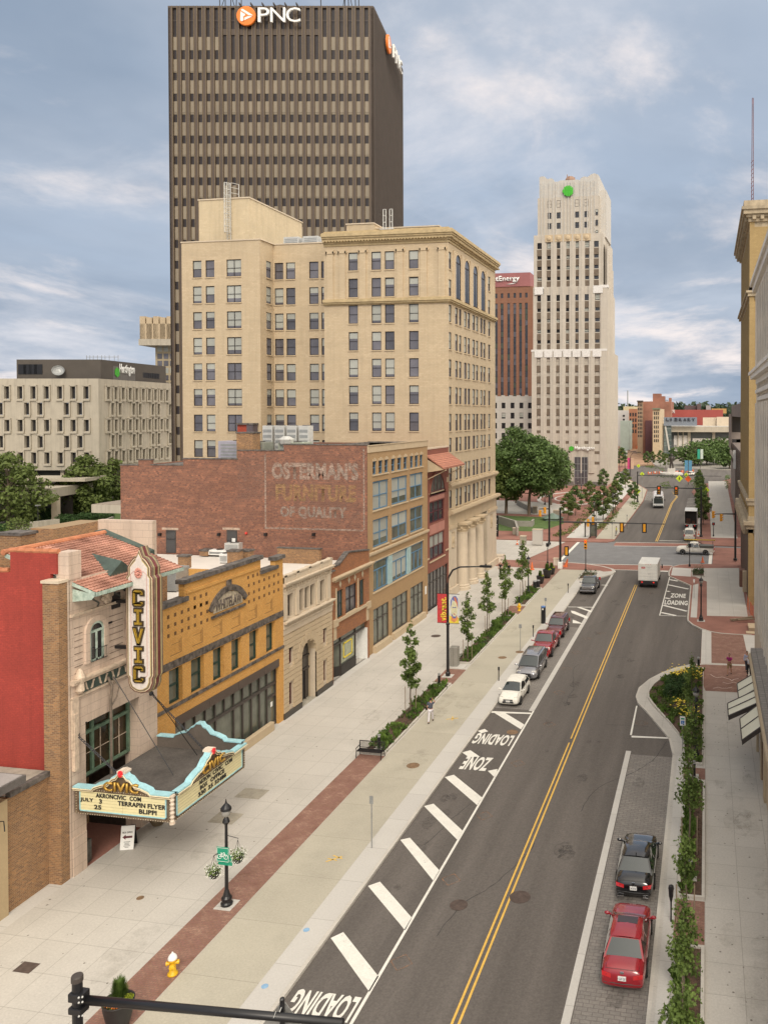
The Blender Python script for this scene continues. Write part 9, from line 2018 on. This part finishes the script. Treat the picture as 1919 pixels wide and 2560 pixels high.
bx('clamp',blackm,t,(-.16,.26,-.17,.17,a0.z+.02,a0.z+.26),(-.16,.24,-.17,.17,a0.z-.32,a0.z-.14),bev=.02); b=B(); 
for z in (a0.z+.1,a0.z+.24,a0.z-.28): b.ball((.22,-.2,z),.03,6,4); b.ball((.30,-.16,z),.03,6,4)
b.obj('bolt',lightm,t)
m_=a0+(a1-a0)*.765; b=B(); b.T=Matrix.Translation(m_); b.box(-.05,.05,.10,.18,-.9,.34); b.ball((0,.14,.36),.07,8,5); b.obj('bracket',blackm,t); b=B(); b.T=Matrix.Translation(m_+Vector((0,.22,-.45))); b.slab([(.62,0),(0,.74),(-.62,0),(0,-.74)],-.01,.01); b.obj('sign_back',M('sign_back_grey',(.35,.35,.34),.4,.1,2,metal=.5),t); b=B(); b.T=Matrix.Translation(m_); b.tube([(0,0,.13),(0,.14,.20)],.012,5); b.tube([(-.10,-.13,.05),(-.1,0,.14)],.006,4); b.obj('strap',lightm,t)
# ---------------- people ----------------
def skinned(name,V,E,Rd,m,par,lv=1,root=0):
    me=bpy.data.meshes.new(name); me.from_pydata(V,E,[]); me.materials.append(m); o=link(name,me,par)
    md=o.modifiers.new('skin','SKIN'); md.use_smooth_shade=True
    for i,r in enumerate(Rd): me.skin_vertices[0].data[i].radius=(r if isinstance(r,tuple) else (r,r)); me.skin_vertices[0].data[i].use_root=(i==root)
    s=o.modifiers.new('sub','SUBSURF'); s.levels=lv; s.render_levels=lv; return o
def person(label,loc,rz,shirt,trousers,height=1.76,stride=.25,armL=None,armR=None,shorts=False,sleeve='short',hair=hairm,lean=0,shoes=None):
    """faces +y"""
    t=thing('person',label,'person',loc,rz,None,height/1.76); S=shoes or blackm
    hip,sh,ne=.92,1.44,1.53; k1=.48
    V=[(0,0,.98),(0,lean*.3,1.12),(0,lean*.6,1.30),(0,lean,1.44),(0,lean,1.53),(0,lean+.01,1.60)]
    E=[(0,1),(1,2),(2,3),(3,4),(4,5)]; Rr=[(.15,.11),(.13,.10),(.16,.11),(.13,.09),.055,.06]
    legs=[];arms=[]
    for s,st in ((1,stride),(-1,-stride)):
        hx=s*.095; knee=(hx,st*.55+.04,.50); foot=(hx,st,.09); toe=(hx,st+.15,.04); i=len(V)
        V+=[(hx,0,.90),knee,foot,toe]; E+=[(0,i),(i,i+1),(i+1,i+2),(i+2,i+3)]; Rr+=[.095,.062,.045,(.045,.035)]; legs.append((V[i],knee,foot,toe))
    for s,ar in ((1,armR),(-1,armL)):
        el,ha=ar or ((s*.25,-stride*s*.3,1.17),(s*.26,-stride*s*.5+.1,.93)); shp=(s*.19,lean,1.42); i=len(V)
        V+=[shp,el,ha]; E+=[(3,i),(i,i+1),(i+1,i+2)]; Rr+=[.055,.042,.03]
        d=(Vector(ha)-Vector(el)).normalized(); pl=Vector(ha)+d*.06; V.append(tuple(pl)); E.append((i+2,i+3)); Rr.append((.036,.02)); side=d.cross(Vector((0,1,0.01))).normalized()
        for f in range(4):
            q=pl+side*(.027-.018*f)+d*(.055+.012*(f in(1,2))); q2=q+d*.02+Vector((0,.012,0)); j=len(V); V+=[tuple(pl+side*(.024-.016*f)+d*.02),tuple(q),tuple(q2)]; E+=[(i+3,j),(j,j+1),(j+1,j+2)]; Rr+=[.010,.009,.008]
        j=len(V); V+=[tuple(pl+side*.035),tuple(pl+side*.05+d*.035+Vector((0,.02,0)))]; E+=[(i+2,j),(j,j+1)]; Rr+=[.012,.010]; arms.append((shp,el,ha))
    skinned('body',V,E,Rr,skin,t,1)
    b=B(); b.smooth=True; hc=Vector((0,lean+.025,1.665)); b.loft([[(hc.x+r*w*math.cos(a),hc.y+r*1.12*math.sin(a)+o,hc.z+z) for a in [2*PI*k/14 for k in range(14)]] for z,r,w,o in ((-.125,.035,.9,.03),(-.09,.062,.9,.015),(-.03,.078,.95,.005),(.03,.083,.95,0),(.08,.070,.95,-.005),(.11,.035,.95,-.01))]); b.ball((0,hc.y+.105,hc.z-.02),.016,6,4,(.8,1,1.6))
    for s in (-1,1): b.ball((s*.082,hc.y,hc.z-.01),.022,6,4,(.5,.9,1.4))
    hd=b.obj('head',skin,t); b=B()
    for s in (-1,1): b.ball((s*.03,hc.y+.088,hc.z+.01),.010,5,4)
    b.box(-.025,.025,hc.y+.080,hc.y+.088,hc.z-.066,hc.z-.058); b.obj('face_features',hairm,hd)
    b=B(); b.smooth=True; b.loft([[(hc.x+r*math.cos(a),hc.y-.016+r*1.15*math.sin(a)*(1 if math.sin(a)<.3 else .80),hc.z+z) for a in [2*PI*k/14 for k in range(14)]] for z,r in ((-.03,.078),(.03,.092),(.09,.080),(.128,.03))]); b.obj('hair',hair,t)
    tv=[(0,0,.93),(0,lean*.3,1.12),(0,lean*.6,1.30),(0,lean,1.43),(0,lean,1.50)]; te=[(0,1),(1,2),(2,3),(3,4)]; tr_=[(.175,.13),(.155,.125),(.18,.13),(.15,.11),(.085,.075)]
    for shp,el,ha in arms:
        i=len(tv); e2=Vector(el)
        if sleeve=='short': tv+=[shp,tuple(Vector(shp).lerp(e2,.75))]; te+=[(3,i),(i,i+1)]; tr_+=[.078,.062]
        else: tv+=[shp,el,tuple(e2.lerp(Vector(ha),.9))]; te+=[(3,i),(i,i+1),(i+1,i+2)]; tr_+=[.075,.058,.042]
    skinned('shirt',tv,te,tr_,shirt,t,1)
    lv_=[(0,0,.97)]; le=[]; lr=[(.165,.125)]
    for hp,kn,ft,toe in legs:
        i=len(lv_)
        if shorts: lv_+=[hp,tuple(Vector(hp).lerp(Vector(kn),.95))]; le+=[(0,i),(i,i+1)]; lr+=[.115,.085]
        else: lv_+=[hp,kn,tuple(Vector(ft)+Vector((0,0,.02)))]; le+=[(0,i),(i,i+1),(i+1,i+2)]; lr+=[.115,.08,.062]
        b=B(); b.smooth=True; b.ball((ft[0],ft[1]+.06,.05),.10,8,5,(.5,1.5,.5)); b.obj('shoe',S,t)
    skinned('trousers',lv_,le,lr,trousers,t,1); return t
cl=lambda n,c:M('cloth_'+n,c,.85,.15,8)
person('person in a slate blue shirt and white trousers walking away on the tan path, hand raised to the head',gv(1076,1806),R(8),cl('slate',(.075,.085,.115)),cl('white',(.66,.63,.66)),1.8,.30,armR=((.30,.12,1.42),(.13,.14,1.62)),armL=((-.25,-.05,1.15),(-.24,.1,.95)))
bpy.data.objects['person']['label']='person in slate blue shirt and white trousers walking away along the tan path'
o=B(); g=G(1071,1798); o.box(-.12,.12,-.06,.06,0,.22); q=o.obj('camera_bag',blackm); q.location=(g.x-.05,g.y-.2,.78); tag(q,'small black bag at the hip of the walker in white trousers','bag')
person('person all in black walking toward the camera past the giant columns, clear of the tree',gv(1271,1440),PI,cl('black',(.012,.012,.014)),cl('black2',(.02,.02,.028)),1.8,.22)
person('person in black clothes half hidden behind the third young tree',gv(1250,1437),PI,cl('black',(0,0,0)),cl('olive',(.05,.05,.03)),1.78,-.2)
person('person in pinkish clothes hidden behind the top of the second young tree',gv(1215,1460),PI,cl('mauve',(.33,.20,.19)),cl('tan',(.35,.28,.22)),1.65,.1)
person('person in a magenta shirt and khaki shorts walking on the right corner bricks',gv(1822,1686),R(165),cl('magenta',(.33,.03,.15)),cl('khaki',(.30,.21,.11)),1.80,.32,armL=((-.22,.12,1.2),(-.02,.24,1.15)),armR=((.22,.12,1.2),(.02,.24,1.12)),shorts=True)
person('person in a white shirt and black trousers standing on the right corner bricks with a raised hand',gv(1871,1690),R(150),cl('white_shirt',(.70,.70,.72)),cl('black3',(.012,.012,.014)),1.85,.06,armR=((.26,.2,1.30),(.08,.22,1.55)),sleeve='long')
bpy.data.objects['person.005']['label']='person in white shirt and black trousers, hand raised, above the glass awnings'
person('person in a light blue shirt standing just behind the white shirted person',gv(1866,1679),R(190),cl('light_blue',(.42,.50,.68)),cl('navy',(.04,.045,.07)),1.8,.05,sleeve='long')
person('person in blue on the far right pavement beside the row of trees',gv(1775.5,1279),0,cl('royal',(.03,.06,.28)),cl('navy',(0,0,0)),1.85,.15)
person('worker in a yellow vest on the far left pavement',gv(1539.5,1340),R(120),cl('vest',(.55,.60,.10)),cl('grey',(.30,.30,.30)),1.8,.1)
person('person in blue walking by the corner of the stepped tower',gv(1531.7,1221),0,cl('royal',(0,0,0)),cl('navy',(0,0,0)),1.8,.2)
# ---------------- wear on the road ----------------
worn(paintw,.27,.40,3.5,1.0); worn(painty,.27,.40,3.5,1.0); worn(painto,.40,.60,3.0,.8)
crk=M('crack_seal',(.045,.042,.04),.8,.2,4); rng=random.Random(12); b=B()
for x,y,L_,a in ((-11.5,33,9,1.5),(-7.0,45,12,1.55),(-10.8,62,10,1.62),(-6.2,70,8,.1),(-3.0,77,7,.2),(-12.2,84,9,1.5),(-8,96,6,.05),(-7.2,58,3.2,.03),(-14.6,40,5,1.45),(-11,74,4,.1),(-3.4,80,3,1.2)):
    p=Vector((x,y)); n=int(L_/.35)
    for k in range(n):
        a+=rng.uniform(-.22,.22); q=p+Vector((math.cos(a),math.sin(a)))*.35; d=ln(p,q,.028+.02*rng.random()); b.poly([(v.x,v.y,RZ+.005) for v in d]); p=q; a+=((1.52 if L_>8 else a)-a)*.15
tag(b.obj('crack_seal',crk,fix=False),kind='structure')
oil=M('oil_stain',(.055,.05,.047),.7,.2,2); t=oil.node_tree; worn(oil,.42,.62,2.5,.32); b=B()
for k in range(60):
    lane=rng.choice([(-14.7,29,110),(-3.4,20,52),(-7.1,28,108),(-11.0,28,108)]); x=lane[0]+rng.gauss(0,.35); y=rng.uniform(lane[1],lane[2]); r=rng.uniform(.12,.5)
    b.poly([(x+r*math.cos(t_)*rng.uniform(.7,1.2),y+r*1.6*math.sin(t_)*rng.uniform(.7,1.2),RZ+.010+.00002*k) for t_ in [2*PI*j/11 for j in range(11)]])
tag(b.obj('oil_stains',oil,fix=False),kind='structure')
gum=M('gum_spot',(.20,.18,.16),.9,.3,2); b=B()
for k in range(420):
    if rng.random()<.7: x=rng.uniform(-30.5,-22.8); y=rng.uniform(22,112)
    else: x=rng.uniform(.2,3.3); y=rng.uniform(24,64)
    r=rng.uniform(.02,.06); b.poly([(x+r*math.cos(t_),y+r*math.sin(t_),.0035) for t_ in [2*PI*j/6 for j in range(6)]])
tag(b.obj('pavement_spots',gum,fix=False),kind='structure')
st_=M('pavement_stain',(.26,.235,.19),.9,.2,1); worn(st_,.45,.70,.9,.22); b=B()
for k in range(46):
    x=rng.choice([rng.uniform(-30,-23.5),rng.uniform(-20.3,-18),rng.uniform(.6,3)]); y=rng.uniform(24,60) if x>0 else rng.uniform(24,108); r=rng.uniform(.5,1.5)
    b.poly([(x+r*.6*math.cos(t_)*rng.uniform(.7,1.2),y+r*1.3*math.sin(t_)*rng.uniform(.7,1.2),.0065+.00003*k) for t_ in [2*PI*j/12 for j in range(12)]])
tag(b.obj('pavement_stains',st_,fix=False),kind='structure')
for o in list(bpy.data.objects):
    if o.type=='EMPTY' and o.name.startswith('dummy'): bpy.data.objects.remove(o)
